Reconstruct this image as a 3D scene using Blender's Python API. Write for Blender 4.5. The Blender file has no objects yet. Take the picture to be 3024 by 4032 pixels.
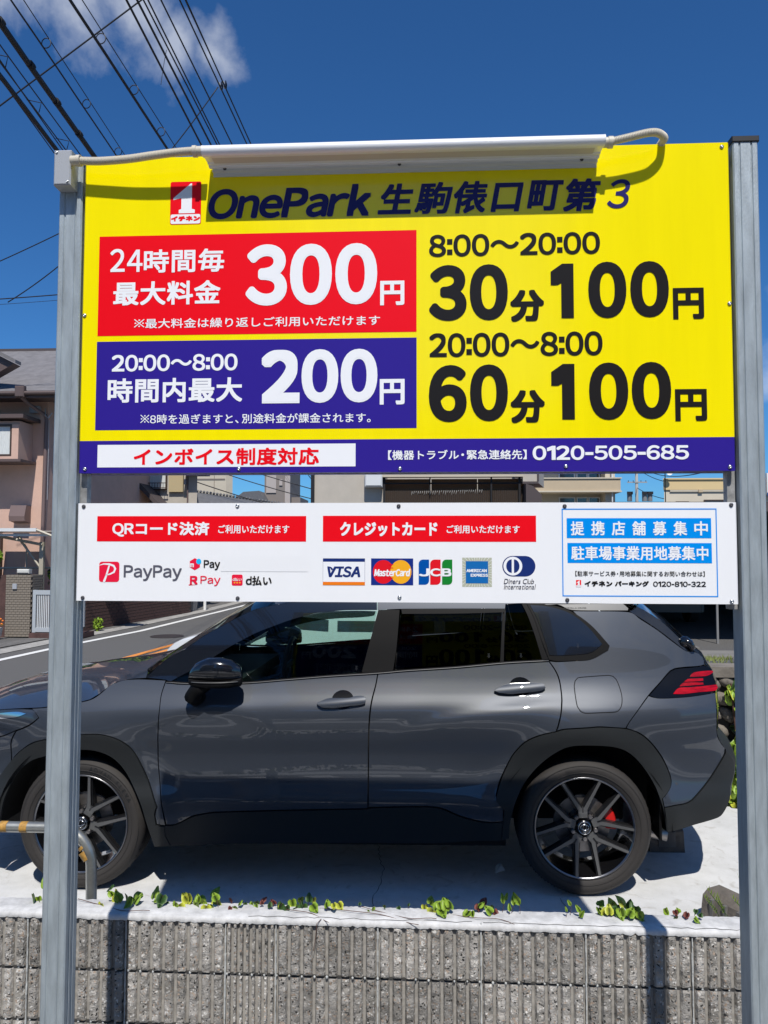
import bpy, bmesh, math, random
from mathutils import Vector, Matrix, noise
from mathutils.geometry import delaunay_2d_cdt
R = math.radians
PI = math.pi
random.seed(7)
sc = bpy.context.scene
col = sc.collection

# ---------------------------------------------------------------- camera, sky, sun, exposure
cam = bpy.data.cameras.new('camera')
co = bpy.data.objects.new('camera', cam)
col.objects.link(co)
sc.camera = co
cam.sensor_fit = 'HORIZONTAL'
cam.sensor_width = 36.0
cam.lens = 36.0 * 3028.0 / 3024.0
cam.clip_start = .05
cam.clip_end = 3000
_yaw, _pit, _rol = .0553, .0524, .0019
_w = Vector((-math.sin(_yaw) * math.cos(_pit), math.cos(_yaw) * math.cos(_pit), math.sin(_pit)))
_r = Vector((math.cos(_yaw), math.sin(_yaw), 0))
_u = _r.cross(_w)
_r2 = _r * math.cos(_rol) + _u * math.sin(_rol)
_u2 = -_r * math.sin(_rol) + _u * math.cos(_rol)
_m = Matrix((_r2, _u2, -_w)).transposed().to_4x4()
_m.translation = Vector((.0824, -2.329, 1.7677))
co.matrix_world = _m

SUN_AZ, SUN_EL = R(172.3), R(55.5)          # azimuth clockwise from +Y
sun_dir = Vector((math.sin(SUN_AZ) * math.cos(SUN_EL), math.cos(SUN_AZ) * math.cos(SUN_EL), math.sin(SUN_EL)))
world = bpy.data.worlds.new('World')
sc.world = world
world.use_nodes = True
wn, wl = world.node_tree.nodes, world.node_tree.links
bgn = wn['Background']
sky = wn.new('ShaderNodeTexSky')
sky.sky_type = 'NISHITA'
sky.sun_disc = False
sky.sun_elevation = SUN_EL
sky.sun_rotation = SUN_AZ
sky.altitude = 300
sky.air_density = 1.0
sky.dust_density = .25
sky.ozone_density = 2.2
bgn.inputs[1].default_value = .085
tc = wn.new('ShaderNodeTexCoord')

def wmath(op, a, b=None, c=None, clamp=False):
    n = wn.new('ShaderNodeMath')
    n.operation = op
    n.use_clamp = clamp
    for i, v in enumerate((a, b, c)):
        if v is None: continue
        if isinstance(v, (int, float)): n.inputs[i].default_value = v
        else: wl.new(v, n.inputs[i])
    return n.outputs[0]

def blob(c, rx):
    d = Vector(c).normalized()
    n = wn.new('ShaderNodeVectorMath')
    n.operation = 'DISTANCE'
    wl.new(tc.outputs['Generated'], n.inputs[0])
    n.inputs[1].default_value = d
    return wmath('SUBTRACT', 1.0, wmath('DIVIDE', n.outputs['Value'], rx))
CLOUDS = [((-.355, .745, .57), .075), ((-.41, .715, .575), .088), ((-.3005, .765, .572), .074), ((-.2675, .7885, .5538), .056), ((-.2357, .8039, .546), .044), ((.43, .88, .2264), .075), ((.45, .85, .27), .08), ((.5, -.7, .5), .35), ((-.5, -.6, .4), .35), ((.9, .1, .5), .3), ((-.9, .2, .45), .25)]
acc = None
for c_, r_ in CLOUDS:
    b_ = blob(c_, r_)
    acc = b_ if acc is None else wmath('MAXIMUM', acc, b_)
nz = wn.new('ShaderNodeTexNoise')
nz.inputs['Scale'].default_value = 13.0
nz.inputs['Detail'].default_value = 9.0
nz.inputs['Roughness'].default_value = .58
nz.inputs['Distortion'].default_value = .15
wl.new(tc.outputs['Generated'], nz.inputs['Vector'])
dens = wmath('ADD', wmath('MULTIPLY', acc, .95), wmath('MULTIPLY', wmath('SUBTRACT', nz.outputs[0], .5), 2.3))
dens = wmath('MULTIPLY', wmath('SUBTRACT', dens, .10), 1.35, clamp=True)
dens = wmath('MULTIPLY', wmath('POWER', dens, 1.2), .52)
mixc = wn.new('ShaderNodeMix')
mixc.data_type = 'RGBA'
wl.new(dens, mixc.inputs[0])
tint = wn.new('ShaderNodeMix')
tint.data_type = 'RGBA'
tint.blend_type = 'MULTIPLY'
tint.inputs[0].default_value = 1.0
wl.new(sky.outputs[0], tint.inputs[6])
tint.inputs[7].default_value = (.30, .70, 1.12, 1)
wl.new(tint.outputs[2], mixc.inputs[6])
mixc.inputs[7].default_value = (8.2, 8.6, 9.4, 1)
wl.new(mixc.outputs[2], bgn.inputs[0])

sl = bpy.data.lights.new('sun', 'SUN')
sl.energy = 4.3
sl.angle = R(.53)
sl.color = (1.0, .955, .89)
so = bpy.data.objects.new('sun', sl)
so.rotation_euler = sun_dir.to_track_quat('Z', 'Y').to_euler()
so.location = (6, -20, 30)
col.objects.link(so)
sc.view_settings.view_transform = 'Standard'
sc.view_settings.look = 'None'
sc.view_settings.exposure = 0.17
sc.view_settings.gamma = 1
sc.view_settings.use_curve_mapping = False
sc.cycles.max_bounces = 8
sc.cycles.transparent_max_bounces = 24

# ---------------------------------------------------------------- helpers
LOCAL = set()          # things whose parts are given in the thing's own coordinates
def woff(o):
    v = Vector()
    while o is not None:
        if o.name in LOCAL: return Vector()
        v += o.location
        o = o.parent
    return v
def tag(o, label=None, cat=None, group=None, kind=None):
    if label: o['label'] = label
    if cat: o['category'] = cat
    if group: o['group'] = group
    if kind: o['kind'] = kind
    return o
def thing(name, label, cat, loc=(0, 0, 0), group=None):
    o = bpy.data.objects.new(name, None)
    o.empty_display_size = .2
    o.location = loc
    col.objects.link(o)
    return tag(o, label, cat, group)

class MB:
    def __init__(s): s.v, s.f, s.mi, s.nm = [], [], [], None
    def add(s, vs, fs, mi=0):
        n = len(s.v)
        s.v += [tuple(p) for p in vs]
        s.f += [tuple(i + n for i in f) for f in fs]
        s.mi += [mi] * len(fs)
        return s
    def box(s, x0, x1, y0, y1, z0, z1, mi=0):
        return s.add([(x0, y0, z0), (x1, y0, z0), (x1, y1, z0), (x0, y1, z0), (x0, y0, z1), (x1, y0, z1), (x1, y1, z1), (x0, y1, z1)],
                     [(0, 3, 2, 1), (4, 5, 6, 7), (0, 1, 5, 4), (1, 2, 6, 5), (2, 3, 7, 6), (3, 0, 4, 7)], mi)
    def prism(s, pts, f0, f1, mi=0, cap=True):
        """pts 2D loop; f0,f1 map 2D->3D for the two ends"""
        n = len(pts)
        vs = [f0(*p) for p in pts] + [f1(*p) for p in pts]
        fs = [(i, (i + 1) % n, n + (i + 1) % n, n + i) for i in range(n)]
        if cap: fs += [tuple(range(n - 1, -1, -1)), tuple(range(n, 2 * n))]
        return s.add(vs, fs, mi)
    def rbox(s, x0, x1, y0, y1, z0, z1, r=.01, mi=0):
        """box whose front (low y) edges are chamfered"""
        a = [(x0, y1, z0), (x1, y1, z0), (x1, y1, z1), (x0, y1, z1)]
        b = [(x0, y0 + r, z0), (x1, y0 + r, z0), (x1, y0 + r, z1), (x0, y0 + r, z1)]
        c = [(x0 + r, y0, z0 + r), (x1 - r, y0, z0 + r), (x1 - r, y0, z1 - r), (x0 + r, y0, z1 - r)]
        fs = [(0, 3, 2, 1)]
        for k in (0, 4):
            fs += [(k + i, k + (i + 1) % 4, k + 4 + (i + 1) % 4, k + 4 + i) for i in range(4)]
        fs.append((8, 9, 10, 11))
        return s.add(a + b + c, fs, mi)
    def tube(s, path, r, n=10, mi=0, cap=True):
        P = [Vector(p) for p in path]
        m = len(P)
        rr = r if isinstance(r, (list, tuple)) else [r] * m
        vs = []
        t0 = (P[1] - P[0]).normalized()
        up = Vector((0, 0, 1)) if abs(t0.z) < .9 else Vector((0, 1, 0))
        a = t0.cross(up).normalized()
        for i in range(m):
            t = (P[min(i + 1, m - 1)] - P[max(i - 1, 0)]).normalized()
            a = (a - t * a.dot(t)).normalized()
            b = t.cross(a)
            for k in range(n):
                q = 2 * PI * k / n
                vs.append(P[i] + (a * math.cos(q) + b * math.sin(q)) * rr[i])
        fs = [(i * n + k, i * n + (k + 1) % n, (i + 1) * n + (k + 1) % n, (i + 1) * n + k) for i in range(m - 1) for k in range(n)]
        if cap: fs += [tuple(range(n - 1, -1, -1)), tuple(range((m - 1) * n, m * n))]
        return s.add(vs, fs, mi)
    def lathe(s, prof, c, axis='y', n=48, mi=0, a0=0, a1=2 * PI):
        """prof: list of (axial, radius)"""
        full = abs(a1 - a0 - 2 * PI) < 1e-6
        m = n if full else n + 1
        vs = []
        for ax, r in prof:
            for k in range(m):
                q = a0 + (a1 - a0) * k / n
                if axis == 'y': vs.append((c[0] + r * math.cos(q), c[1] + ax, c[2] + r * math.sin(q)))
                elif axis == 'x': vs.append((c[0] + ax, c[1] + r * math.cos(q), c[2] + r * math.sin(q)))
                else: vs.append((c[0] + r * math.cos(q), c[1] + r * math.sin(q), c[2] + ax))
        fs = []
        for i in range(len(prof) - 1):
            for k in range(n):
                k2 = (k + 1) % m if full else k + 1
                fs.append((i * m + k, i * m + k2, (i + 1) * m + k2, (i + 1) * m + k))
        return s.add(vs, fs, mi)
    def sphere(s, c, r, n=10, mi=0, sq=(1, 1, 1)):
        prof = [(-r * math.cos(PI * i / n), max(r * math.sin(PI * i / n), 1e-4)) for i in range(n + 1)]
        k = len(s.v)
        s.lathe(prof, (0, 0, 0), 'z', n * 2, mi)
        s.v[k:] = [(c[0] + x * sq[0], c[1] + y * sq[1], c[2] + z * sq[2]) for x, y, z in s.v[k:]]
        return s
    def mesh(s, name, mats, smooth=False, angle=None):
        me = bpy.data.meshes.new(name)
        me.from_pydata(s.v, [], s.f)
        for m in (mats if isinstance(mats, (list, tuple)) else [mats]): me.materials.append(m)
        if any(s.mi): me.polygons.foreach_set('material_index', s.mi)
        if smooth:
            me.polygons.foreach_set('use_smooth', [True] * len(me.polygons))
            if angle: me.set_sharp_from_angle(angle=R(angle))
        me.update()
        return me
    def build(s, name, mats, parent=None, smooth=False, angle=None):
        o_ = woff(parent)
        if o_.length:
            s.v = [(p[0] - o_.x, p[1] - o_.y, p[2] - o_.z) for p in s.v]
        me = s.mesh(name, mats, smooth, angle)
        o = bpy.data.objects.new(name, me)
        o.parent = parent
        col.objects.link(o)
        return o
def place(name, me, parent, loc, rot=(0, 0, 0), scale=(1, 1, 1)):
    o = bpy.data.objects.new(name, me)
    o.parent = parent
    o.location = Vector(loc) - woff(parent)
    o.rotation_euler = rot
    o.scale = scale
    col.objects.link(o)
    return o
def B(name, m, parent, *b, r=0):
    mb = MB()
    for q in b: mb.box(*q) if not r else mb.rbox(*q, r=r)
    return mb.build(name, m, parent)

def BF(name, m, parent, foot, z0, z1):
    """building volume on a free footprint"""
    mb = MB()
    mb.prism(foot, lambda a, b: (a, b, z0), lambda a, b: (a, b, z1))
    return mb.build(name, m, parent)

# ---------------------------------------------------------------- materials
M = {}
def mat(key, color, rough=.6, metal=0., spec=.5, coat=0., coat_rough=.03, emit=None, var=0., vscale=6., bump=0., bscale=80., stretch=None, var2=None):
    m = bpy.data.materials.new(key)
    m.use_nodes = True
    nt = m.node_tree
    p = nt.nodes['Principled BSDF']
    p.inputs['Base Color'].default_value = (*color, 1)
    p.inputs['Roughness'].default_value = rough
    p.inputs['Metallic'].default_value = metal
    p.inputs['Specular IOR Level'].default_value = spec
    p.inputs['Coat Weight'].default_value = coat
    p.inputs['Coat Roughness'].default_value = coat_rough
    if emit:
        p.inputs['Emission Color'].default_value = (*emit, 1)
        p.inputs['Emission Strength'].default_value = 1
    if var or bump:
        t = nt.nodes.new('ShaderNodeTexCoord')
        mp = nt.nodes.new('ShaderNodeMapping')
        nt.links.new(t.outputs['Object'], mp.inputs[0])
        if stretch: mp.inputs['Scale'].default_value = stretch
    if var:
        n = nt.nodes.new('ShaderNodeTexNoise')
        n.inputs['Scale'].default_value = vscale
        n.inputs['Detail'].default_value = 8
        n.inputs['Roughness'].default_value = .62
        nt.links.new(mp.outputs[0], n.inputs['Vector'])
        rmp = nt.nodes.new('ShaderNodeValToRGB')
        lo = tuple(max(0, c * (1 - var)) for c in color)
        hi = tuple(min(1, c * (1 + var)) for c in color)
        if var2: lo = var2
        rmp.color_ramp.elements[0].position = .33
        rmp.color_ramp.elements[1].position = .67
        rmp.color_ramp.elements[0].color = (*lo, 1)
        rmp.color_ramp.elements[1].color = (*hi, 1)
        nt.links.new(n.outputs[0], rmp.inputs[0])
        nt.links.new(rmp.outputs[0], p.inputs['Base Color'])
    if bump:
        n2 = nt.nodes.new('ShaderNodeTexNoise')
        n2.inputs['Scale'].default_value = bscale
        n2.inputs['Detail'].default_value = 5
        nt.links.new(mp.outputs[0], n2.inputs['Vector'])
        bp = nt.nodes.new('ShaderNodeBump')
        bp.inputs['Strength'].default_value = bump
        bp.inputs['Distance'].default_value = .01
        nt.links.new(n2.outputs[0], bp.inputs['Height'])
        nt.links.new(bp.outputs[0], p.inputs['Normal'])
    M[key] = m
    return m
def glassy(key, tintc, refl=.08, rough=.0):
    m = bpy.data.materials.new(key)
    m.use_nodes = True
    nt = m.node_tree
    nt.nodes.remove(nt.nodes['Principled BSDF'])
    out = nt.nodes['Material Output']
    tr = nt.nodes.new('ShaderNodeBsdfTransparent')
    tr.inputs[0].default_value = (*tintc, 1)
    gl = nt.nodes.new('ShaderNodeBsdfGlossy')
    gl.inputs['Roughness'].default_value = rough
    fr = nt.nodes.new('ShaderNodeFresnel')
    fr.inputs[0].default_value = 1.52
    ad = nt.nodes.new('ShaderNodeMath')
    ad.operation = 'ADD'
    ad.inputs[1].default_value = refl
    ad.use_clamp = True
    nt.links.new(fr.outputs[0], ad.inputs[0])
    mx = nt.nodes.new('ShaderNodeMixShader')
    nt.links.new(ad.outputs[0], mx.inputs[0])
    nt.links.new(tr.outputs[0], mx.inputs[1])
    nt.links.new(gl.outputs[0], mx.inputs[2])
    nt.links.new(mx.outputs[0], out.inputs[0])
    M[key] = m
    return m
mat('yellow', (.94, .79, .0), .16, spec=.42, var=.03, vscale=5, stretch=(3, 3, .25))
mat('sheet_white', (.84, .85, .865), .25, spec=.3, var=.012, vscale=5, stretch=(2, 2, .4))
for k_, c_ in dict(red=(.84, .004, .012), crimson=(.80, .012, .05), navy=(.022, .018, .13), blue=(.030, .016, .26), white=(.84, .855, .88), black=(.016, .014, .013), grey=(.10, .10, .13), darkblue=(.012, .03, .16), ink=(.04, .035, .05), orange=(.85, .20, .01), sky_blue=(.0, .27, .80), sticker=(.815, .825, .84), green=(.01, .22, .03), mcyellow=(.9, .42, .02), mcblue=(.01, .03, .22), jcbblue=(.0, .08, .36), amexblue=(.01, .14, .42), amexbeige=(.45, .47, .36), lightblue=(.02, .48, .85), mcred=(.75, .01, .02)).items():
    mat('ink_' + k_, c_, .30, spec=.22)
mat('galv', (.38, .43, .455), .45, metal=.38, var=.17, vscale=14, stretch=(3, 3, .55), bump=.12, bscale=160)
mat('galv_b', (.36, .36, .35), .55, metal=.6, var=.35, vscale=30)
mat('cap_black', (.012, .012, .014), .5)
mat('box_grey', (.36, .38, .41), .5)
mat('lamp_white', (.82, .83, .85), .3, coat=.3)
mat('lamp_under', (.62, .57, .54), .35)
mat('conduit', (.56, .52, .43), .5)
mat('screw', (.42, .44, .46), .3, metal=.9)
mat('screw_dark', (.05, .05, .06), .5)
mat('paint', (.036, .043, .056), .42, metal=.18, coat=1.0, coat_rough=.008, spec=.4)
mat('gloss_black', (.006, .007, .010), .15, coat=1.0, coat_rough=.02)
mat('cladding', (.017, .019, .020), .5, spec=.3, bump=.05, bscale=900)
mat('trim_black', (.007, .007, .0075), .45, spec=.07)
mat('rubber', (.026, .023, .021), .75, bump=.15, bscale=60)
mat('spoke_face', (.17, .17, .167), .34, metal=.6)
mat('rim_black', (.006, .006, .007), .2, coat=1.)
mat('rim_edge', (.24, .24, .25), .28, metal=1.)
mat('disc', (.30, .28, .27), .4, metal=.9, var=.2, vscale=20)
mat('caliper', (.55, .012, .010), .35, coat=.6)
mat('chrome', (.75, .76, .78), .12, metal=1.)
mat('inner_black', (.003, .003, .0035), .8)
mat('interior', (.02, .02, .022), .7)
mat('seat_black', (.018, .018, .02), .6)
mat('roof_silver', (.15, .15, .15), .45, metal=.3, spec=.3)
mat('lamp_smoke', (.004, .005, .008), .15, spec=.25)
mat('lamp_red', (.34, .001, .005), .12, spec=.5, var=.45, vscale=60, stretch=(.3, .3, 1.5))
mat('headlight', (.035, .042, .055), .12, metal=.2, coat=1.)
glassy('glass_front', (.56, .72, .66), -.018)
glassy('glass_rear', (.055, .065, .075), -.024)
glassy('glass_clear', (.80, .88, .86), .03)
mat('van_white', (.78, .80, .80), .3, coat=.8)
mat('van_black', (.015, .015, .016), .3)
def slab_mat():
    m = mat('slab', (.56, .57, .575), .85)
    nt = m.node_tree; N, L = nt.nodes.new, nt.links.new
    p = nt.nodes['Principled BSDF']
    t = N('ShaderNodeTexCoord')
    def nz_(s, d, dist=0):
        n = N('ShaderNodeTexNoise'); n.inputs['Scale'].default_value = s; n.inputs['Detail'].default_value = d; n.inputs['Distortion'].default_value = dist
        L(t.outputs['Object'], n.inputs['Vector']); return n.outputs[0]
    def ramp(src, a, b, ca, cb):
        r = N('ShaderNodeValToRGB'); r.color_ramp.elements[0].position = a; r.color_ramp.elements[1].position = b
        r.color_ramp.elements[0].color = (*ca, 1); r.color_ramp.elements[1].color = (*cb, 1); L(src, r.inputs[0]); return r.outputs[0]
    def mulc(a, b):
        x = N('ShaderNodeMix'); x.data_type = 'RGBA'; x.blend_type = 'MULTIPLY'; x.inputs[0].default_value = 1
        L(a, x.inputs[6]); L(b, x.inputs[7]); return x.outputs[2]
    c = ramp(nz_(2.2, 6, .6), .32, .66, (.56, .565, .565), (.64, .645, .64))
    c = mulc(c, ramp(nz_(14, 8), .36, .60, (.92, .92, .91), (1, 1, 1)))
    c = mulc(c, ramp(nz_(6, 3, 2.5), .60, .72, (1, 1, 1), (.80, .78, .75)))
    c = mulc(c, ramp(nz_(170, 2), .70, .74, (1, 1, 1), (.45, .44, .42)))
    L(c, p.inputs['Base Color'])
    bp = N('ShaderNodeBump'); bp.inputs['Strength'].default_value = .35; bp.inputs['Distance'].default_value = .004
    L(nz_(120, 5), bp.inputs['Height']); L(bp.outputs[0], p.inputs['Normal'])
slab_mat()
mat('asphalt', (.105, .103, .10), .9, var=.28, vscale=42, bump=.6, bscale=110)
mat('street', (.12, .12, .118), .9, var=.25, vscale=30, bump=.5, bscale=90)
mat('line_white', (.74, .74, .72), .7, var=.10, vscale=30)
mat('line_orange', (.72, .26, .05), .7, var=.12, vscale=30)
mat('concrete', (.33, .32, .30), .9, var=.22, vscale=5, bump=.4, bscale=60)
mat('concrete_dark', (.13, .125, .12), .9, var=.25, vscale=6)
mat('capwhite', (.53, .53, .525), .88, var=.20, vscale=20, bump=.16, bscale=90)
mat('mortar', (.42, .43, .42), .9, var=.25, vscale=60)
mat('groove', (.30, .285, .26), .85, var=.2, vscale=40)
mat('joint_dark', (.05, .048, .045), .95)
mat('pipe', (.42, .42, .38), .35, metal=.8, var=.2, vscale=12)
mat('pipe_white', (.62, .66, .72), .35, metal=.3)
mat('tape_orange', (.40, .22, .05), .5, var=.35, vscale=50)
mat('wire', (.010, .010, .014), .6)
mat('wire_dark', (.006, .006, .008), .7)
mat('house_pink', (.58, .385, .305), .92, var=.06, vscale=3, bump=.3, bscale=40)
mat('roof_slate', (.165, .158, .162), .8, var=.18, vscale=5)
mat('back_spoke', (.010, .010, .011), .35, coat=.5)
mat('roof_dark', (.07, .055, .055), .7)
mat('eave', (.10, .07, .065), .6)
mat('pipe_brown', (.15, .105, .10), .5)
mat('win_dark', (.05, .06, .06), .1, coat=1.)
mat('curtain', (.60, .62, .60), .8, var=.15, vscale=20, stretch=(4, 1, .3))
mat('frame_brown', (.06, .035, .025), .5)
mat('brick_grey', (.215, .185, .15), .9, var=.14, vscale=12)
mat('brick_joint', (.055, .045, .04), .95)
mat('brick_red', (.085, .045, .04), .9, var=.25, vscale=8)
mat('alu', (.52, .55, .57), .4, metal=.3)
mat('alu_white', (.66, .68, .68), .4)
mat('carport_beige', (.42, .38, .30), .5)
mat('polycarb', (.62, .58, .50), .3, spec=.6)
mat('beige_wall', (.46, .42, .36), .9, var=.05, vscale=4, bump=.2, bscale=30)
mat('beige_wall2', (.52, .46, .36), .9, var=.04, vscale=3)
mat('shade_joint_grey', (.20, .165, .145), .9, var=.05, vscale=4)  # shade of the balcony house's left wall put into the colour; also joint lines
mat('shutter', (.47, .38, .22), .6)
mat('tile_roof', (.12, .12, .125), .5, var=.15, vscale=8)
mat('tower_a', (.22, .19, .17), .9)
mat('tower_b', (.42, .37, .34), .9)
mat('corrugated', (.085, .065, .052), .4)
mat('bamboo', (.19, .095, .045), .8, var=.3, vscale=30, stretch=(6, 1, 1))
mat('lace', (.30, .29, .27), .7)
mat('apt_tan', (.50, .40, .27), .9, var=.05, vscale=1.2)
mat('apt_cream', (.56, .50, .39), .9)
mat('ylw_wall', (.66, .50, .26), .9)
mat('cream_wall', (.62, .55, .43), .9, var=.04, vscale=1)
mat('pole_conc', (.34, .33, .31), .85)
mat('trans_grey', (.20, .20, .20), .6)
mat('stone', (.175, .155, .13), .9, var=.30, vscale=5, bump=.5, bscale=30)
mat('stone_gap', (.045, .04, .035), .95)
mat('leaf', (.20, .31, .028), .45, var=.30, vscale=3, spec=.35)
mat('leaf_dark', (.035, .085, .014), .5, var=.3, vscale=4)
mat('leaf_yellow', (.42, .45, .045), .5, var=.2, vscale=5)
mat('leaf_red', (.13, .03, .02), .6, var=.3, vscale=6)
mat('stem', (.10, .05, .035), .8)
mat('grass', (.16, .19, .05), .8)
mat('petal_orange', (.80, .20, .02), .6)
mat('petal_yellow', (.80, .52, .06), .6)
mat('pot_white', (.55, .55, .52), .5)
mat('paper', (.78, .76, .72), .8)
mat('rubber_stop', (.12, .105, .088), .85, var=.2, vscale=20, bump=.5, bscale=60)
mat('dark_car', (.02, .02, .022), .3, coat=.8)
mat('red_car', (.25, .01, .012), .3, coat=.8)
mat('apron', (.20, .19, .17), .9, var=.15, vscale=3)
mat('shade_car', (.22, .21, .19), .4)
mat('hill', (.05, .075, .03), .95, var=.4, vscale=.05)
mat('iron', (.055, .045, .045), .6, metal=.4)

def rough_stone():
    """split-face concrete block: grey-brown matrix with pale and black chips"""
    m = bpy.data.materials.new('split_stone')
    m.use_nodes = True
    nt = m.node_tree
    N, L = nt.nodes.new, nt.links.new
    p = nt.nodes['Principled BSDF']
    p.inputs['Roughness'].default_value = .9
    t = N('ShaderNodeTexCoord')
    oi = N('ShaderNodeObjectInfo')
    vm = N('ShaderNodeVectorMath')
    vm.operation = 'ADD'
    L(t.outputs['Object'], vm.inputs[0])
    cb = N('ShaderNodeCombineXYZ')
    ml = N('ShaderNodeMath'); ml.operation = 'MULTIPLY'; ml.inputs[1].default_value = 13.
    L(oi.outputs['Random'], ml.inputs[0])
    L(ml.outputs[0], cb.inputs[0]); L(ml.outputs[0], cb.inputs[1])
    L(cb.outputs[0], vm.inputs[1])
    base = N('ShaderNodeTexNoise'); base.inputs['Scale'].default_value = 14; base.inputs['Detail'].default_value = 6
    L(vm.outputs[0], base.inputs['Vector'])
    r0 = N('ShaderNodeValToRGB')
    r0.color_ramp.elements[0].position = .32; r0.color_ramp.elements[0].color = (.25, .235, .21, 1)
    r0.color_ramp.elements[1].position = .68; r0.color_ramp.elements[1].color = (.48, .455, .42, 1)
    L(base.outputs[0], r0.inputs[0])
    v = N('ShaderNodeTexVoronoi'); v.inputs['Scale'].default_value = 118; v.inputs['Randomness'].default_value = 1
    wn_ = N('ShaderNodeTexNoise'); wn_.inputs['Scale'].default_value = 70; wn_.inputs['Detail'].default_value = 3
    L(vm.outputs[0], wn_.inputs['Vector'])
    wv = N('ShaderNodeVectorMath'); wv.operation = 'MULTIPLY_ADD'
    L(wn_.outputs[1], wv.inputs[0]); wv.inputs[1].default_value = (.016, .016, .016); L(vm.outputs[0], wv.inputs[2])
    L(wv.outputs[0], v.inputs['Vector'])
    sep = N('ShaderNodeSeparateColor')
    L(v.outputs['Color'], sep.inputs[0])
    def sel(src, thr, gt):
        q = N('ShaderNodeMath'); q.operation = 'GREATER_THAN' if gt else 'LESS_THAN'; q.inputs[1].default_value = thr
        L(src, q.inputs[0]); return q.outputs[0]
    near = sel(v.outputs['Distance'], .50, False)
    def mul(a, b):
        q = N('ShaderNodeMath'); q.operation = 'MULTIPLY'; L(a, q.inputs[0]); L(b, q.inputs[1]); return q.outputs[0]
    cur = r0.outputs[0]
    for src, thr, gt, c in ((sep.outputs[0], .78, True, (.66, .64, .60, 1)), (sep.outputs[0], .12, False, (.035, .034, .032, 1)), (sep.outputs[1], .84, True, (.40, .31, .24, 1))):
        mx = N('ShaderNodeMix'); mx.data_type = 'RGBA'
        L(mul(sel(src, thr, gt), near), mx.inputs[0])
        L(cur, mx.inputs[6]); mx.inputs[7].default_value = c
        cur = mx.outputs[2]
    # every block of the wall came from its own batch: a little lighter or darker
    tn = N('ShaderNodeMapRange'); tn.inputs[3].default_value = .72; tn.inputs[4].default_value = 1.12
    L(oi.outputs['Random'], tn.inputs[0])
    st = N('ShaderNodeTexNoise'); st.inputs['Scale'].default_value = 5; st.inputs['Detail'].default_value = 4
    L(vm.outputs[0], st.inputs['Vector'])
    s2 = N('ShaderNodeMapRange'); s2.inputs[1].default_value = .3; s2.inputs[2].default_value = .7; s2.inputs[3].default_value = .72; s2.inputs[4].default_value = 1.1
    L(st.outputs[0], s2.inputs[0])
    tm_ = N('ShaderNodeVectorMath'); tm_.operation = 'SCALE'
    L(cur, tm_.inputs[0]); L(mul(tn.outputs[0], s2.outputs[0]), tm_.inputs['Scale'])
    L(tm_.outputs[0], p.inputs['Base Color'])
    bp = N('ShaderNodeBump'); bp.inputs['Strength'].default_value = 1.0; bp.inputs['Distance'].default_value = .007
    n2 = N('ShaderNodeTexNoise'); n2.inputs['Scale'].default_value = 160; n2.inputs['Detail'].default_value = 5
    L(vm.outputs[0], n2.inputs['Vector'])
    L(n2.outputs[0], bp.inputs['Height'])
    L(bp.outputs[0], p.inputs['Normal'])
    M['split_stone'] = m
rough_stone()
# ---------------------------------------------------------------- the ground
def sheet(name, m, x0, x1, y0, y1, z, nx=1, ny=1, fz=None, kind='structure', parent=None, thick=0):
    mb = MB()
    vs = []
    for j in range(ny + 1):
        for i in range(nx + 1):
            x = x0 + (x1 - x0) * i / nx
            y = y0 + (y1 - y0) * j / ny
            vs.append((x, y, z if fz is None else fz(x, y)))
    fs = [(j * (nx + 1) + i, j * (nx + 1) + i + 1, (j + 1) * (nx + 1) + i + 1, (j + 1) * (nx + 1) + i) for j in range(ny) for i in range(nx)]
    mb.add(vs, fs)
    o = mb.build(name, m, parent, smooth=fz is not None)
    if kind and parent is None: tag(o, kind=kind)
    return o
slabz = lambda x, y=0: .0125 * (x + .7)
sheet('parking_slab', M['slab'], -3.7, 5.0, .84, 6.4, 0, 40, 24, slabz)
sheet('road', M['asphalt'], -400, 400, 6.4, 900, 0)
sheet('road_verge', M['asphalt'], -400, -3.7, .8, 6.4, 0)
sheet('ground', M['concrete'], 5.0, 400, .8, 6.4, .02)
sheet('street', M['street'], -400, 400, -400, .78, -.75)
mb = MB(); vs = []
for i in range(121):
    a = -PI * .15 + PI * 1.3 * i / 120
    h_ = 11 + 6 * noise.noise(Vector((i * .11, 3, 0))) + 1.5 * noise.noise(Vector((i * .7, 1, 0)))
    for r_, k_ in ((300, 0), (330, .75), (360, 1.0), (420, .8), (480, 0)): vs.append((r_ * math.cos(a), r_ * math.sin(a), h_ * k_ - .5 * (k_ == 0)))
mb.add(vs, [(5 * i + k, 5 * i + 5 + k, 5 * i + 6 + k, 5 * i + 1 + k) for i in range(120) for k in range(4)])
tag(mb.build('hills', M['hill'], smooth=True), kind='structure')
def strip(name, m, pts, w, z, label=None):
    """painted line: ribbon along a polyline of ground points"""
    mb = MB()
    P = [Vector((x, y)) for x, y in pts]
    vs = []
    for i, p in enumerate(P):
        t = (P[min(i + 1, len(P) - 1)] - P[max(i - 1, 0)]).normalized()
        n = Vector((-t.y, t.x)) * w / 2
        vs += [(p.x + n.x, p.y + n.y, z), (p.x - n.x, p.y - n.y, z)]
    fs = [(2 * i, 2 * i + 1, 2 * i + 3, 2 * i + 2) for i in range(len(P) - 1)]
    mb.add(vs, fs)
    return tag(mb.build(name, m), kind='structure')
strip('edge_line', M['line_white'], [(-7.3, 4), (-6.86, 9.99), (-6.74, 11.43), (-6.60, 12.5), (-6.30, 14.64), (-6.02, 20.8), (-5.6, 34)], .15, .006)
strip('centre_line', M['line_orange'], [(-5.45, 4), (-5.0, 9.6), (-4.72, 12.3), (-4.3, 20)], .13, .006)
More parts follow.
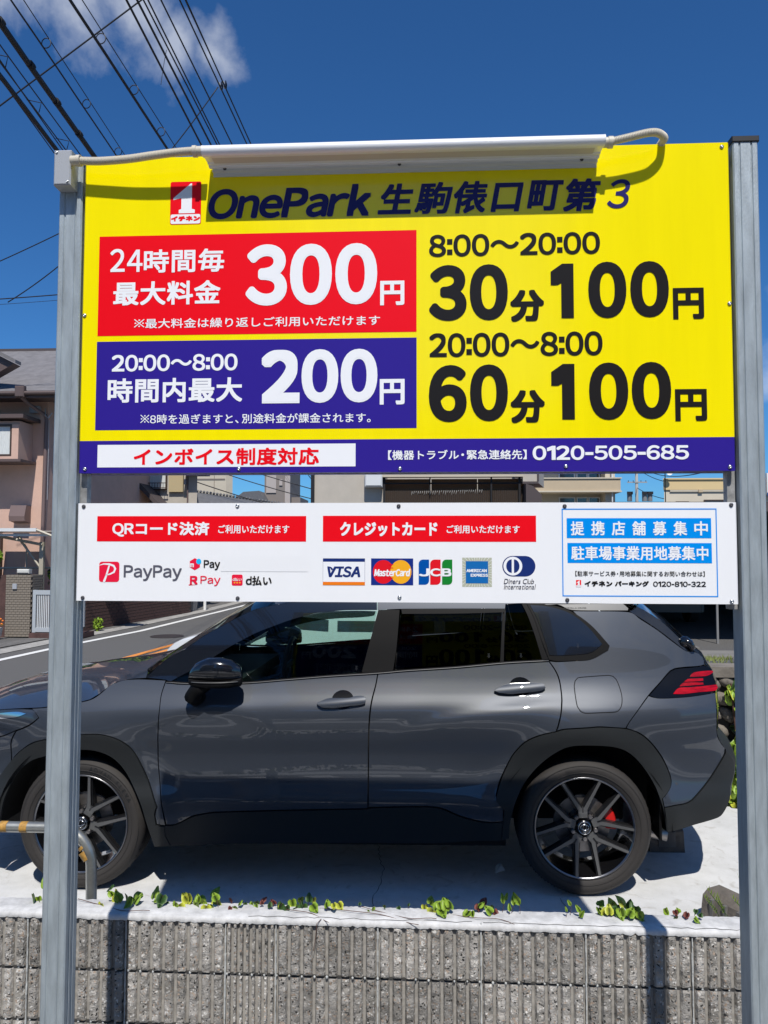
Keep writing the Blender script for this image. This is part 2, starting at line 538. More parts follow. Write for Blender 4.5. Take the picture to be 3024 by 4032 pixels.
strip('centre_line', M['line_orange'], [(-5.1, 4), (-4.72, 10.0), (-4.50, 12.0), (-4.05, 20)], .13, .006)
# concrete gutter and kerb beyond the edge line
strip('gutter', M['concrete'], [(-7.95, 4), (-7.45, 10.7), (-7.30, 12.38), (-6.95, 15.4), (-6.60, 20.8), (-6.4, 34)], .42, .010)
strip('pavement', M['concrete_dark'], [(-8.55, 4), (-7.92, 11.73), (-7.74, 13.16), (-7.33, 15.5), (-7.0, 20.8), (-6.8, 34)], .45, .014)
mb = MB(); mb.lathe([(0, .001), (0, .31)], (-5.34, 13.6, .008), 'z', 28)
mb.lathe([(0, .31), (.004, .31), (.004, .34), (0, .345)], (-5.34, 13.6, .008), 'z', 28)
tag(mb.build('manhole_cover', M['iron']), 'round dark iron manhole cover set in the asphalt road', 'manhole cover')

# raised asphalt lot on the right, with its stone retaining wall
def lotz(x, y): return .95 - .55 * max(0, min(1, (y - 3.6) / 5.4))
sheet('asphalt_lot', M['asphalt'], 1.72, 30, 3.42, 30, 0, 30, 24, lotz)
sheet('lot_apron', M['concrete'], 1.72, 30, 4.75, 7.6, 0, 2, 6, lambda x, y: lotz(x, y) + .006)
bpy.data.objects['lot_apron'].data.materials[0] = M['apron']
mb = MB()
mb.box(2.18, 2.42, 4.46, 4.62, lotz(0, 4.5) - .05, lotz(0, 4.5) + .10)
mb.box(2.42, 8, 4.55, 4.62, lotz(0, 4.5) - .05, lotz(0, 4.5) + .012)
tag(mb.build('lot_kerb', M['apron']), kind='structure')
wall = thing('retaining_wall', 'brown stone retaining wall behind the rear bumper of the grey car', 'stone wall', (2.9, 3.38, 0))
B('wall_core', M['stone_gap'], wall, (1.70, 6.0, 3.36, 3.40, -.02, .90), (1.70, 1.74, 3.40, 6.6, -.02, .6))
B('coping', M['stone'], wall, (1.68, 6.0, 3.31, 3.50, .885, .958))
def pebble(seed, n=6):
    rnd = random.Random(seed)
    mb = MB()
    mb.sphere((0, 0, 0), .5, n)
    mb.v = [(x * (1 + .25 * noise.noise(Vector((x * 3 + seed, y * 3, z * 3)))), y * (1 + .2 * noise.noise(Vector((x * 3, y * 3 + seed, z * 3)))), z * (1 + .25 * noise.noise(Vector((x * 3, y * 3, z * 3 + seed))))) for x, y, z in mb.v]
    return mb.mesh('stone', M['stone'], smooth=True)
pebs = [pebble(s, 5) for s in range(4)]
rnd = random.Random(3)
for j in range(8):
    for i in range(30):
        x = 1.72 + i * .115 + (j % 2) * .055 + rnd.uniform(-.015, .015)
        if x > 4.6: continue
        place('stone', pebs[rnd.randrange(4)], wall, (x, 3.352, .06 + j * .112 + rnd.uniform(-.01, .01)), (rnd.uniform(-.2, .2), .5 + rnd.uniform(-.2, .2), rnd.uniform(-.2, .2)), (.145, .085, .088))

# ---------------------------------------------------------------- the block wall under the sign
bw = thing('block_wall', 'low wall of ribbed grey split-face concrete blocks with a white painted top', 'block wall', (0, .738, -.75))
WY = .738
def rib_block(seed, w=.395, h=.192):
    """split-face block: rough strips standing between smooth recessed grooves (local, front face towards -y)"""
    mb = MB()
    n = 8
    cw = w / n
    for c in range(n):
        x0, x1 = -w / 2 + c * cw + .0055, -w / 2 + (c + 1) * cw - .0055
        nx, nz = 6, 26
        vs = []
        for j in range(nz + 1):
            for i in range(nx + 1):
                u, v = i / nx, j / nz
                x = x0 + (x1 - x0) * u
                z = -h / 2 + h * v
                d = noise.noise(Vector((x * 42 + seed * 7, z * 42, seed))) * .007 + noise.noise(Vector((x * 110 + seed, z * 110, 3.3))) * .0055
                if i in (0, nx): d = .014
                elif j in (0, nz): d = .004
                if i in (0, nx): x += noise.noise(Vector((z * 90, c, seed))) * .0012
                vs.append((x, d - .002, z))
        fs = [(j * (nx + 1) + i, j * (nx + 1) + i + 1, (j + 1) * (nx + 1) + i + 1, (j + 1) * (nx + 1) + i) for j in range(nz) for i in range(nx)]
        mb.add(vs, fs, 0)
    mb.box(-w / 2, w / 2, .0145, .11, -h / 2, h / 2, 1)
    return mb.mesh('block', [M['split_stone'], M['groove']], smooth=True, angle=50)
blocks = [rib_block(s) for s in range(5)]
half = [rib_block(s + 9, .195) for s in range(2)]
rnd = random.Random(5)
JX = -.1088
for row in range(6):
    zc = .3137 - .1 - row * .2
    if zc < -.75: break
    xs = [(JX + .2 + .4 * k, 0) for k in range(0, 5)] + [(JX - .2, 0), (JX - .5, 1)] + [(JX - .8 - .4 * k, 0) for k in range(4)]
    for x, hf in xs:
        me = half[rnd.randrange(2)] if hf else blocks[rnd.randrange(5)]
        o = place('block', me, bw, (x, WY, zc))
        if not hf and rnd.random() < .5: o.rotation_euler = (0, PI, 0)
mb = MB()
mb.box(-9, JX - .8 - .2 - 1.2, WY, WY + .11, -.75, .3137)
mb.box(JX + 2.0, 12, WY, WY + .11, -.75, .3137)
mb.build('wall_end', M['split_stone'], bw)
# mortar: dark recessed bed joints, pale perpends, and the pale dabs where grooves cross the bed joint
mb = MB()
for row in range(1, 6):
    mb.box(-2.4, 1.95, WY + .010, WY + .1, .3137 - row * .2 - .004, .3137 - row * .2 + .004)
mb.build('bed_joint', M['joint_dark'], bw)
mb = MB()
rnd = random.Random(11)
for x in [JX + .4 * k for k in range(0, 6)] + [JX - .4] + [JX - .6 - .4 * k for k in range(5)]:
    z = -.72
    while z < .31:
        h_ = rnd.uniform(.012, .03)
        w_ = .0024 + rnd.uniform(-.001, .0012)
        mb.box(x - w_, x + w_, WY + .001 + rnd.uniform(0, .0035), WY + .012, z, z + h_ * .97)
        z += h_
mb.build('perpend_joint', M['mortar'], bw)
mb = MB()
for row in range(1, 5):
    for k in range(-44, 42):
        x = JX + .0494 * k
        if rnd.random() < .12: continue
        mb.sphere((x + rnd.uniform(-.001, .001), WY + .005, .3137 - row * .2 + rnd.uniform(-.002, .002)), .0052 * rnd.uniform(.7, 1.2), 3, 0, (1, 1, 1.15))
tag(mb.build('mortar_dab', M['mortar'], bw, smooth=True), kind='stuff')
# white painted capping with torn edges
mb = MB()
nx = 520
vs = []
prof = [(-.003, 0), (-.004, 1), (-.003, 2), (.005, 3), (.050, 3), (.095, 3), (.128, 4), (.132, 5)]
for i in range(nx + 1):
    x = -2.6 + 4.9 * i / nx
    n1 = noise.noise(Vector((x * 9, 0, 0)))
    n2 = noise.noise(Vector((x * 45, 5, 0)))
    n3 = noise.noise(Vector((x * 110, 9, 0)))
    zt = .333 + .0009 * n1
    low = .3105 + .004 * n2 + .003 * n3
    # paint hangs lower between the ribs than over the grooves
    gph = ((x - JX) / .0494) % 1.0
    low += .003 if min(gph, 1 - gph) < .11 else 0
    for k, (dy, s_) in enumerate(prof):
        y = WY + dy
        z = {0: low, 1: low + .006, 2: zt - .006, 3: zt, 4: zt - .004 + .002 * n3, 5: .26}[s_]
        if s_ == 4: y += .006 * n2 + .004 * n3
        if s_ == 3: z += .0004 * noise.noise(Vector((x * 30, dy * 60, 2)))
        if s_ in (0, 1): y += .0015 * n3
        vs.append((x, y, z))
np_ = len(prof)
fs = [(i * np_ + k, (i + 1) * np_ + k, (i + 1) * np_ + k + 1, i * np_ + k + 1) for i in range(nx) for k in range(np_ - 1)]
mb.add(vs, fs)
mb.build('capping', M['capwhite'], bw, smooth=True, angle=60)
mb = MB()
mb.box(-9, -2.6, WY - .012, WY + .13, .3137, .333); mb.box(2.3, 12, WY - .012, WY + .13, .3137, .333)
mb.build('capping_end', M['capwhite'], bw)
B('back_face', M['concrete'], bw, (-9, 12, WY + .111, WY + .122, -.75, .312))
# hairline cracks and dry vine stems lying on the capping
rnd = random.Random(21)
mb = MB()
x = -.62
for seg in ((-.62, .28), (.30, .95), (.98, 1.6)):
    x = seg[0]; pts = []
    while x < seg[1]:
        pts.append((x, WY + .012 + rnd.uniform(-.006, .008), .3345)); x += rnd.uniform(.02, .05)
    mb.tube(pts, .0009, 4)
mb.build('crack', M['joint_dark'], bw)
def slab_crack(pts, w, label):
    mb = MB(); vs = []
    rnd2 = random.Random(int(pts[0][0] * 100))
    P = [Vector(p) for p in pts]; Q = []
    for a, b in zip(P, P[1:]):
        n = max(2, int((b - a).length / .035))
        for i in range(n): Q.append(a.lerp(b, i / n) + Vector((rnd2.uniform(-.012, .012), rnd2.uniform(-.008, .008))))
    Q.append(P[-1])
    for i, p in enumerate(Q):
        t_ = (Q[min(i + 1, len(Q) - 1)] - Q[max(i - 1, 0)]).normalized(); n_ = Vector((-t_.y, t_.x)) * w * rnd2.uniform(.5, 1.2)
        vs += [(p.x + n_.x, p.y + n_.y, slabz(p.x) + .002), (p.x - n_.x, p.y - n_.y, slabz(p.x) + .002)]
    mb.add(vs, [(2 * i, 2 * i + 1, 2 * i + 3, 2 * i + 2) for i in range(len(Q) - 1)])
    tag(mb.build('slab_crack', M['concrete_dark']), kind='structure')
slab_crack([(-.20, 3.0), (-.21, 2.4), (-.16, 2.0), (-.19, 1.6), (-.15, 1.2), (-.16, .9)], .0022, '')
slab_crack([(.76, 1.7), (.80, 1.4), (.83, 1.15), (.86, .9)], .0014, '')
slab_crack([(1.30, 1.40), (1.20, 1.22), (1.08, 1.10), (1.0, .9)], .0016, '')
tm = MB()
for x0, x1 in ((-.35, .05), (-.18, .12), (.10, .42), (-1.35, -1.02), (-.55, -.30)):
    pts = []
    n = 14
    ph = rnd.uniform(0, 6)
    for i in range(n + 1):
        u = i / n
        pts.append((x0 + (x1 - x0) * u, WY + .10 - .10 * u * (1 + .2 * math.sin(u * 9 + ph)), .337 + .006 * math.sin(u * 7 + ph)))
    tm.tube(pts, .0014, 5)
tm.tube([(-.33, WY - .0, .336), (-.345, WY - .016, .325), (-.35, WY - .014, .27), (-.358, WY - .012, .22)], .0015, 5)
tag(tm.build('dry_vine', M['stem']), 'thin dry brown vine stems lying on the white wall top', 'vine')

# ---------------------------------------------------------------- the sign
TEXT=[
('ＯｎｅＰａｒｋ',-0.6013,-0.0872,2.8092,2.9125,'navy',0.035,'i'),
('生',-0.068,0.0424,2.8133,2.9103,'navy',0.022,'i'),
('駒',0.0456,0.1646,2.8117,2.9121,'navy',0.022,'i'),
('俵',0.1679,0.2716,2.8109,2.9127,'navy',0.022,'i'),
('口',0.2802,0.3813,2.813,2.9044,'navy',0.022,'i'),
('町',0.3913,0.5037,2.8138,2.91,'navy',0.022,'i'),
('第',0.5004,0.6154,2.8098,2.9119,'navy',0.022,'i'),
('３',0.6332,0.7038,2.8161,2.9068,'navy',0.02,'i'),
('２',-0.9119,-0.8652,2.6476,2.7212,'white',0.018,''),
('４',-0.8578,-0.8083,2.6465,2.7178,'white',0.018,''),
('時間毎',-0.8039,-0.548,2.6426,2.7168,'white',0.016,''),
('最大料金',-0.9,-0.5589,2.5401,2.6161,'white',0.018,''),
('３',-0.4798,-0.3496,2.5322,2.7264,'white',0.052,''),
('０',-0.3403,-0.2095,2.5321,2.7255,'white',0.052,''),
('０',-0.1988,-0.069,2.5319,2.7247,'white',0.052,''),
('円',-0.0595,0.0149,2.5274,2.6038,'white',0.024,''),
('※最大料金は繰り返しご利用いただけます',-0.8316,-0.0598,2.4658,2.4967,'white',0.012,''),
('２０：００～８：００',-0.9003,-0.5021,2.3298,2.3829,'white',0.034,''),
('時間内最大',-0.9117,-0.4865,2.2319,2.3085,'white',0.018,''),
('２',-0.4266,-0.3076,2.2258,2.3925,'white',0.052,''),
('０',-0.3019,-0.1879,2.2261,2.3931,'white',0.052,''),
('０',-0.1808,-0.0675,2.2264,2.3929,'white',0.052,''),
('円',-0.0602,0.0158,2.219,2.2978,'white',0.024,''),
('※８時を過ぎますと、別途料金が課金されます。',-0.8057,-0.088,2.1644,2.1945,'white',0.01,''),
('８：００～２０：００',0.0909,0.6108,2.6757,2.7456,'black',0.034,''),
('３',0.0905,0.2058,2.4758,2.6499,'black',0.055,''),
('０',0.2152,0.3311,2.4759,2.6501,'black',0.055,''),
('分',0.3383,0.4403,2.47,2.5682,'black',0.038,''),
('１',0.4609,0.5298,2.4788,2.6475,'black',0.055,''),
('０',0.5736,0.6876,2.4771,2.6511,'black',0.055,''),
('０',0.6993,0.8138,2.4778,2.6506,'black',0.055,''),
('円',0.8254,0.9167,2.4705,2.5663,'black',0.034,''),
('２０：００～８：００',0.0914,0.6145,2.363,2.4378,'black',0.034,''),
('６',0.0896,0.2049,2.1636,2.3391,'black',0.055,''),
('０',0.2148,0.3294,2.1653,2.3396,'black',0.055,''),
('分',0.3372,0.4399,2.1591,2.2595,'black',0.038,''),
('１',0.4597,0.5294,2.1687,2.3384,'black',0.055,''),
('０',0.5723,0.6888,2.1665,2.3412,'black',0.055,''),
('０',0.6991,0.8155,2.1682,2.3416,'black',0.055,''),
('円',0.8264,0.9196,2.1613,2.2579,'black',0.034,''),
('インボイス制度対応',-0.8245,-0.2463,2.035,2.0885,'red',0.02,''),
('【機器トラブル・緊急連絡先】',-0.0343,0.3842,2.0489,2.0785,'white',0.012,''),
('０１２０-５０５-６８５',0.402,0.864,2.0459,2.0895,'white',0.04,''),
('ＱＲコード決済',-0.8876,-0.5836,1.8147,1.8602,'white',0.022,''),
('ご利用いただけます',-0.5557,-0.3361,1.8246,1.8509,'white',0.012,''),
('クレジットカード',-0.1801,0.1152,1.8165,1.8594,'white',0.026,''),
('ご利用いただけます',0.1432,0.3618,1.8253,1.85,'white',0.012,''),
('ＰａｙＰａｙ',-0.8492,-0.6677,1.6789,1.7269,'grey',0.018,''),
('Ｐａｙ',-0.5996,-0.5486,1.7125,1.7431,'black',0.025,''),
('Ｐａｙ',-0.6091,-0.5469,1.6643,1.6947,'crimson',0.012,''),
('Ｒ',-0.6417,-0.6178,1.6686,1.6947,'crimson',0.06,''),
('ｄ払い',-0.4685,-0.389,1.6662,1.6951,'black',0.03,''),
('ｄ払い',-0.5095,-0.4811,1.6795,1.6892,'white',0.02,''),
('ｍ',-0.642,-0.6301,1.7208,1.7326,'white',0.06,''),
('ＶＩＳＡ',-0.2185,-0.118,1.6919,1.7252,'darkblue',0.05,'i'),
('ＭａｓｔｅｒＣａｒｄ',-0.0761,0.0335,1.6953,1.7182,'white',0.045,'i'),
('Ｊ',0.0596,0.09,1.6955,1.7195,'white',0.06,''),
('Ｃ',0.0933,0.1252,1.6956,1.7196,'white',0.06,''),
('Ｂ',0.129,0.1569,1.6957,1.7197,'white',0.06,''),
('ＡＭＥＲＩＣＡＮ',0.2021,0.263,1.7085,1.7179,'white',0.06,''),
('ＥＸＰＲＥＳＳ',0.2147,0.2664,1.695,1.704,'white',0.06,''),
('Diners Club',0.3133,0.4029,1.6743,1.6894,'ink',0.0,'s'),
('International',0.3134,0.4086,1.6581,1.6731,'ink',0.0,'s'),
('提\u3000携\u3000店\u3000舗\u3000募\u3000集\u3000中',0.5135,0.9146,1.8193,1.8615,'white',0.014,''),
('駐車場事業用地募集中',0.514,0.9148,1.7458,1.7874,'white',0.014,''),
('【駐車サービス券・用地募集に関するお問い合わせは】',0.5254,0.9034,1.6979,1.7136,'black',0.008,''),
('イチネン',0.5523,0.634,1.6678,1.6839,'black',0.05,''),
('パーキング',0.6415,0.7406,1.6682,1.6841,'black',0.05,''),
('０１２０-８１０-３２２',0.753,0.9061,1.6679,1.6832,'black',0.03,''),
('イチネン',-0.7194,-0.6268,2.8058,2.8229,'red',0.06,''),
]
RECT={
'red_panel':(-0.9485,0.0524,2.4436,2.7623),
'blue_panel':(-0.9495,0.0526,2.1462,2.4257),
'white_strip':(-0.9401,-0.1339,2.0297,2.1000),
'blue_band':(-1.0020,0.9998,2.0120,2.1128),
'logo_a':(-0.7229,-0.6243,2.7959,2.9335),
'logo_b':(-0.7212,-0.6250,2.7981,2.8284),
'qr':(-0.9362,-0.2842,1.7999,1.8780),
'cr':(-0.2329,0.4106,1.8000,1.8787),
'paypay':(-0.9271,-0.8634,1.6749,1.7374),
'sticker':(-0.5461,-0.2770,1.7083,1.7572),
'dicon':(-0.5120,-0.4784,1.6652,1.6990),
'visa':(-0.2322,-0.1039,1.6681,1.7491),
'visat':(-0.2330,-0.1045,1.7389,1.7491),
'visab':(-0.2314,-0.1032,1.6681,1.6783),
'mc':(-0.0854,0.0421,1.6686,1.7494),
'mcred':(-0.0800,-0.0160,1.6729,1.7445),
'mcyel':(-0.0271,0.0363,1.6730,1.7446),
'jcb1':(0.0586,0.0900,1.6704,1.7462),
'jcb2':(0.0933,0.1247,1.6705,1.7462),
'jcb3':(0.1290,0.1598,1.6706,1.7463),
'amex':(0.1896,0.2779,1.6647,1.7522),
'amexin':(0.2002,0.2668,1.6752,1.7416),
'diners':(0.3094,0.4077,1.6962,1.7577),
'dinring':(0.3122,0.3691,1.6991,1.7553),
'frame':(0.4870,0.9413,1.6376,1.8996),
'b1':(0.5015,0.9249,1.8113,1.8709),
'b2':(0.5031,0.9253,1.7372,1.7969),
'logo2':(0.5273,0.5423,1.6658,1.6863),
'hex':(-0.6455,-0.6090,1.7117,1.7490),
'dot':(-0.6232,-0.6073,1.7300,1.7471),
}
BT = 2.012
sign = thing('parking_sign', 'large yellow car park price sign and white payment board on two steel posts', 'sign', (0, 0, -.75))
# channel posts with pressed grooves
def post(x, top):
    w, d = .0375, .075
    g = [(-w, d), (-w, .004), (-w + .004, 0), (-.021, 0), (-.0185, .0035), (-.0165, .0035), (-.014, 0), (.014, 0), (.0165, .0035), (.0185, .0035), (.021, 0), (w - .004, 0), (w, .004), (w, .022), (w - .003, .024), (w - .003, .030), (w, .032), (w, .044), (w - .003, .046), (w - .003, .052), (w, .054), (w, d)]
    mb = MB()
    g = g[::-1]
    mb.prism(g, lambda a, b: (x + a, b, -.75), lambda a, b: (x + a, b, top))
    p = mb.build('post', M['galv'], sign)
    c = MB(); c.rbox(x - w - .003, x + w + .003, -.004, d + .004, top - .012, top + .006, .002)
    c.build('post_cap', M['cap_black'], p)
    return p
for x, tp in ((-1.0455, 3.018), (1.0495, 3.026)):
    p_ = post(x, tp)
# horizontal steel rails behind the boards
mb = MB()
for z in (2.98, 2.515, 2.045): mb.box(-1.0, 1.0, .0235, .055, z - .015, z + .015)
mb.build('rail', M['galv_b'], sign)
mb = MB()
for z in (1.905, 1.63): mb.box(-1.0, 1.0, .0235, .055, z - .012, z + .012)
mb.box(-1.006, -.985, .03, .06, 1.62, 2.95); mb.box(.985, 1.008, .03, .06, 1.60, 2.95)
mb.build('rail', M['galv_b'], sign)

def folded_sheet(x0, x1, z0, z1, bands):
    """tray-shaped sheet: front face with returns folded back; bands = [(z0,z1,mat index)]"""
    mb = MB()
    r = .004
    for a, b, mi in bands:
        mb.add([(x0 + r, 0, a), (x1 - r, 0, a), (x1 - r, 0, b), (x0 + r, 0, b)], [(0, 1, 2, 3)], mi)
        mb.add([(x0 + r, 0, a), (x0 + r, 0, b), (x0, r, b), (x0, r, a)], [(0, 1, 2, 3)], mi)
        mb.add([(x0, r, a), (x0, r, b), (x0, .022, b), (x0, .022, a)], [(0, 1, 2, 3)], mi)
        mb.add([(x1 - r, 0, b), (x1 - r, 0, a), (x1, r, a), (x1, r, b)], [(0, 1, 2, 3)], mi)
        mb.add([(x1, r, b), (x1, r, a), (x1, .022, a), (x1, .022, b)], [(0, 1, 2, 3)], mi)
    mb.add([(x0, .004, z1), (x1, .004, z1), (x1, .022, z1), (x0, .022, z1)], [(0, 1, 2, 3)], bands[-1][2])
    mb.add([(x0 + r, 0, z1), (x1 - r, 0, z1), (x1, .004, z1), (x0, .004, z1)], [(0, 1, 2, 3)], bands[-1][2])
    mb.add([(x0, .004, z0), (x0, .022, z0), (x1, .022, z0), (x1, .004, z0)], [(0, 1, 2, 3)], bands[0][2])
    mb.add([(x0 + r, 0, z0), (x0, .004, z0), (x1, .004, z0), (x1 - r, 0, z0)], [(0, 1, 2, 3)], bands[0][2])
    mb.add([(x0, .0221, z0), (x0, .0221, z1), (x1, .0221, z1), (x1, .0221, z0)], [(0, 1, 2, 3)], 2)
    return mb
ub = folded_sheet(-1.0, 1.0, 2.012, 3.014, [(2.012, 2.1128, 1), (2.1128, 3.014, 0)]).build('price_board', [M['yellow'], M['ink_blue'], M['galv_b']], sign)
ub['label'] = 'yellow price board with a blue band along its foot'
lb = folded_sheet(-1.0, 1.0, 1.617, 1.918, [(1.617, 1.918, 0)]).build('payment_board', [M['sheet_white'], M['sheet_white'], M['galv_b']], sign)
lb['label'] = 'white board with red headings and payment logos'

LAYER = [0]
def flat(name, parent, polys, m, dz=None):
    """thin print: list of (verts2d, faces) at a small stand-off in front of the board"""
    LAYER[0] += 1
    y = -(.0006 if dz is None else dz)
    mb = MB()
    for vs, fs in polys: mb.add([(x, y, z) for x, z in vs], fs)
    return mb.build(name, M['ink_' + m], parent)
def rectp(x0, x1, z0, z1): return ([(x0, z0), (x1, z0), (x1, z1), (x0, z1)], [(0, 1, 2, 3)])
def rrect(x0, x1, z0, z1, r, n=5):
    pts = []
    for cx, cz, a in ((x1 - r, z0 + r, -PI / 2), (x1 - r, z1 - r, 0), (x0 + r, z1 - r, PI / 2), (x0 + r, z0 + r, PI)):
        for i in range(n + 1):
            q = a + PI / 2 * i / n
            pts.append((cx + r * math.cos(q), cz + r * math.sin(q)))
    return (pts, [tuple(range(len(pts)))])
def ell(cx, cz, rx, rz, n=28, a0=0, a1=2 * PI):
    full = abs(a1 - a0 - 2 * PI) < 1e-6
    pts = [(cx + rx * math.cos(a0 + (a1 - a0) * i / n), cz + rz * math.sin(a0 + (a1 - a0) * i / n)) for i in range(n if full else n + 1)]
    return (pts, [tuple(range(len(pts)))])

# glyph shapes come from Blender's own default font through text curves
GL = {}
def glyphs(chars, res):
    objs = []
    for ch in chars:
        c = bpy.data.curves.new('g', 'FONT')
        c.body = ch
        c.size = 1
        c.resolution_u = res
        o = bpy.data.objects.new('g', c)
        col.objects.link(o)
        objs.append((ch, o, c))
    bpy.context.view_layer.update()
    dg = bpy.context.evaluated_depsgraph_get()
    for ch, o, c in objs:
        me = o.evaluated_get(dg).to_mesh()
        vs = [(v.co.x, v.co.y) for v in me.vertices]
        fs = [tuple(p.vertices) for p in me.polygons]
        GL[ch] = (vs, fs)
        o.evaluated_get(dg).to_mesh_clear()
        bpy.data.objects.remove(o)
        bpy.data.curves.remove(c)
glyphs(sorted(set(''.join(t[0] for t in TEXT)) - {'　', ' '}), 7)
# figure one without a foot serif, as printed on the sign
GL['１'] = ([(.30, 0), (.42, 0), (.42, .74), (.32, .74), (.10, .62), (.10, .50), (.30, .585)], [(0, 1, 2, 6), (2, 3, 4, 5, 6)])
def bar_(x0, y0, x1, y1, w):
    d = (Vector((x1, y1)) - Vector((x0, y0))).normalized(); n = Vector((-d.y, d.x)) * w / 2
    return [(x0 + n.x, y0 + n.y), (x0 - n.x, y0 - n.y), (x1 - n.x, y1 - n.y), (x1 + n.x, y1 + n.y)]
_v = bar_(.12, .04, .88, .80, .05) + bar_(.12, .80, .88, .04, .05)
for cx_, cy_ in ((.5, .72), (.5, .12), (.2, .42), (.8, .42)): _v += [(cx_ - .05, cy_ - .05), (cx_ + .05, cy_ - .05), (cx_ + .05, cy_ + .05), (cx_ - .05, cy_ + .05)]
GL['※'] = (_v, [tuple(range(4 * k, 4 * k + 4)) for k in range(6)])
GL['：'] = ([(0, .06), (.13, .06), (.13, .20), (0, .20), (0, .44), (.13, .44), (.13, .58), (0, .58)], [(0, 1, 2, 3), (4, 5, 6, 7)])
GL['-'] = ([(0, .27), (.30, .27), (.30, .37), (0, .37)], [(0, 1, 2, 3)])
def is_cjk(c): return ord(c) > 0x2e7f and not (0xff01 <= ord(c) <= 0xff5e)
RFLAG = []
def text_shape(s, x0, x1, z0, z1, bold, flags):
    vs, fs = [], []
    cur = 0.
    RFLAG.clear()
    for ch in s:
        if ch == '　': cur += .5; continue
        if ch == ' ': cur += .28; continue
        gv, gf = GL[ch]
        if not gv: cur += .5; continue
        a = min(v[0] for v in gv); b = max(v[0] for v in gv)
        if is_cjk(ch):
            ox = cur; adv = 1.02
            if ch in '、。・】': adv = .62 + (.12 if ch == '】' else 0)
            if ch in '【': ox -= .34; adv = .68
            if ch == '・': ox -= .2
        else:
            gap = .085
            ox = cur - a + gap / 2; adv = b - a + gap
        n = len(vs)
        vs += [(x + ox, y) for x, y in gv]
        fs += [tuple(i + n for i in f) for f in gf]
        RFLAG.extend([ch in '０６８３９５ＯＱＣＳ～ａｎｅｒ'] * len(gv))
        cur += adv
    if 'i' in flags: vs = [(x + .19 * y, y) for x, y in vs]
    if 's' in flags: vs = [(x + .22 * y, y) for x, y in vs]
    ax, bx = min(v[0] for v in vs), max(v[0] for v in vs)
    az, bz = min(v[1] for v in vs), max(v[1] for v in vs)
    H = z1 - z0
    r = bold * H
    sx = (x1 - x0 - 2 * r) / (bx - ax); sz = (z1 - z0 - 2 * r) / (bz - az)
    return [(x0 + r + (x - ax) * sx, z0 + r + (y - az) * sz) for x, y in vs], fs, r
def lettering(s, x0, x1, z0, z1, colr, bold, flags, parent, base=.0013):
    vs, fs, r = text_shape(s, x0, x1, z0, z1, bold, flags)
    RF = RFLAG[:]
    mb = MB()
    mb.add([(x, -base, z) for x, z in vs], fs)
    if r > 0:
        nd = 24 if len(s) == 1 else 8
        rings = [r] if bold < .045 else [r, r * .5]
        k = 0
        for rr in rings:
            for d in range(nd):
                k += 1
                q = 2 * PI * d / nd
                sq = 1 / max(abs(math.cos(q)), abs(math.sin(q)))      # crisp corners for straight strokes, round for bowls
                mb.add([(x + rr * math.cos(q) * (1 if rd else sq), -base - .000008 * k, z + rr * math.sin(q) * (1 if rd else sq)) for (x, z), rd in zip(vs, RF)], fs)
    o = mb.build('lettering', M['ink_' + colr], parent)
    return o
CM = dict(navy='navy', white='white', black='black', red='red', grey='grey', crimson='crimson', darkblue='darkblue', ink='ink')
SCALE = {'navy': 1.0, 'white': 1.45, 'black': 1.2, 'red': 1.5}
for s, x0, x1, z0, z1, c, bold, fl in TEXT:
    if is_cjk(s[0]) or 'Ｒコ' in s: bold *= SCALE.get(c, 1)
    if c == 'navy': bold = .042 if len(s) > 1 else (.026 if s == '俵' or s == '駒' else .033) if s != '３' else .022
    if '　' in s:          # widely spaced characters: each its own piece of lettering
        cs = s.replace('　', ''); cw_ = (z1 - z0) * .93; pt = (x1 - x0 - cw_) / (len(cs) - 1)
        for k, ch in enumerate(cs): lettering(ch, x0 + pt * k, x0 + pt * k + cw_, z0, z1, c, bold, fl, lb)
        continue
    if c == 'navy' or z0 > 1.95: par = ub
    else: par = lb
    lettering(s, x0, x1, z0, z1, c, bold, fl, par)
q = RECT
flat('red_panel', ub, [rectp(*q['red_panel'])], 'red')
flat('blue_panel', ub, [rectp(*q['blue_panel'])], 'blue')
flat('white_strip', ub, [rectp(*q['white_strip'])], 'white')
def one_logo(b, par, base=.0006):
    x0, x1, z0, z1 = b
    w, h = x1 - x0, z1 - z0
    y = base
    flat('operator_logo', par, [rrect(x0, x1, z0, z1, w * .06)], 'red', y)
    flat('operator_logo', par, [rrect(x0 + w * .02, x1 - w * .02, z0 + h * .015, z0 + h * .235, w * .05)], 'white', y + .0004)
    P = [(.80, .26), (.80, .34), (.70, .36), (.70, .955), (.66, .955), (.10, .62), (.10, .575), (.36, .615), (.36, .36), (.28, .34), (.28, .26)]
    P = [(x0 + w * a, z0 + h * b_) for a, b_ in P]
    flat('operator_logo', par, [(P, [(0, 1, 2, 9, 10), (2, 3, 4, 7, 8, 9), (4, 5, 6, 7)])], 'white', y + .0004)
one_logo(q['logo_a'], ub)
one_logo(q['logo2'], lb)
for k_ in ('qr', 'cr'): flat('red_heading_bar', lb, [rectp(*q[k_])], 'red')
x0, x1, z0, z1 = q['frame']
t_ = .0032
flat('blue_frame', lb, [rectp(x0, x1, z0, z0 + t_), rectp(x0, x1, z1 - t_, z1), rectp(x0, x0 + t_, z0 + t_, z1 - t_), rectp(x1 - t_, x1, z0 + t_, z1 - t_)], 'sky_blue')
for k_ in ('b1', 'b2'): flat('blue_heading_bar', lb, [rectp(*q[k_])], 'sky_blue')
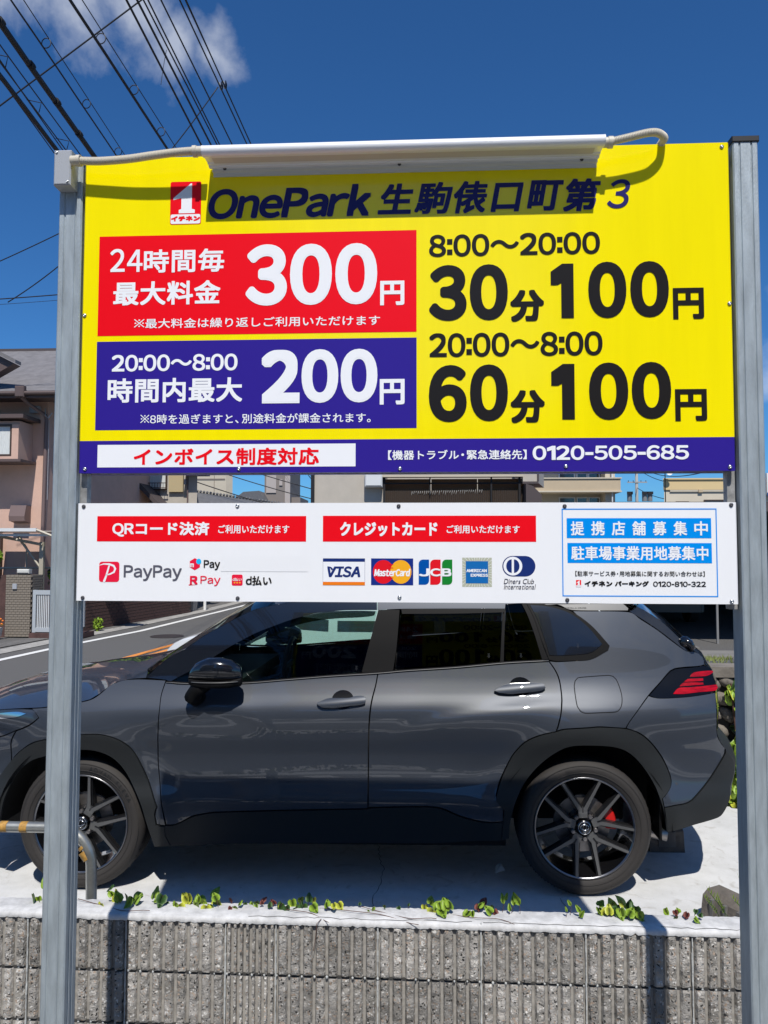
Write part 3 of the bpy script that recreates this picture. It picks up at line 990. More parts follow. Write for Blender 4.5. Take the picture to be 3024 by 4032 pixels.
# payment marks
x0, x1, z0, z1 = q['paypay']; w = x1 - x0
flat('payment_logo', lb, [rrect(x0, x1, z0, z1, w * .14)], 'crimson')
def ring(pts, r, base, m, par=None, name='payment_logo'):
    """a painted stroke along a 2D path"""
    vs, fs = [], []
    for i in range(len(pts)):
        a = Vector(pts[max(i - 1, 0)]); b_ = Vector(pts[min(i + 1, len(pts) - 1)])
        t = (b_ - a).normalized(); n = Vector((-t.y, t.x)) * (r[i] if isinstance(r, list) else r)
        p = Vector(pts[i])
        vs += [tuple(p + n), tuple(p - n)]
    fs = [(2 * i, 2 * i + 1, 2 * i + 3, 2 * i + 2) for i in range(len(pts) - 1)]
    return flat(name, par or lb, [(vs, fs)], m, base)
P = lambda a, b_: (x0 + w * a, z0 + w * b_)
ring([P(.25, .0), P(.36, .30), P(.45, .62), P(.50, .80)], [w * .055, w * .045, w * .04, w * .035], .001, 'white')
ring([P(.0, .80), P(.22, .87), P(.5, .86), P(.72, .78), P(.80, .64), P(.74, .48), P(.55, .38), P(.33, .33)], [w * .01, w * .03, w * .045, w * .05, w * .05, w * .045, w * .035, w * .02], .001, 'white')
x0, x1, z0, z1 = q['hex']; cx, cz, r_ = (x0 + x1) / 2, (z0 + z1) / 2, (z1 - z0) / 2
flat('payment_logo', lb, [([(cx + r_ * math.sin(PI / 3 * i) * .98, cz + r_ * math.cos(PI / 3 * i)) for i in range(6)], [(0, 1, 2, 3, 4, 5)])], 'crimson')
x0, x1, z0, z1 = q['dot']
flat('payment_logo', lb, [ell((x0 + x1) / 2, (z0 + z1) / 2, (x1 - x0) / 2, (z1 - z0) / 2)], 'lightblue', .001)
x0, x1, z0, z1 = q['dicon']
flat('payment_logo', lb, [rrect(x0, x1, z0, z1, .005)], 'crimson')
flat('payment_logo', lb, [ell(x0 + (x1 - x0) * k_, z0 + (z1 - z0) * .27, .0026, .0026, 12) for k_ in (.26, .5, .74)], 'mcyellow', .001)
flat('payment_logo', lb, [([(-.6455, 1.6650), (-.6200, 1.6672), (-.6455, 1.6685)], [(0, 1, 2)])], 'crimson')
flat('blank_sticker', lb, [rectp(*q['sticker'])], 'sticker', .0008)
# card marks
x0, x1, z0, z1 = q['visa']
flat('card_logo', lb, [rectp(x0, x1, z0, z1)], 'darkblue', .0005)
flat('card_logo', lb, [rectp(x0 + .0007, x1 - .0007, z0 + .0100, z1 - .0103)], 'white', .0009)
flat('card_logo', lb, [rectp(x0 + .0002, x1 - .0002, z0, z0 + .0100)], 'orange', .0009)
ring([(x0 + .0175, z1 - .0262), (x0 + .024, z1 - .0275), (x0 + .029, z1 - .034)], [.0006, .0022, .0030], .0016, 'darkblue', name='card_logo')
x0, x1, z0, z1 = q['mc']
flat('card_logo', lb, [rectp(x0, x1, z0, z1)], 'mcblue', .0005)
a = q['mcred']; b_ = q['mcyel']
ra = (a[1] - a[0]) / 2; rz = (a[3] - a[2]) / 2
flat('card_logo', lb, [ell(a[0] + ra, a[2] + rz, ra, rz)], 'mcred', .0008)
flat('card_logo', lb, [ell(b_[0] + ra, b_[2] + rz, ra, rz)], 'mcyellow', .0011)
cxm = (a[0] + ra + b_[0] + ra) / 2
for i in range(5):
    zz = a[2] + rz * (.50 + .0) + rz * (.28 * (i - 2) + .55)
    if abs(zz - (a[2] + rz)) < rz * .2: continue
    flat('card_logo', lb, [rectp(cxm - .0105, cxm + .0035, zz - .0013, zz + .0013)], 'mcred', .0013)
for k_, c_ in (('jcb1', 'jcbblue'), ('jcb2', 'mcred'), ('jcb3', 'green')):
    x0, x1, z0, z1 = q[k_]
    r_ = (x1 - x0) * .42
    pts = [(x0, z0)] + [(x1 - r_ + r_ * math.sin(t), z0 + r_ - r_ * math.cos(t)) for t in [PI / 2 * i / 6 for i in range(7)]] + [(x1, z1)] + [(x0 + r_ - r_ * math.sin(t), z1 - r_ + r_ * math.cos(t)) for t in [PI / 2 * i / 6 for i in range(7)]]
    flat('card_logo', lb, [(pts, [tuple(range(len(pts)))])], c_, .0005)
x0, x1, z0, z1 = q['amex']
flat('card_logo', lb, [rectp(x0, x1, z0, z1)], 'amexbeige', .0004)
cx, cz = (x0 + x1) / 2, (z0 + z1) / 2
for i in range(36):
    t = 2 * PI * i / 36
    d = Vector((math.cos(t), math.sin(t))); d /= max(abs(d.x), abs(d.y))
    n = Vector((-d.y, d.x)).normalized() * .0004
    p = Vector((cx, cz)); e_ = p + d * (x1 - x0) / 2 * .98; s_ = p + d * (x1 - x0) / 2 * .76
    flat('card_logo', lb, [([tuple(s_ + n * .6), tuple(s_ - n * .6), tuple(e_ - n * 1.6), tuple(e_ + n * 1.6)], [(0, 1, 2, 3)])], 'white', .0006) if i % 1 == 0 else None
flat('card_logo', lb, [rectp(*q['amexin'])], 'amexblue', .0008)
x0, x1, z0, z1 = q['diners']
flat('card_logo', lb, [rrect(x0, x1, z0, z1, (z1 - z0) * .499, 12)], 'darkblue', .0005)
x0, x1, z0, z1 = q['dinring']; cx, cz, r_ = (x0 + x1) / 2, (z0 + z1) / 2, (z1 - z0) / 2
flat('card_logo', lb, [ell(cx, cz, r_, r_)], 'white', .0008)
flat('card_logo', lb, [ell(cx - r_ * .12, cz, r_ * .58, r_ * .72, 20, PI / 2, 3 * PI / 2), ell(cx + r_ * .12, cz, r_ * .58, r_ * .72, 20, -PI / 2, PI / 2)], 'darkblue', .0011)
# boards' screws
def screw_mesh(m):
    mb = MB()
    mb.lathe([(0, .0062), (-.0016, .0060), (-.0030, .0046), (-.0036, .0026), (-.0026, .0012), (-.0026, .0001)], (0, 0, 0), 'y', 14)
    return mb.mesh('screw', m, smooth=True, angle=50)
sm, sd = screw_mesh(M['screw']), screw_mesh(M['screw_dark'])
for i, (x, z) in enumerate([(-.979, 2.025), (-.494, 2.023), (.002, 2.022), (.501, 2.027), (.983, 2.023), (.979, 3.0), (.992, 2.516), (-.991, 2.51)]):
    place('screw', sm, ub, (x, -.0008, z))
for x, z, d in [(-.98, 1.908, 1), (-.497, 1.909, 0), (-.002, 1.908, 1), (.496, 1.907, 1), (.984, 1.910, 1), (-.977, 1.626, 1), (-.493, 1.627, 1), (.001, 1.632, 0), (.501, 1.627, 1), (.980, 1.625, 0)]:
    place('screw', sd if d else sm, lb, (x, -.0008, z))

# the sign is printed on its rear as well: that face is mirrored in the car's windows
for brd, zc_ in ((ub, 'rear_price_board'), (lb, 'rear_payment_board')):
    rb_ = bpy.data.objects.new(zc_, brd.data); col.objects.link(rb_); rb_.parent = sign
    rb_.rotation_euler = (0, 0, PI); rb_.location = (0, .079, 0)
    for ch in [c for c in col.objects if c.parent == brd and not c.name.startswith('screw')]:
        d = ch.copy(); col.objects.link(d); d.parent = rb_
        if brd is ub and ch.name.split('.')[0] in ('lettering', 'red_panel', 'blue_panel'):
            zs = [v.co.z for v in ch.data.vertices]; xs = [v.co.x for v in ch.data.vertices]
            if min(zs) + sign.location.z > 2.12 and max(zs) + sign.location.z < 2.77:
                d.location.x += -.98 if min(xs) > .055 else .92      # tariffs and maximum-charge panels swap sides on the rear

# lamp fixture over the board
lamp = thing('sign_lamp', 'long white fluorescent sign light fixed along the top of the yellow board', 'light fixture', (0, -.05, 2.97))
prof = [(-.018, 2.963), (-.018, 2.996), (-.050, 2.999), (-.088, 2.993)] + [(-.099 - .0165 * math.sin(t), 2.9765 + .0165 * math.cos(t)) for t in [PI * i / 8 for i in range(9)]] + [(-.082, 2.964), (-.080, 2.968), (-.045, 2.970), (-.042, 2.967), (-.030, 2.967), (-.028, 2.963)]
mb = MB()
mb.prism(prof[::-1], lambda a, b: (-.590, a, b), lambda a, b: (.603, a, b))
mb.build('housing', M['lamp_white'], lamp, smooth=True, angle=30)
B('diffuser', M['lamp_under'], lamp, (-.570, .582, -.079, -.046, 2.9655, 2.9675))
B('mounting_lip', M['alu_white'], lamp, (-.585, .603, -.0178, -.003, 2.955, 2.968), (-.585, .603, -.0035, -.0008, 2.945, 2.968))
for x in (-.593, .603):
    mb = MB()
    mb.prism([(a * 1.0, b) for a, b in prof[::-1]], lambda a, b: (x, a - .0005, b + (.0004)), lambda a, b: (x + .003, a - .0005, b + .0004))
    mb.build('end_cap', M['lamp_white'], lamp)
for x in (-.545, .0, .555): place('screw', sd, lamp, (x, -.0195, 2.9625), (0, 0, 0), (.9, .9, .9))
# corrugated conduits
def corrugated(name, path, r, parent, m, pitch=.0046):
    P = [Vector(p) for p in path]
    # Catmull-Rom resample
    pts = []
    for i in range(len(P) - 1):
        p0, p1, p2, p3 = P[max(i - 1, 0)], P[i], P[i + 1], P[min(i + 2, len(P) - 1)]
        for k in range(40):
            t = k / 40
            pts.append(.5 * ((2 * p1) + (-p0 + p2) * t + (2 * p0 - 5 * p1 + 4 * p2 - p3) * t * t + (-p0 + 3 * p1 - 3 * p2 + p3) * t ** 3))
    pts.append(P[-1])
    L = [0]
    for a, b in zip(pts, pts[1:]): L.append(L[-1] + (b - a).length)
    n = int(L[-1] / pitch)
    out, rr = [], []
    j = 0
    for k in range(n * 4 + 1):
        s_ = L[-1] * k / (n * 4)
        while j < len(L) - 2 and L[j + 1] < s_: j += 1
        t = (s_ - L[j]) / max(L[j + 1] - L[j], 1e-9)
        out.append(pts[j].lerp(pts[j + 1], t))
        rr.append(r * (1.0, 1.0, .86, .86)[k % 4])
    mb = MB()
    mb.tube(out, rr, 14)
    return mb.build(name, m, parent, smooth=True, angle=40)
jb = thing('junction_box', 'small grey junction box with two screws at the top of the left post', 'junction box', (-1.053, -.03, 2.96))
mb = MB(); mb.rbox(-1.0775, -1.0225, -.052, -.001, 2.908, 3.020, .004)
mb.build('cover', M['box_grey'], jb)
B('base', M['box_grey'], jb, (-1.0755, -1.0245, -.0008, .0, 2.912, 3.016))
for x, z in ((-1.068, 3.011), (-1.032, 2.918)): place('screw', sm, jb, (x, -.0525, z), (0, 0, 0), (.7, .7, .7))
cd = thing('conduit', 'beige corrugated conduit running from the grey junction box to the sign light', 'cable conduit', (-.8, -.05, 2.98))
corrugated('hose', [(-1.000, -.048, 2.985), (-.93, -.05, 2.981), (-.84, -.056, 2.982), (-.76, -.062, 2.988), (-.68, -.066, 2.994), (-.625, -.066, 2.997)], .0125, cd, M['conduit'])
mb = MB(); mb.lathe([(-.0, .004), (-.0, .0155), (.018, .0155), (.018, .0175), (.030, .0175), (.030, .0135)], (-1.022, -.048, 2.985), 'x', 20)
mb.build('fitting', M['conduit'], cd, smooth=True, angle=40)
mb = MB(); mb.lathe([(0, .013), (0, .0175), (.012, .0175), (.012, .0150), (.034, .0150), (.034, .006)], (-.632, -.066, 2.995), 'x', 20)
mb.build('fitting', M['conduit'], cd, smooth=True, angle=40)
cd = thing('conduit', 'beige corrugated conduit looping from the light over the board\'s top edge', 'cable conduit', (.7, -.05, 2.99))
corrugated('hose', [(.634, -.066, 2.991), (.68, -.068, 3.000), (.74, -.068, 3.013), (.772, -.060, 3.016), (.797, -.036, 3.014), (.800, -.004, 3.018), (.794, .030, 3.006), (.78, .045, 2.96), (.77, .05, 2.88)], .0118, cd, M['conduit'])
mb = MB(); mb.lathe([(0, .006), (0, .0150), (.014, .0150), (.014, .0175), (.028, .0175), (.028, .012)], (.609, -.066, 2.988), 'x', 20)
mb.build('fitting', M['conduit'], cd, smooth=True, angle=40)
# ---------------------------------------------------------------- the grey car
VZ=[(.1,-.09),(.2,-.05),(.35,-.016),(.47,-.006),(.58,-.030),(.70,-.026),(.80,-.006),(.885,.004),(.95,-.004),(1.03,-.046),(1.1,-.078),(1.3,-.150),(1.5,-.232),(1.62,-.300),(1.75,-.40)]
def vprof(z):
    V=VZ
    if z<=V[0][0]: return V[0][1]
    if z>=V[-1][0]: return V[-1][1]
    for i in range(len(V)-1):
        if z<=V[i+1][0]: break
    (x0,y0),(x1,y1)=V[i],V[i+1]
    xm,ym=V[max(i-1,0)]; xp,yp=V[min(i+2,len(V)-1)]
    m0=(y1-ym)/(x1-xm); m1=(yp-y0)/(xp-x0); h=x1-x0; t=(z-x0)/h
    return (2*t**3-3*t*t+1)*y0+(t**3-2*t*t+t)*h*m0+(-2*t**3+3*t*t)*y1+(t**3-t*t)*h*m1
def CS(x,z):
    p=.902
    if x>1.35: p-=.135*((x-1.35)/.85)**2.4
    if x>2.0: p-=.9*(x-2.0)**2
    if x<-1.3: p-=.20*((-1.3-x)/.85)**2.4
    if x<-1.95: p-=2.2*(-1.95-x)**2
    s=p+vprof(z)
    for cx in (-1.32,1.32):
        r=math.hypot(x-cx,z-.36)
        b=1.0 if r<.44 else math.exp(-((r-.44)/.085)**2)
        s+=.022*b
        # shoulder swelling over the arches
        s+=.018*math.exp(-((x-cx)/.5)**2-((z-.86)/.12)**2)
    # soft pressed waves in the doors and quarter
    s+=.0035*math.sin(x*2.6+z*5.0)*math.exp(-((z-.72)/.22)**2)
    s-=.010*math.exp(-((x-.95)/.22)**2-((z-.60)/.10)**2)
    # haunch crease sweeping from the rear door into the quarter, and one behind the front arch
    if .30<x<1.5:
        zc=.80+.20*math.sqrt(max(0.,(x-.30)/1.0))
        s+=.0065*math.tanh((zc-z)/.024)*math.exp(-((x-.78)/.34)**4)*math.exp(-((z-zc)/.11)**2)
    if -1.2<x<-.2:
        zc=.93-.10*((x+.62)/.35)**2
        s+=.0055*math.tanh((z-zc)/.024)*math.exp(-((x+.66)/.30)**4)*math.exp(-((z-zc)/.10)**2)
    return s

PZ = {'front_door':[(-0.868,1.085),(-0.881,1.017),(-0.876,0.93),(-0.886,0.776),(-0.888,0.653),(-0.867,0.503),(-0.852,0.426),(-0.839,0.354),(-0.805,0.351),(-0.766,0.364),(-0.701,0.397),(-0.627,0.412),(-0.586,0.418),(-0.215,0.431),(0.216,0.442),(0.217,0.576),(0.22,0.735),(0.228,0.898),(0.239,0.987),(0.258,1.06),(0.269,1.118),(0.02,1.104),(-0.225,1.085),(-0.437,1.071),(-0.802,1.067)],
'rear_door':[(0.272,1.12),(0.261,1.06),(0.243,0.987),(0.232,0.898),(0.223,0.735),(0.22,0.576),(0.22,0.442),(0.223,0.448),(0.414,0.453),(0.535,0.454),(0.604,0.444),(0.69,0.408),(0.775,0.386),(0.843,0.382),(0.909,0.389),(0.908,0.451),(0.893,0.467),(0.874,0.513),(0.894,0.575),(0.93,0.651),(0.969,0.723),(1.027,0.788),(1.103,0.825),(1.18,0.844),(1.192,0.877),(1.209,0.933),(1.216,0.972),(1.222,1.01),(1.219,1.081),(1.203,1.13),(1.172,1.179),(0.936,1.167),(0.688,1.146),(0.42,1.13),(0.268,1.12)],
'quarter':[(1.175,1.179),(1.206,1.13),(1.222,1.081),(1.225,1.01),(1.22,0.972),(1.212,0.933),(1.196,0.877),(1.185,0.847),(1.222,0.857),(1.357,0.866),(1.403,0.869),(1.531,0.859),(1.552,0.89),(1.61,0.955),(1.669,1.012),(1.738,1.069),(1.785,1.111),(1.804,1.126),(1.83,1.136),(1.886,1.141),(1.957,1.143),(1.993,1.148),(1.998,1.154),(1.998,1.173),(1.993,1.189),(1.974,1.206),(1.944,1.218),(1.906,1.221),(1.836,1.272),(1.762,1.332),(1.681,1.387),(1.621,1.426),(1.321,1.434),(1.376,1.376),(1.43,1.317),(1.478,1.272),(1.482,1.253),(1.446,1.222),(1.37,1.187),(1.225,1.175)],
'bumper_panel':[(1.535,0.859),(1.553,0.889),(1.611,0.954),(1.668,1.009),(1.685,1.003),(1.71,0.998),(1.763,0.996),(1.893,1.0),(2.03,1.012),(2.019,0.929),(2.018,0.813),(2.039,0.764),(2.07,0.727),(2.068,0.7),(1.982,0.584),(1.897,0.506),(1.845,0.474),(1.773,0.468),(1.719,0.459),(1.712,0.502),(1.747,0.535),(1.765,0.563),(1.767,0.598),(1.744,0.663),(1.711,0.722),(1.655,0.791),(1.602,0.833)],
'bumper_cladding':[(2.072,0.724),(2.096,0.69),(2.121,0.66),(2.127,0.607),(2.11,0.559),(2.094,0.531),(2.081,0.473),(2.046,0.413),(2.01,0.384),(1.872,0.355),(1.734,0.332),(1.718,0.457),(1.773,0.465),(1.846,0.471),(1.898,0.503),(1.984,0.582),(2.07,0.698)],
'rear_arch':[(1.185,0.843),(1.222,0.854),(1.357,0.863),(1.402,0.866),(1.531,0.856),(1.601,0.83),(1.653,0.789),(1.708,0.72),(1.741,0.662),(1.764,0.597),(1.762,0.563),(1.745,0.536),(1.709,0.502),(1.716,0.458),(1.733,0.33),(1.72,0.408),(1.697,0.502),(1.672,0.573),(1.616,0.663),(1.55,0.73),(1.479,0.762),(1.383,0.772),(1.257,0.768),(1.173,0.728),(1.089,0.655),(1.02,0.569),(0.972,0.484),(0.945,0.391),(0.938,0.3),(0.908,0.291),(0.897,0.29),(0.913,0.442),(0.871,0.491),(0.877,0.513),(0.898,0.575),(0.933,0.652),(0.972,0.723),(1.031,0.786),(1.104,0.822),(1.182,0.842)],
'sill':[(-0.883,0.352),(-0.84,0.35),(-0.806,0.348),(-0.766,0.361),(-0.701,0.393),(-0.627,0.409),(-0.586,0.415),(-0.215,0.428),(0.216,0.439),(0.223,0.444),(0.414,0.45),(0.535,0.451),(0.604,0.44),(0.69,0.404),(0.775,0.382),(0.843,0.379),(0.911,0.387),(0.897,0.287),(0.576,0.261),(0.212,0.257),(-0.302,0.248),(-0.627,0.237),(-0.637,0.234),(-0.814,0.233),(-0.907,0.234)],
'front_arch':[(-1.291,0.823),(-1.194,0.824),(-1.115,0.805),(-1.054,0.77),(-1.009,0.72),(-0.963,0.63),(-0.917,0.531),(-0.884,0.449),(-0.895,0.411),(-0.889,0.353),(-0.844,0.344),(-0.843,0.293),(-0.821,0.235),(-0.907,0.234),(-0.939,0.361),(-0.969,0.466),(-1.018,0.554),(-1.078,0.648),(-1.141,0.705),(-1.22,0.735),(-1.302,0.739),(-1.396,0.725),(-1.493,0.701),(-1.583,0.669),(-1.666,0.596),(-1.715,0.488),(-1.744,0.373),(-1.758,0.32),(-1.826,0.309),(-1.819,0.476),(-1.777,0.578),(-1.677,0.692),(-1.574,0.765),(-1.479,0.795),(-1.382,0.817)],
'fender':[(-0.87,1.087),(-0.882,1.017),(-0.877,0.93),(-0.888,0.776),(-0.89,0.653),(-0.868,0.503),(-0.855,0.426),(-0.843,0.349),(-0.887,0.357),(-0.893,0.411),(-0.882,0.449),(-0.916,0.531),(-0.961,0.63),(-1.008,0.721),(-1.052,0.772),(-1.113,0.806),(-1.194,0.826),(-1.291,0.824),(-1.382,0.819),(-1.479,0.796),(-1.574,0.767),(-1.677,0.695),(-1.7,0.66),(-1.7,0.76),(-1.66,0.83),(-1.6,0.853),(-1.56,0.875),(-1.524,0.905),(-1.545,0.928),(-1.573,0.95),(-1.494,0.957),(-1.412,0.972),(-1.314,0.982),(-1.245,1.0),(-1.197,1.038),(-1.184,1.054),(-1.147,1.074),(-1.091,1.09),(-0.982,1.092)],
'glass_front':[(-0.802,1.072),(-0.438,1.076),(-0.225,1.09),(0.02,1.108),(0.181,1.126),(0.21,1.22),(0.237,1.338),(0.262,1.438),(0.176,1.438),(0.092,1.438),(0.007,1.432),(-0.077,1.423),(-0.202,1.392),(-0.326,1.35),(-0.408,1.316),(-0.529,1.254),(-0.609,1.206),(-0.727,1.136),(-0.806,1.095),(-0.836,1.076)],
'b_pillar':[(0.183,1.125),(0.266,1.118),(0.352,1.133),(0.37,1.251),(0.386,1.445),(0.332,1.447),(0.267,1.445)],
'glass_rear':[(0.362,1.14),(0.51,1.153),(0.688,1.162),(0.917,1.174),(0.928,1.3),(0.943,1.443),(0.697,1.445),(0.395,1.445),(0.386,1.337)],
'divider':[(0.917,1.171),(0.937,1.172),(0.947,1.3),(0.961,1.443),(0.947,1.443),(0.931,1.3)],
'glass_small':[(0.939,1.173),(1.043,1.179),(1.134,1.185),(1.123,1.248),(1.106,1.317),(1.077,1.412),(1.05,1.472),(0.964,1.466),(0.963,1.444),(0.949,1.3)],
'c_frame':[(1.138,1.184),(1.172,1.187),(1.152,1.248),(1.14,1.291),(1.112,1.395),(1.077,1.474),(1.05,1.474),(1.077,1.412),(1.106,1.317),(1.123,1.248)],
'quarter_frame':[(1.077,1.476),(1.181,1.471),(1.279,1.448),(1.347,1.412),(1.421,1.351),(1.499,1.255),(1.488,1.231),(1.391,1.186),(1.29,1.18),(1.219,1.178),(1.174,1.185),(1.154,1.248),(1.14,1.291),(1.112,1.395)],
'quarter_glass':[(1.095,1.467),(1.18,1.46),(1.268,1.438),(1.333,1.404),(1.402,1.341),(1.458,1.265),(1.446,1.254),(1.381,1.218),(1.222,1.208),(1.178,1.21),(1.161,1.282),(1.129,1.39)],
'roof_strip':[(1.169,1.47),(1.453,1.472),(1.595,1.472),(1.622,1.446),(1.617,1.433),(1.318,1.438),(1.25,1.465)],
'tail_lamp':[(1.67,1.01),(1.737,1.067),(1.786,1.11),(1.806,1.125),(1.831,1.134),(1.886,1.138),(1.956,1.141),(1.993,1.146),(2.017,1.14),(2.035,1.126),(2.038,1.102),(2.037,1.078),(2.047,1.053),(2.048,1.041),(2.041,1.026),(2.0,1.01),(1.893,0.999),(1.763,0.995),(1.71,0.997)],
'tail_red1':[(1.904,1.094),(1.927,1.113),(1.989,1.119),(2.038,1.119),(2.04,1.112),(2.004,1.096),(1.909,1.093)],
'tail_red2':[(1.868,1.071),(1.889,1.083),(1.975,1.084),(1.974,1.072),(1.92,1.071)],
'tail_red3':[(1.84,1.05),(1.863,1.066),(1.971,1.064),(1.972,1.054),(1.901,1.052)],
'tail_red4':[(1.798,1.016),(1.833,1.042),(1.899,1.044),(2.045,1.05),(2.05,1.038),(2.038,1.024),(1.931,1.019),(1.856,1.014)],
'rear_glass':[(1.623,1.429),(1.654,1.442),(1.671,1.456),(1.733,1.418),(1.808,1.361),(1.875,1.292),(1.945,1.223),(1.926,1.218),(1.905,1.219),(1.837,1.274),(1.763,1.334),(1.681,1.391)],
'flap':[(1.294,1.061),(1.301,1.082),(1.316,1.096),(1.388,1.103),(1.48,1.108),(1.499,1.103),(1.513,1.088),(1.524,1.055),(1.53,1.011),(1.523,0.974),(1.509,0.951),(1.485,0.938),(1.408,0.935),(1.332,0.933),(1.308,0.943),(1.296,0.963),(1.293,1.014)],
'handle_f':[(-0.044,0.98),(-0.006,0.996),(0.026,1.003),(0.122,1.005),(0.154,1.012),(0.198,1.012),(0.211,1.002),(0.208,0.98),(0.18,0.971),(0.124,0.966),(0.036,0.957),(-0.02,0.962)],
'handle_r':[(0.879,1.039),(0.913,1.057),(0.953,1.069),(1.036,1.074),(1.106,1.074),(1.136,1.069),(1.143,1.053),(1.129,1.041),(1.085,1.033),(1.015,1.026),(0.963,1.023),(0.902,1.029)],
'headlight':[(-1.571,0.946),(-1.545,0.93),(-1.526,0.905),(-1.565,0.876),(-1.605,0.855),(-1.665,0.832),(-1.77,0.793),(-1.9,0.78),(-2.12,0.8),(-2.09,0.875),(-1.77,0.936)],
'front_bumper':[(-1.705,0.655),(-1.767,0.587),(-1.821,0.478),(-1.828,0.309),(-2.0,0.28),(-2.16,0.36),(-2.19,0.6),(-2.15,0.8),(-1.9,0.775),(-1.77,0.79),(-1.665,0.83),(-1.705,0.76)],
'roof_side':[(0.262,1.5035),(0.335,1.504),(0.8,1.502),(1.1,1.492),(1.165,1.474),(1.077,1.4765),(0.964,1.47),(0.9605,1.447),(0.697,1.449),(0.39,1.449),(0.262,1.443)],
'roof_side_f':[(-0.985,1.1),(-0.886,1.192),(-0.791,1.243),(-0.689,1.314),(-0.592,1.368),(-0.5,1.417),(-0.418,1.453),(-0.302,1.478),(-0.141,1.496),(0.089,1.502),(0.26,1.5035),(0.262,1.443),(0.092,1.443),(0.007,1.437),(-0.077,1.428),(-0.202,1.397),(-0.326,1.355),(-0.408,1.321),(-0.529,1.259),(-0.609,1.211),(-0.727,1.141),(-0.806,1.1),(-0.845,1.079),(-0.87,1.088)]}

TILT = .0125
car = thing('parked_car', 'dark grey sport utility car parked side on behind the sign', 'car', (-.4326, 2.60, .003))
car.rotation_euler = (0, -TILT, 0)
LOCAL.add(car.name)

def cr(pts, closed=True, step=.012, corner=38):
    """Catmull-Rom through the traced outline, keeping sharp corners"""
    P = [Vector(p) for p in pts]
    n = len(P)
    def sharp(i):
        if not closed and i in (0, n - 1): return True
        a = P[i] - P[i - 1]; b = P[(i + 1) % n] - P[i]
        return a.length < 1e-6 or b.length < 1e-6 or a.angle(b) > R(corner)
    S_ = [sharp(i) for i in range(n)]
    out = []
    for i in range(n if closed else n - 1):
        p1, p2 = P[i], P[(i + 1) % n]
        p0 = P[i - 1] if not S_[i] else p1 - (p2 - p1) * .0
        p3 = P[(i + 2) % n] if not S_[(i + 1) % n] else p2
        d1 = (p2 - p0) * .5 if not S_[i] else (p2 - p1)
        d2 = (p3 - p1) * .5 if not S_[(i + 1) % n] else (p2 - p1)
        L = (p2 - p1).length
        if d1.length > 1.4 * L: d1 *= 1.4 * L / d1.length
        if d2.length > 1.4 * L: d2 *= 1.4 * L / d2.length
        m = max(1, int(L / step))
        for k in range(m):
            t = k / m
            h00, h10, h01, h11 = 2 * t**3 - 3 * t * t + 1, t**3 - 2 * t * t + t, -2 * t**3 + 3 * t * t, t**3 - t * t
            out.append(p1 * h00 + d1 * h10 + p2 * h01 + d2 * h11)
    if not closed: out.append(P[-1])
    return out
def inset(pts, d):
    n = len(pts)
    A = sum(pts[i].x * pts[(i + 1) % n].y - pts[(i + 1) % n].x * pts[i].y for i in range(n))
    s = 1 if A > 0 else -1
    out = []
    for i in range(n):
        a = (pts[i] - pts[i - 1]); b = (pts[(i + 1) % n] - pts[i])
        if a.length < 1e-7: a = b
        if b.length < 1e-7: b = a
        na = Vector((-a.y, a.x)).normalized(); nb = Vector((-b.y, b.x)).normalized()
        m = na + nb
        m = m / max(m.length, 1e-6)
        k = d / max(.5, m.dot(na))
        out.append(pts[i] + m * k * s)
    return out
def inside(p, poly):
    c = False
    n = len(poly)
    j = n - 1
    for i in range(n):
        a, b = poly[i], poly[j]
        if (a.y > p.y) != (b.y > p.y) and p.x < (b.x - a.x) * (p.y - a.y) / (b.y - a.y) + a.x: c = not c
        j = i
    return c
def yside(x, z, off): return -(CS(x, z) + off)
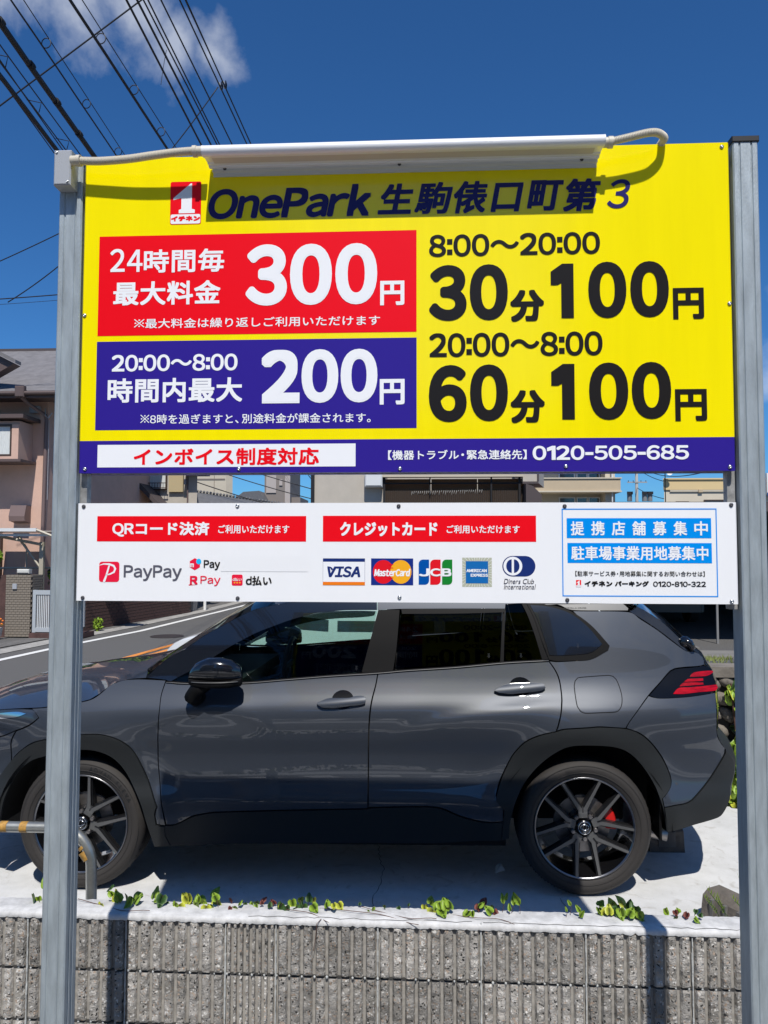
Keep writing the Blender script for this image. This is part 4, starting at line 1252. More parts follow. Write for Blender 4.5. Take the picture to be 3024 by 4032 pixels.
def panel(name, poly, m, off=0., gap=.0018, rim=.016, step=.032, parent=None, mirror=True, corner=38, offf=None, hole=None):
    """car skin panel: outline in side view, laid on the body surface, edges turned in"""
    L = inset(cr(poly, True, .014, corner), gap)
    xs = [p.x for p in L]; zs = [p.y for p in L]
    pts = list(L)
    nb = len(L)
    ix0, ix1 = int(min(xs) / step) - 1, int(max(xs) / step) + 2
    iz0, iz1 = int(min(zs) / step) - 1, int(max(zs) / step) + 2
    for i in range(ix0, ix1):
        for j in range(iz0, iz1):
            p = Vector((i * step + (j % 2) * step / 2, j * step))
            if inside(p, L) and min((p - b).length_squared for b in L) > (step * .35) ** 2: pts.append(p)
    vo, eo, fo, *_ = delaunay_2d_cdt(pts, [], [list(range(nb))], 1, 1e-6)
    e = 2e-3
    def o_(x, z): return off + (offf(x, z) if offf else 0)
    def P3(x, z): return (x, yside(x, z, o_(x, z)), z)
    def N3(x, z):
        gx = (yside(x + e, z, o_(x + e, z)) - yside(x - e, z, o_(x - e, z))) / (2 * e)
        gz = (yside(x, z + e, o_(x, z + e)) - yside(x, z - e, o_(x, z - e))) / (2 * e)
        return Vector((gx, -1, gz)).normalized()
    vs = [P3(v.x, v.y) for v in vo]
    ns = [N3(v.x, v.y) for v in vo]
    fs = []
    for f in fo:
        a, b, c = (vo[i] for i in f[:3])
        A = (b.x - a.x) * (c.y - a.y) - (c.x - a.x) * (b.y - a.y)
        fs.append(tuple(f) if A > 0 else tuple(reversed(f)))
    # rim from boundary edges
    cnt = {}
    for f in fs:
        for k in range(len(f)):
            a, b = f[k], f[(k + 1) % len(f)]
            cnt[(a, b)] = 1
    bd = [(a, b) for (a, b) in cnt if (b, a) not in cnt]
    nv = len(vs)
    mp = {}
    for a, b in bd:
        for i in (a, b):
            if i not in mp:
                mp[i] = len(vs)
                x, y, z = vs[i]
                vs.append((x, y + rim, z))
    nf = len(fs)
    fs += [(b, a, mp[a], mp[b]) for a, b in bd]
    me = bpy.data.meshes.new(name)
    me.from_pydata(vs, [], fs)
    me.materials.append(M[m])
    me.polygons.foreach_set('use_smooth', [i < nf for i in range(len(fs))])
    me.update()
    ln = []
    for p in me.polygons:
        for vi in p.vertices:
            ln.append(tuple(ns[vi]) if p.index < nf else tuple(p.normal))
    me.normals_split_custom_set(ln)
    o = bpy.data.objects.new(name, me)
    o.parent = parent or car
    col.objects.link(o)
    if mirror:
        o2 = bpy.data.objects.new(name, me.copy())
        o2.data.transform(Matrix.Scale(-1, 4, (0, 1, 0)))
        o2.data.flip_normals()
        o2.parent = parent or car
        col.objects.link(o2)
        return o, o2
    return o
PR = {}
for nm, key, m, off, kw in [
    ('front_door', 'front_door', 'paint', 0, {}), ('rear_door', 'rear_door', 'paint', 0, {}),
    ('rear_quarter', 'quarter', 'paint', 0, {}), ('front_fender', 'fender', 'paint', 0, {}),
    ('rear_bumper_side', 'bumper_panel', 'paint', 0, {}),
    ('roof_frame', 'roof_side_f', 'gloss_black', -.002, {}), ('roof_frame', 'roof_side', 'paint', -.002, {}),  # front frame black: dark reflections on the body paint put into its colour
    ('front_bumper_side', 'front_bumper', 'paint', 0, {}),
    ('wheel_arch', 'rear_arch', 'cladding', .008, {}), ('wheel_arch', 'front_arch', 'cladding', .008, {}),
    ('sill_cladding', 'sill', 'cladding', .004, {}), ('rear_bumper_cladding', 'bumper_cladding', 'cladding', .006, {}),
    ('pillar_trim', 'b_pillar', 'trim_black', -.001, dict(gap=.001)), ('pillar_trim', 'c_frame', 'trim_black', .004, dict(gap=.001)),
    ('window_divider', 'divider', 'trim_black', .002, dict(gap=.0005)),
    ('headlight', 'headlight', 'headlight', .001, {}),
    ('tail_light', 'tail_lamp', 'lamp_smoke', .003, {}), ('roof_rail', 'roof_strip', 'roof_silver', .004, {}),
    ]:
    if key in ('front_door', 'rear_door', 'fender', 'quarter', 'bumper_panel'): kw = dict(step=.019, **kw)
    PR[key] = panel(nm, PZ[key], m, off, **kw)
# windows lie a little inside the skin; each has its own black seal
for nm, key, m, par in [('window_glass', 'glass_front', 'glass_front', 'front_door'), ('window_glass', 'glass_rear', 'glass_rear', 'rear_door'), ('window_glass', 'glass_small', 'glass_rear', 'rear_door')]:
    for i, o in enumerate(panel(nm, PZ[key], m, -.007, gap=.0, rim=.001)):
        o.parent = PR[par][i]
a_, b_ = panel('quarter_seal', PZ['quarter_frame'], 'trim_black', .003, gap=.001)
g1, g2 = panel('window_glass', PZ['quarter_glass'], 'gloss_black', .006, gap=.0, rim=.002)
g1.parent, g2.parent = a_, b_
PR['tail_lamp'][0]['label'] = 'dark smoked tail light with red bars'
for k_ in range(1, 5):
    for i, o in enumerate(panel('red_bar', PZ['tail_red%d' % k_], 'lamp_red', .0062, gap=0, rim=.003, step=.015, corner=60)):
        o.parent = PR['tail_lamp'][i]
# fuel flap: a groove ring on the quarter panel
def groove(name, pts, r, m, off, parent, closed=True):
    L = cr(pts, closed, .012, 60)
    mb = MB()
    path = [(p.x, yside(p.x, p.y, off), p.y) for p in L]
    if closed: path.append(path[0]); path.append(path[1])
    mb.tube(path, r, 6, cap=False)
    return mb.build(name, m, parent)
fl = panel('fuel_flap', PZ['flap'], 'paint', .0012, gap=.003, rim=.003, mirror=False, corner=70)
fl.parent = PR['quarter'][0]
groove('flap_gap', PZ['flap'], .0022, M['inner_black'], .0002, PR['quarter'][0])
# belt-line weather strip under the windows, drip rail over them
belt = [(-.865, 1.078), (-.70, 1.0705), (-.438, 1.074), (-.225, 1.089), (.02, 1.107), (.269, 1.121), (.42, 1.133), (.688, 1.149), (.936, 1.170), (1.172, 1.182)]
for s_ in (-1, 1):
    mb = MB()
    L = cr(belt, False, .03)
    path = [(p.x, s_ * (CS(p.x, p.y) + .001), p.y + .001) for p in L]
    mb.tube(path, .0065, 8)
    mb.build('belt_strip', M['trim_black'], car, smooth=True)
    mb = MB()
    mb.tube([(x, y + s_ * .005, z - .0012) for x, y, z in path], .0024, 6)
    mb.build('bright_strip', M['chrome'] if False else M['roof_silver'], car, smooth=True)
# smoked visor along the top of the side windows
vis = [(-.62, 1.205), (-.529, 1.262), (-.408, 1.325), (-.326, 1.357), (-.202, 1.400), (-.077, 1.430), (.007, 1.440), (.092, 1.443), (.176, 1.443), (.255, 1.440), (.248, 1.418), (.176, 1.408), (.05, 1.403), (-.077, 1.39), (-.2, 1.362), (-.32, 1.318), (-.40, 1.285), (-.50, 1.23)]
for i, o in enumerate(panel('window_visor', vis, 'glass_rear', .010, gap=0, rim=.001, corner=70)): o.parent = PR['front_door'][i]
vis = [(.395, 1.450), (.70, 1.4495), (.955, 1.448), (.952, 1.43), (.70, 1.425), (.40, 1.425)]
for i, o in enumerate(panel('window_visor', vis, 'trim_black', .010, gap=0, rim=.001, corner=70)): o.parent = PR['rear_door'][i]

# upper and end surfaces: lofted between the two side edges
def loft(name, edge, centre, m, n=14, parent=None, step=.05, pw=2.2, thick=0, yin=0.):
    """edge/centre: matching (x,z) polylines"""
    def res(P, N):
        P = [Vector(p) for p in cr(P, False, .02)]
        L = [0]
        for a, b in zip(P, P[1:]): L.append(L[-1] + (b - a).length)
        out = []
        j = 0
        for k in range(N + 1):
            s_ = L[-1] * k / N
            while j < len(L) - 2 and L[j + 1] < s_: j += 1
            t = (s_ - L[j]) / max(L[j + 1] - L[j], 1e-9)
            out.append(P[j].lerp(P[j + 1], t))
        return out
    N = max(4, int(sum((Vector(b) - Vector(a)).length for a, b in zip(edge, edge[1:])) / step))
    E_, C_ = res(edge, N), res(centre, N)
    vs = []
    for i in range(N + 1):
        half = CS(E_[i].x, E_[i].y) - yin
        for k in range(n + 1):
            t = -1 + 2 * k / n
            w = abs(t) ** pw
            p = E_[i] * w + C_[i] * (1 - w)
            vs.append((p.x, t * half, p.y))
    fs = [(i * (n + 1) + k, (i + 1) * (n + 1) + k, (i + 1) * (n + 1) + k + 1, i * (n + 1) + k + 1) for i in range(N) for k in range(n)]
    mb = MB(); mb.add(vs, fs)
    return mb.build(name, M[m], parent or car, smooth=True)
hood = loft('hood', [(-2.08, .88), (-1.768, .938), (-1.495, .959), (-1.413, .974), (-1.315, .984), (-1.246, 1.003), (-1.198, 1.041), (-1.147, 1.077), (-1.06, 1.095), (-.98, 1.10)],
     [(-2.27, .90), (-1.98, 1.00), (-1.76, 1.035), (-1.66, 1.05), (-1.52, 1.066), (-1.42, 1.078), (-1.33, 1.09), (-1.24, 1.105), (-1.16, 1.12), (-1.08, 1.13)], 'paint', 24, pw=2.6)
loft('cowl', [(-.985, 1.098), (-.90, 1.092)], [(-1.085, 1.125), (-1.02, 1.105)], 'trim_black', 10)
ws = loft('windscreen', [(-.975, 1.115), (-.886, 1.19), (-.791, 1.243), (-.689, 1.314), (-.592, 1.368), (-.50, 1.417), (-.418, 1.453), (-.302, 1.478)],
     [(-1.09, 1.13), (-.98, 1.20), (-.88, 1.265), (-.77, 1.335), (-.67, 1.40), (-.58, 1.455), (-.50, 1.50), (-.39, 1.55)], 'glass_front', 16, pw=2.4)
loft('roof_panel', [(-.302, 1.478), (-.141, 1.496), (.089, 1.502), (.335, 1.504), (.8, 1.502), (1.1, 1.492), (1.453, 1.472), (1.60, 1.470)],
     [(-.39, 1.55), (-.15, 1.595), (.1, 1.612), (.4, 1.62), (.8, 1.61), (1.1, 1.595), (1.45, 1.56), (1.72, 1.535)], 'gloss_black', 20, pw=3)
loft('rear_glass', [(1.655, 1.442), (1.671, 1.456), (1.733, 1.418), (1.808, 1.361), (1.874, 1.292), (1.945, 1.223)], [(1.72, 1.50), (1.75, 1.50), (1.83, 1.44), (1.92, 1.37), (1.99, 1.30), (2.06, 1.225)], 'gloss_black', 14, pw=2.6)
panel('rear_glass_side', PZ['rear_glass'], 'gloss_black', .001)
loft('spoiler', [(1.585, 1.472), (1.64, 1.470), (1.672, 1.458), (1.65, 1.440)], [(1.70, 1.54), (1.80, 1.53), (1.83, 1.51), (1.74, 1.49)], 'gloss_black', 14, pw=3)
loft('tailgate', [(1.945, 1.223), (1.974, 1.206), (1.993, 1.189), (1.998, 1.173), (1.998, 1.154), (2.017, 1.14), (2.037, 1.102), (2.048, 1.045), (2.029, 1.012), (2.022, .93), (2.018, .813)],
     [(2.06, 1.222), (2.09, 1.20), (2.11, 1.17), (2.12, 1.15), (2.13, 1.13), (2.14, 1.11), (2.16, 1.06), (2.17, 1.02), (2.17, .97), (2.16, .90), (2.15, .80)], 'paint', 16, pw=3)
loft('rear_bumper', [(2.018, .813), (2.038, .765), (2.068, .729), (2.092, .693), (2.117, .663), (2.122, .611), (2.107, .562), (2.092, .533), (2.083, .471), (2.047, .412), (2.011, .383), (1.872, .355), (1.734, .332)],
     [(2.15, .80), (2.20, .75), (2.24, .70), (2.26, .65), (2.27, .61), (2.27, .56), (2.25, .51), (2.23, .46), (2.20, .40), (2.15, .35), (2.08, .32), (1.9, .30), (1.75, .29)], 'cladding', 16, pw=3)
loft('front_bumper', [(-2.08, .88), (-2.15, .78), (-2.19, .60), (-2.16, .36), (-2.0, .28)], [(-2.27, .90), (-2.33, .75), (-2.34, .55), (-2.30, .34), (-2.1, .26)], 'gloss_black', 16, pw=3)
# rear wiper motor cover standing off the rear glass
mb = MB()
mb.sphere((1.905, -.72, 1.268), .03, 8, 0, (1.0, .8, 1.0))
mb.tube([(1.885, -.72, 1.285), (1.925, -.73, 1.262), (1.938, -.735, 1.235), (1.93, -.73, 1.225)], [.018, .022, .018, .008], 8)
mb.build('rear_camera_mirror', M['gloss_black'], car, smooth=True)

# car floor, plus black inner boxes added to block light behind the skin
mb = MB()
for s_ in (-1, 1):
    mb.box(-.93, .93, s_ * .80 - .006, s_ * .80 + .006, .24, 1.04)
    mb.box(1.76, 1.98, s_ * .66 - .006, s_ * .66 + .006, .34, 1.20)
    mb.box(.90, 1.80, s_ * .70 - .006, s_ * .70 + .006, .78, 1.16)
    mb.box(-1.9, -.90, s_ * .70 - .006, s_ * .70 + .006, .76, .92)
mb.box(-.93, .93, -.80, .80, .225, .24)
mb.box(-2.1, -1.76, -.62, .62, .24, .80); mb.box(1.76, 1.95, -.62, .62, .33, .95)
mb.box(-1.76, -.93, -.60, .60, .30, .75); mb.box(.93, 1.76, -.60, .60, .30, .75)
mb.build('underbody_light_block', M['inner_black'], car)
for cx in (-1.32, 1.32):
    for s_ in (-1, 1):
        mb = MB()
        a = s_ * .60; b = s_ * .895
        mb.lathe([(a, .435), (b, .44)], (cx, 0, .345), 'y', 28, a0=-.03, a1=PI + .03)
        mb.build('wheel_well', M['inner_black'], car, smooth=True)
# mud flap, exhaust tip of the rear suspension seen behind the wheel
B('mud_flap', M['trim_black'], car, (1.70, 1.712, -.87, -.66, .285, .50))
mb = MB()
mb.tube([(1.62, -.60, .27), (1.72, -.64, .25), (1.80, -.66, .235)], [.03, .034, .03], 10)
mb.tube([(1.55, -.62, .42), (1.66, -.70, .36), (1.69, -.74, .34)], .018, 8)
mb.build('suspension_arm', M['disc'], car, smooth=True)

# wheels
def wheel(cx, cy, cz, s_, rot, name='wheel', flip=False):
    """tyre with shoulder sipes; rim face towards -y when s_=-1"""
    W = .225
    Rr, Rt = .258, .341
    y0 = 0.0   # outer face plane
    mb = MB()
    prof = [(.012, Rr - .006), (.004, Rr + .004), (-.002, Rr + .018), (-.006, Rr + .036), (-.004, Rr + .052), (.004, Rr + .064), (.014, Rt - .010), (.026, Rt - .003), (.045, Rt), (W - .045, Rt), (W - .02, Rt - .008), (W, Rt - .04), (W, Rr), (W - .03, Rr - .01)]
    mb.lathe(prof, (0, 0, 0), 'y', 96)
    w = mb.build(name, M['rubber'], car, smooth=True, angle=60)
    w.location = (cx, s_ * -1 * 0 + cy, cz)
    if s_ > 0: w.rotation_euler = (0, 0, PI)
    # tread sipes
    sp = MB()
    for k in range(54):
        a = 2 * PI * k / 54
        for (ya, ra, yb, rb, wd) in ((-.002, Rt - .030, .036, Rt + .0005, .0050), (.036, Rt + .0005, .085, Rt + .0006, .004)):
            da = .0 if yb < .04 else .05
            p = []
            for (yy, rr_, aa) in ((ya, ra, a), (yb, rb, a + .05 + da)):
                for sgn in (-1, 1):
                    q_ = aa + sgn * wd / Rt / 1.0
                    p.append((rr_ * math.cos(q_), yy - .0012, rr_ * math.sin(q_)))
            sp.add([(x * 1.0016, y, z * 1.0016) for x, y, z in p], [(0, 1, 3, 2)])
    for yy in (.07, .112, .155): sp.lathe([(yy, Rt + .0006), (yy + .010, Rt + .0006)], (0, 0, 0), 'y', 64)
    tag(sp.build('tread_groove', M['inner_black'], w), kind='stuff')
    rb = MB()
    for rr_ in (Rr + .022, Rr + .058): rb.lathe([(-.0065, rr_), (-.0075, rr_ + .0012), (-.0055, rr_ + .0025)], (0, 0, 0), 'y', 96)
    rb.build('sidewall_rib', M['rubber'], w, smooth=True)
    rm = MB()
    rm.lathe([(.012, Rr - .004), (.003, Rr - .001), (.002, Rr - .007), (.010, Rr - .012)], (0, 0, 0), 'y', 72)
    rm.build('rim_edge', M['rim_edge'], w, smooth=True)
    rm = MB()
    rm.lathe([(.010, Rr - .012), (.05, Rr - .020), (.10, Rr - .035), (.19, Rr - .04), (.2, Rr - .03)], (0, 0, 0), 'y', 64)
    rm.lathe([(.03, .052), (.03, .072), (.055, .080), (.14, .080), (.14, .0001)], (0, 0, 0), 'y', 32)
    rm.build('rim', M['rim_black'], w, smooth=True, angle=50)
    # five Y spokes, ten tips
    for k in range(5):
        a = rot + 2 * PI * k / 5
        sk = MB()
        def PP(r, da, y):  # polar to local
            return (r * math.cos(a + da), y, r * math.sin(a + da))
        for sg in (-1, 1):
            # slender straight arm forking from the stem, with a broader dark arm behind it
            def XY(r, da): return Vector((r * math.cos(a + sg * da), r * math.sin(a + sg * da)))
            for (lay, w0, w1, dy, th) in ((0, .0105, .0068, 0, .012), (1, .018, .0125, .012, .030)):
                c0, c1 = XY(.082, .11), XY(Rr - .010, .393)
                d = (c1 - c0).normalized(); n_ = Vector((-d.y, d.x))
                v, ys = [], (.0225, .0195, .015, .0105, .006)
                for i in range(5):
                    t = i / 4; c = c0.lerp(c1, t); w2 = w0 + (w1 - w0) * min(1, t * 1.6)
                    for s2 in (-1, 1):
                        p_ = c + n_ * w2 * s2
                        v += [(p_.x, ys[i] + dy, p_.y), (p_.x + n_.x * s2 * .003, ys[i] + dy + th, p_.y + n_.y * s2 * .003)]
                f0, f1 = [], []
                for i in range(4):
                    q_ = 4 * i
                    f0.append((q_, q_ + 2, q_ + 6, q_ + 4))
                    f1 += [(q_, q_ + 4, q_ + 5, q_ + 1), (q_ + 2, q_ + 3, q_ + 7, q_ + 6)]
                sk.add(v, f0, 1 if lay else 0)
                sk.add(v, f1, 1)
        # stem of the Y with its flared foot
        st_ = [(.050, .46, .026), (.070, .33, .0255), (.096, .235, .0215)]
        v = []
        for r_, w_, y_ in st_: v += [PP(r_, -w_, y_), PP(r_, w_, y_), PP(r_, -w_ * 1.05, y_ + .03), PP(r_, w_ * 1.05, y_ + .03)]
        sk.add(v, [(0, 1, 5, 4), (4, 5, 9, 8)], 0)
        sk.add(v, [(0, 4, 6, 2), (4, 8, 10, 6), (1, 3, 7, 5), (5, 7, 11, 9)], 1)
        # slot in the stem of the Y
        sk.add([PP(.072, -.06, .0243), PP(.072, .06, .0243), PP(.106, .035, .0175), PP(.106, -.035, .0175)], [(0, 1, 2, 3)], 1)
        sk.build('spoke', [M['spoke_face'], M['back_spoke']], w)
        lug = MB()
        q_ = a + PI / 5
        lug.lathe([(.040, .0115), (.020, .0115), (.016, .009), (.0155, .0001)], (.060 * math.cos(q_), 0, .060 * math.sin(q_)), 'y', 12)
        lug.build('lug_nut', M['rim_edge'] if False else M['disc'], w, smooth=True, angle=40)
    hb = MB()
    hb.lathe([(.04, .036), (.014, .036), (.011, .033), (.010, .030), (.011, .0001)], (0, 0, 0), 'y', 32)
    hb.build('hub_cap', M['rim_black'], w, smooth=True, angle=40)
    em = MB()
    def ellr(cx_, cz_, rx, rz, r_): em.tube([(cx_ + rx * math.cos(2 * PI * i / 28), .0085, cz_ + rz * math.sin(2 * PI * i / 28)) for i in range(30)], r_, 6, cap=False)
    ellr(0, 0, .031, .031, .0018); ellr(0, .003, .021, .0135, .0017); ellr(0, .001, .0088, .0215, .0015)
    em.build('emblem', M['chrome'], w, smooth=True)
    dk = MB()
    dk.lathe([(.085, .0001), (.085, .145), (.10, .145), (.10, .0001)], (0, 0, 0), 'y', 40)
    dk.build('brake_disc', M['disc'], w, smooth=True, angle=40)
    cp = MB()
    cp.lathe([(.055, .115), (.050, .128), (.052, .165), (.062, .172), (.12, .172)], (0, 0, 0), 'y', 12, a0=(-.12 if not flip else PI - .75), a1=(.72 if not flip else PI + .1))
    cp.build('brake_caliper', M['caliper'] if not flip else M['disc'], w, smooth=True, angle=40)
    return w
wr = wheel(1.323, -.887, .346, -1, R(93))
wf = wheel(-1.308, -.887, .346, -1, R(57), flip=True)
wheel(1.323, .887, .346, 1, R(20)); wheel(-1.308, .887, .346, 1, R(40))
# raised tyre lettering on the front tyre
def arc_text(s, parent, r, a0, da, size, m):
    need = [c for c in s if c not in GL and c != ' ']
    if need: glyphs(sorted(set(need)), 2)
    mb = MB()
    a = a0
    for ch in s:
        if ch != ' ':
            gv, gf = GL[ch]
            cx_ = (min(v[0] for v in gv) + max(v[0] for v in gv)) / 2
            vs = []
            for x, y in gv:
                rr_ = r + y * size * 1.1
                q_ = a - (x - cx_) * size / r
                vs.append((rr_ * math.cos(q_), -.0078, rr_ * math.sin(q_)))
            mb.add(vs, gf)
        a -= da
    return mb.build('tyre_lettering', m, parent)
arc_text('ADVAN FLEVA', wf, Rr_ := .284, R(78), R(5.2), .030, M['cladding'])

# bright lamp element inside the headlight
for i, o in enumerate(panel('lamp_element', [(-1.60, .925), (-1.66, .905), (-1.80, .885), (-1.95, .875), (-1.95, .888), (-1.80, .915), (-1.66, .932)], 'chrome', .0035, gap=0, rim=.001, step=.02, corner=60)): o.parent = PR['headlight'][i]
# door handles
for key, par, dz in (('handle_f', 'front_door', 0), ('handle_r', 'rear_door', 0)):
    P = PZ[key]
    x0, x1 = min(p[0] for p in P), max(p[0] for p in P)
    zc = sum(p[1] for p in P) / len(P)
    L = x1 - x0
    hx, hz0, hz1 = (x0 + x1) / 2, min(p[1] for p in P), max(p[1] for p in P)
    def dome(x, z):
        u = (x - hx) / (L / 2 + .01); v = (z - zc - .09 * (x - hx)) / .026
        return .010 * (1 - min(1, v * v)) + .006 * (1 - u * u)
    hs = panel('door_handle', P, 'paint', .012, gap=0, rim=.014, step=.009, corner=75, offf=dome)
    xc = x0 + L * .52
    cup = [(xc + .058 * math.cos(2 * PI * k / 20), zc + .006 + .046 * math.sin(2 * PI * k / 20)) for k in range(20)]
    rs = panel('recess_shade', cup, 'lamp_smoke', .0012, gap=0, rim=.002, step=.02, corner=80)  # flush dark patch: the shade of the hand cup put into its colour
    for i in (0, 1): hs[i].parent = PR[par][i]; rs[i].parent = PR[par][i]
# door mirrors
for s_ in (-1, 1):
    mb = MB()
    xs = [-.70, -.69, -.66, -.60, -.54, -.48, -.432, -.425]
    tp = [1.125, 1.165, 1.203, 1.226, 1.226, 1.212, 1.180, 1.15]
    lo = [1.105, 1.098, 1.092, 1.088, 1.086, 1.088, 1.096, 1.105]
    def shell(m0, zt, zb, grow=0):
        vs = []
        n = 16
        for i, x in enumerate(xs):
            u = (x - xs[0]) / (xs[-1] - xs[0])
            dep = .105 * math.sin(PI * min(1, .06 + u * .93)) ** .5 + grow
            zc_ = (zt[i] + zb[i]) / 2; hh = (zt[i] - zb[i]) / 2
            for k in range(n):
                q_ = 2 * PI * k / n
                c_, n_ = math.cos(q_), math.sin(q_)
                vs.append((x, s_ * (.955 + dep * .62 * (abs(c_) ** .8) * (1 if c_ > 0 else -1)), zc_ + hh * (abs(n_) ** .8) * (1 if n_ > 0 else -1)))
        fs = [(i * n + k, i * n + (k + 1) % n, (i + 1) * n + (k + 1) % n, (i + 1) * n + k) for i in range(len(xs) - 1) for k in range(n)]
        fs += [tuple(range(n)), tuple(range((len(xs) - 1) * n, len(xs) * n))]
        m0.add(vs, fs)
    shell(mb, tp, [z + .018 for z in lo])
    mi = mb.build('door_mirror', M['gloss_black'], car, smooth=True, angle=60)
    mb = MB()
    shell(mb, [z + .0175 + .01 for z in lo], [z - .018 for z in lo], -.002)
    mb.build('mirror_base', M['trim_black'], mi, smooth=True, angle=60)
    mb = MB()
    mb.tube([(-.62, s_ * .955, 1.095), (-.665, s_ * .955, 1.055), (-.69, s_ * .94, 1.02), (-.685, s_ * .90, 1.005), (-.67, s_ * .86, 1.005)], [.045, .040, .042, .040, .034], 12)
    mb.build('mirror_foot', M['trim_black'], mi, smooth=True)
    mb = MB()
    mb.tube([(x, s_ * (.955 + .105 * .62 * math.sin(PI * min(1, .06 + (x - xs[0]) / (xs[-1] - xs[0]) * .93)) ** .5 + .001), 1.105) for x in [xs[0] + .02 + i * .02 for i in range(13)]], .0022, 6)
    mb.build('mirror_trim', M['roof_silver'], mi, smooth=True)
# lettering on the roof strip
gl_s = 'COROLLA CROSS'
glyphs(sorted(set(c for c in gl_s if c != ' ')), 3)
vs, fs, _r0 = text_shape(gl_s, 1.275, 1.395, 1.446, 1.4535, 0, 'i')
mb = MB(); mb.add([(x, yside(x, z, .0055), z) for x, z in vs], fs)
mb.build('roof_lettering', M['cladding'], PR['roof_strip'][0])
# window etching marks
for (x, z) in ((.155, 1.145), (.86, 1.205), (1.03, 1.205), (1.33, 1.255)):
    mb = MB()
    for k in range(5):
        w_ = (.012, .008, .011, .014, .006)[k]
        zz = z + .010 - k * .0048
        mb.add([(x - w_ / 2, yside(x, zz, .0075 if x > 1.2 else -.0055), zz), (x + w_ / 2, yside(x, zz, .0075 if x > 1.2 else -.0055), zz), (x + w_ / 2, yside(x, zz, .0075 if x > 1.2 else -.0055), zz + .0009), (x - w_ / 2, yside(x, zz, .0075 if x > 1.2 else -.0055), zz + .0009)], [(0, 1, 2, 3)])
    mb.build('glass_marking', M['cladding'] if False else M['screw'], car)
# cabin
B('dashboard', M['interior'], car, (-1.05, -.55, -.70, .70, .72, 1.03))
for y in (-.36, .36):
    mb = MB()
    mb.rbox(-.30, .22, y - .25, y + .25, .50, .64, .03)
    s_ = mb.build('seat', M['seat_black'], car)
    mb = MB()
    mb.prism([(.10, .60), (.22, .58), (.42, 1.16), (.34, 1.20), (.26, 1.15)], lambda a, b: (a, y - .24, b), lambda a, b: (a, y + .24, b))
    mb.build('seat_back', M['seat_black'], s_)
    mb = MB(); mb.sphere((.40, y, 1.30), .1, 7, 0, (.5, 1.25, .85))
    mb.build('headrest', M['seat_black'], s_, smooth=True)
mb = MB()
mb.prism([(1.0, .60), (1.12, .58), (1.30, 1.16), (1.2, 1.18)], lambda a, b: (a, -.62, b), lambda a, b: (a, .62, b))
mb.build('rear_seat', M['seat_black'], car)
mb = MB()
n = 28
mb.tube([(-.42 + .07 * math.sin(2 * PI * i / n) * .45, -.0 + .36 + .18 * math.cos(2 * PI * i / n), 1.00 + .18 * math.sin(2 * PI * i / n)) for i in range(n + 2)], .015, 8, cap=False)
mb.tube([(-.42, .36, 1.0), (-.62, .36, .90)], .03, 8)
mb.box(-.43, -.41, .20, .52, .985, 1.015)
mb.build('steering_wheel', M['seat_black'], car, smooth=True, angle=40)
B('headliner', M['interior'], car, (-.2, 1.4, -.55, .55, 1.50, 1.51))
mb = MB(); mb.rbox(-.50, -.47, -.12, .12, 1.36, 1.42, .01); mb.build('rear_view_mirror', M['interior'], car)
# wipers at the windscreen base
mb = MB()
mb.tube([(-1.02, -.62, 1.122), (-1.0, -.3, 1.150), (-.99, .0, 1.16)], .007, 6)
mb.tube([(-1.04, -.5, 1.12), (-1.0, -.72, 1.125)], .012, 6)
mb.build('wiper', M['trim_black'], car, smooth=True)
# bumper details
mb = MB(); mb.tube([(1.795, yside(1.795, .565, .0005), .565), (1.795, yside(1.795, .565, .0022), .565)], .0075, 14); mb.build('parking_sensor', M['paint'], PR['bumper_panel'][0])
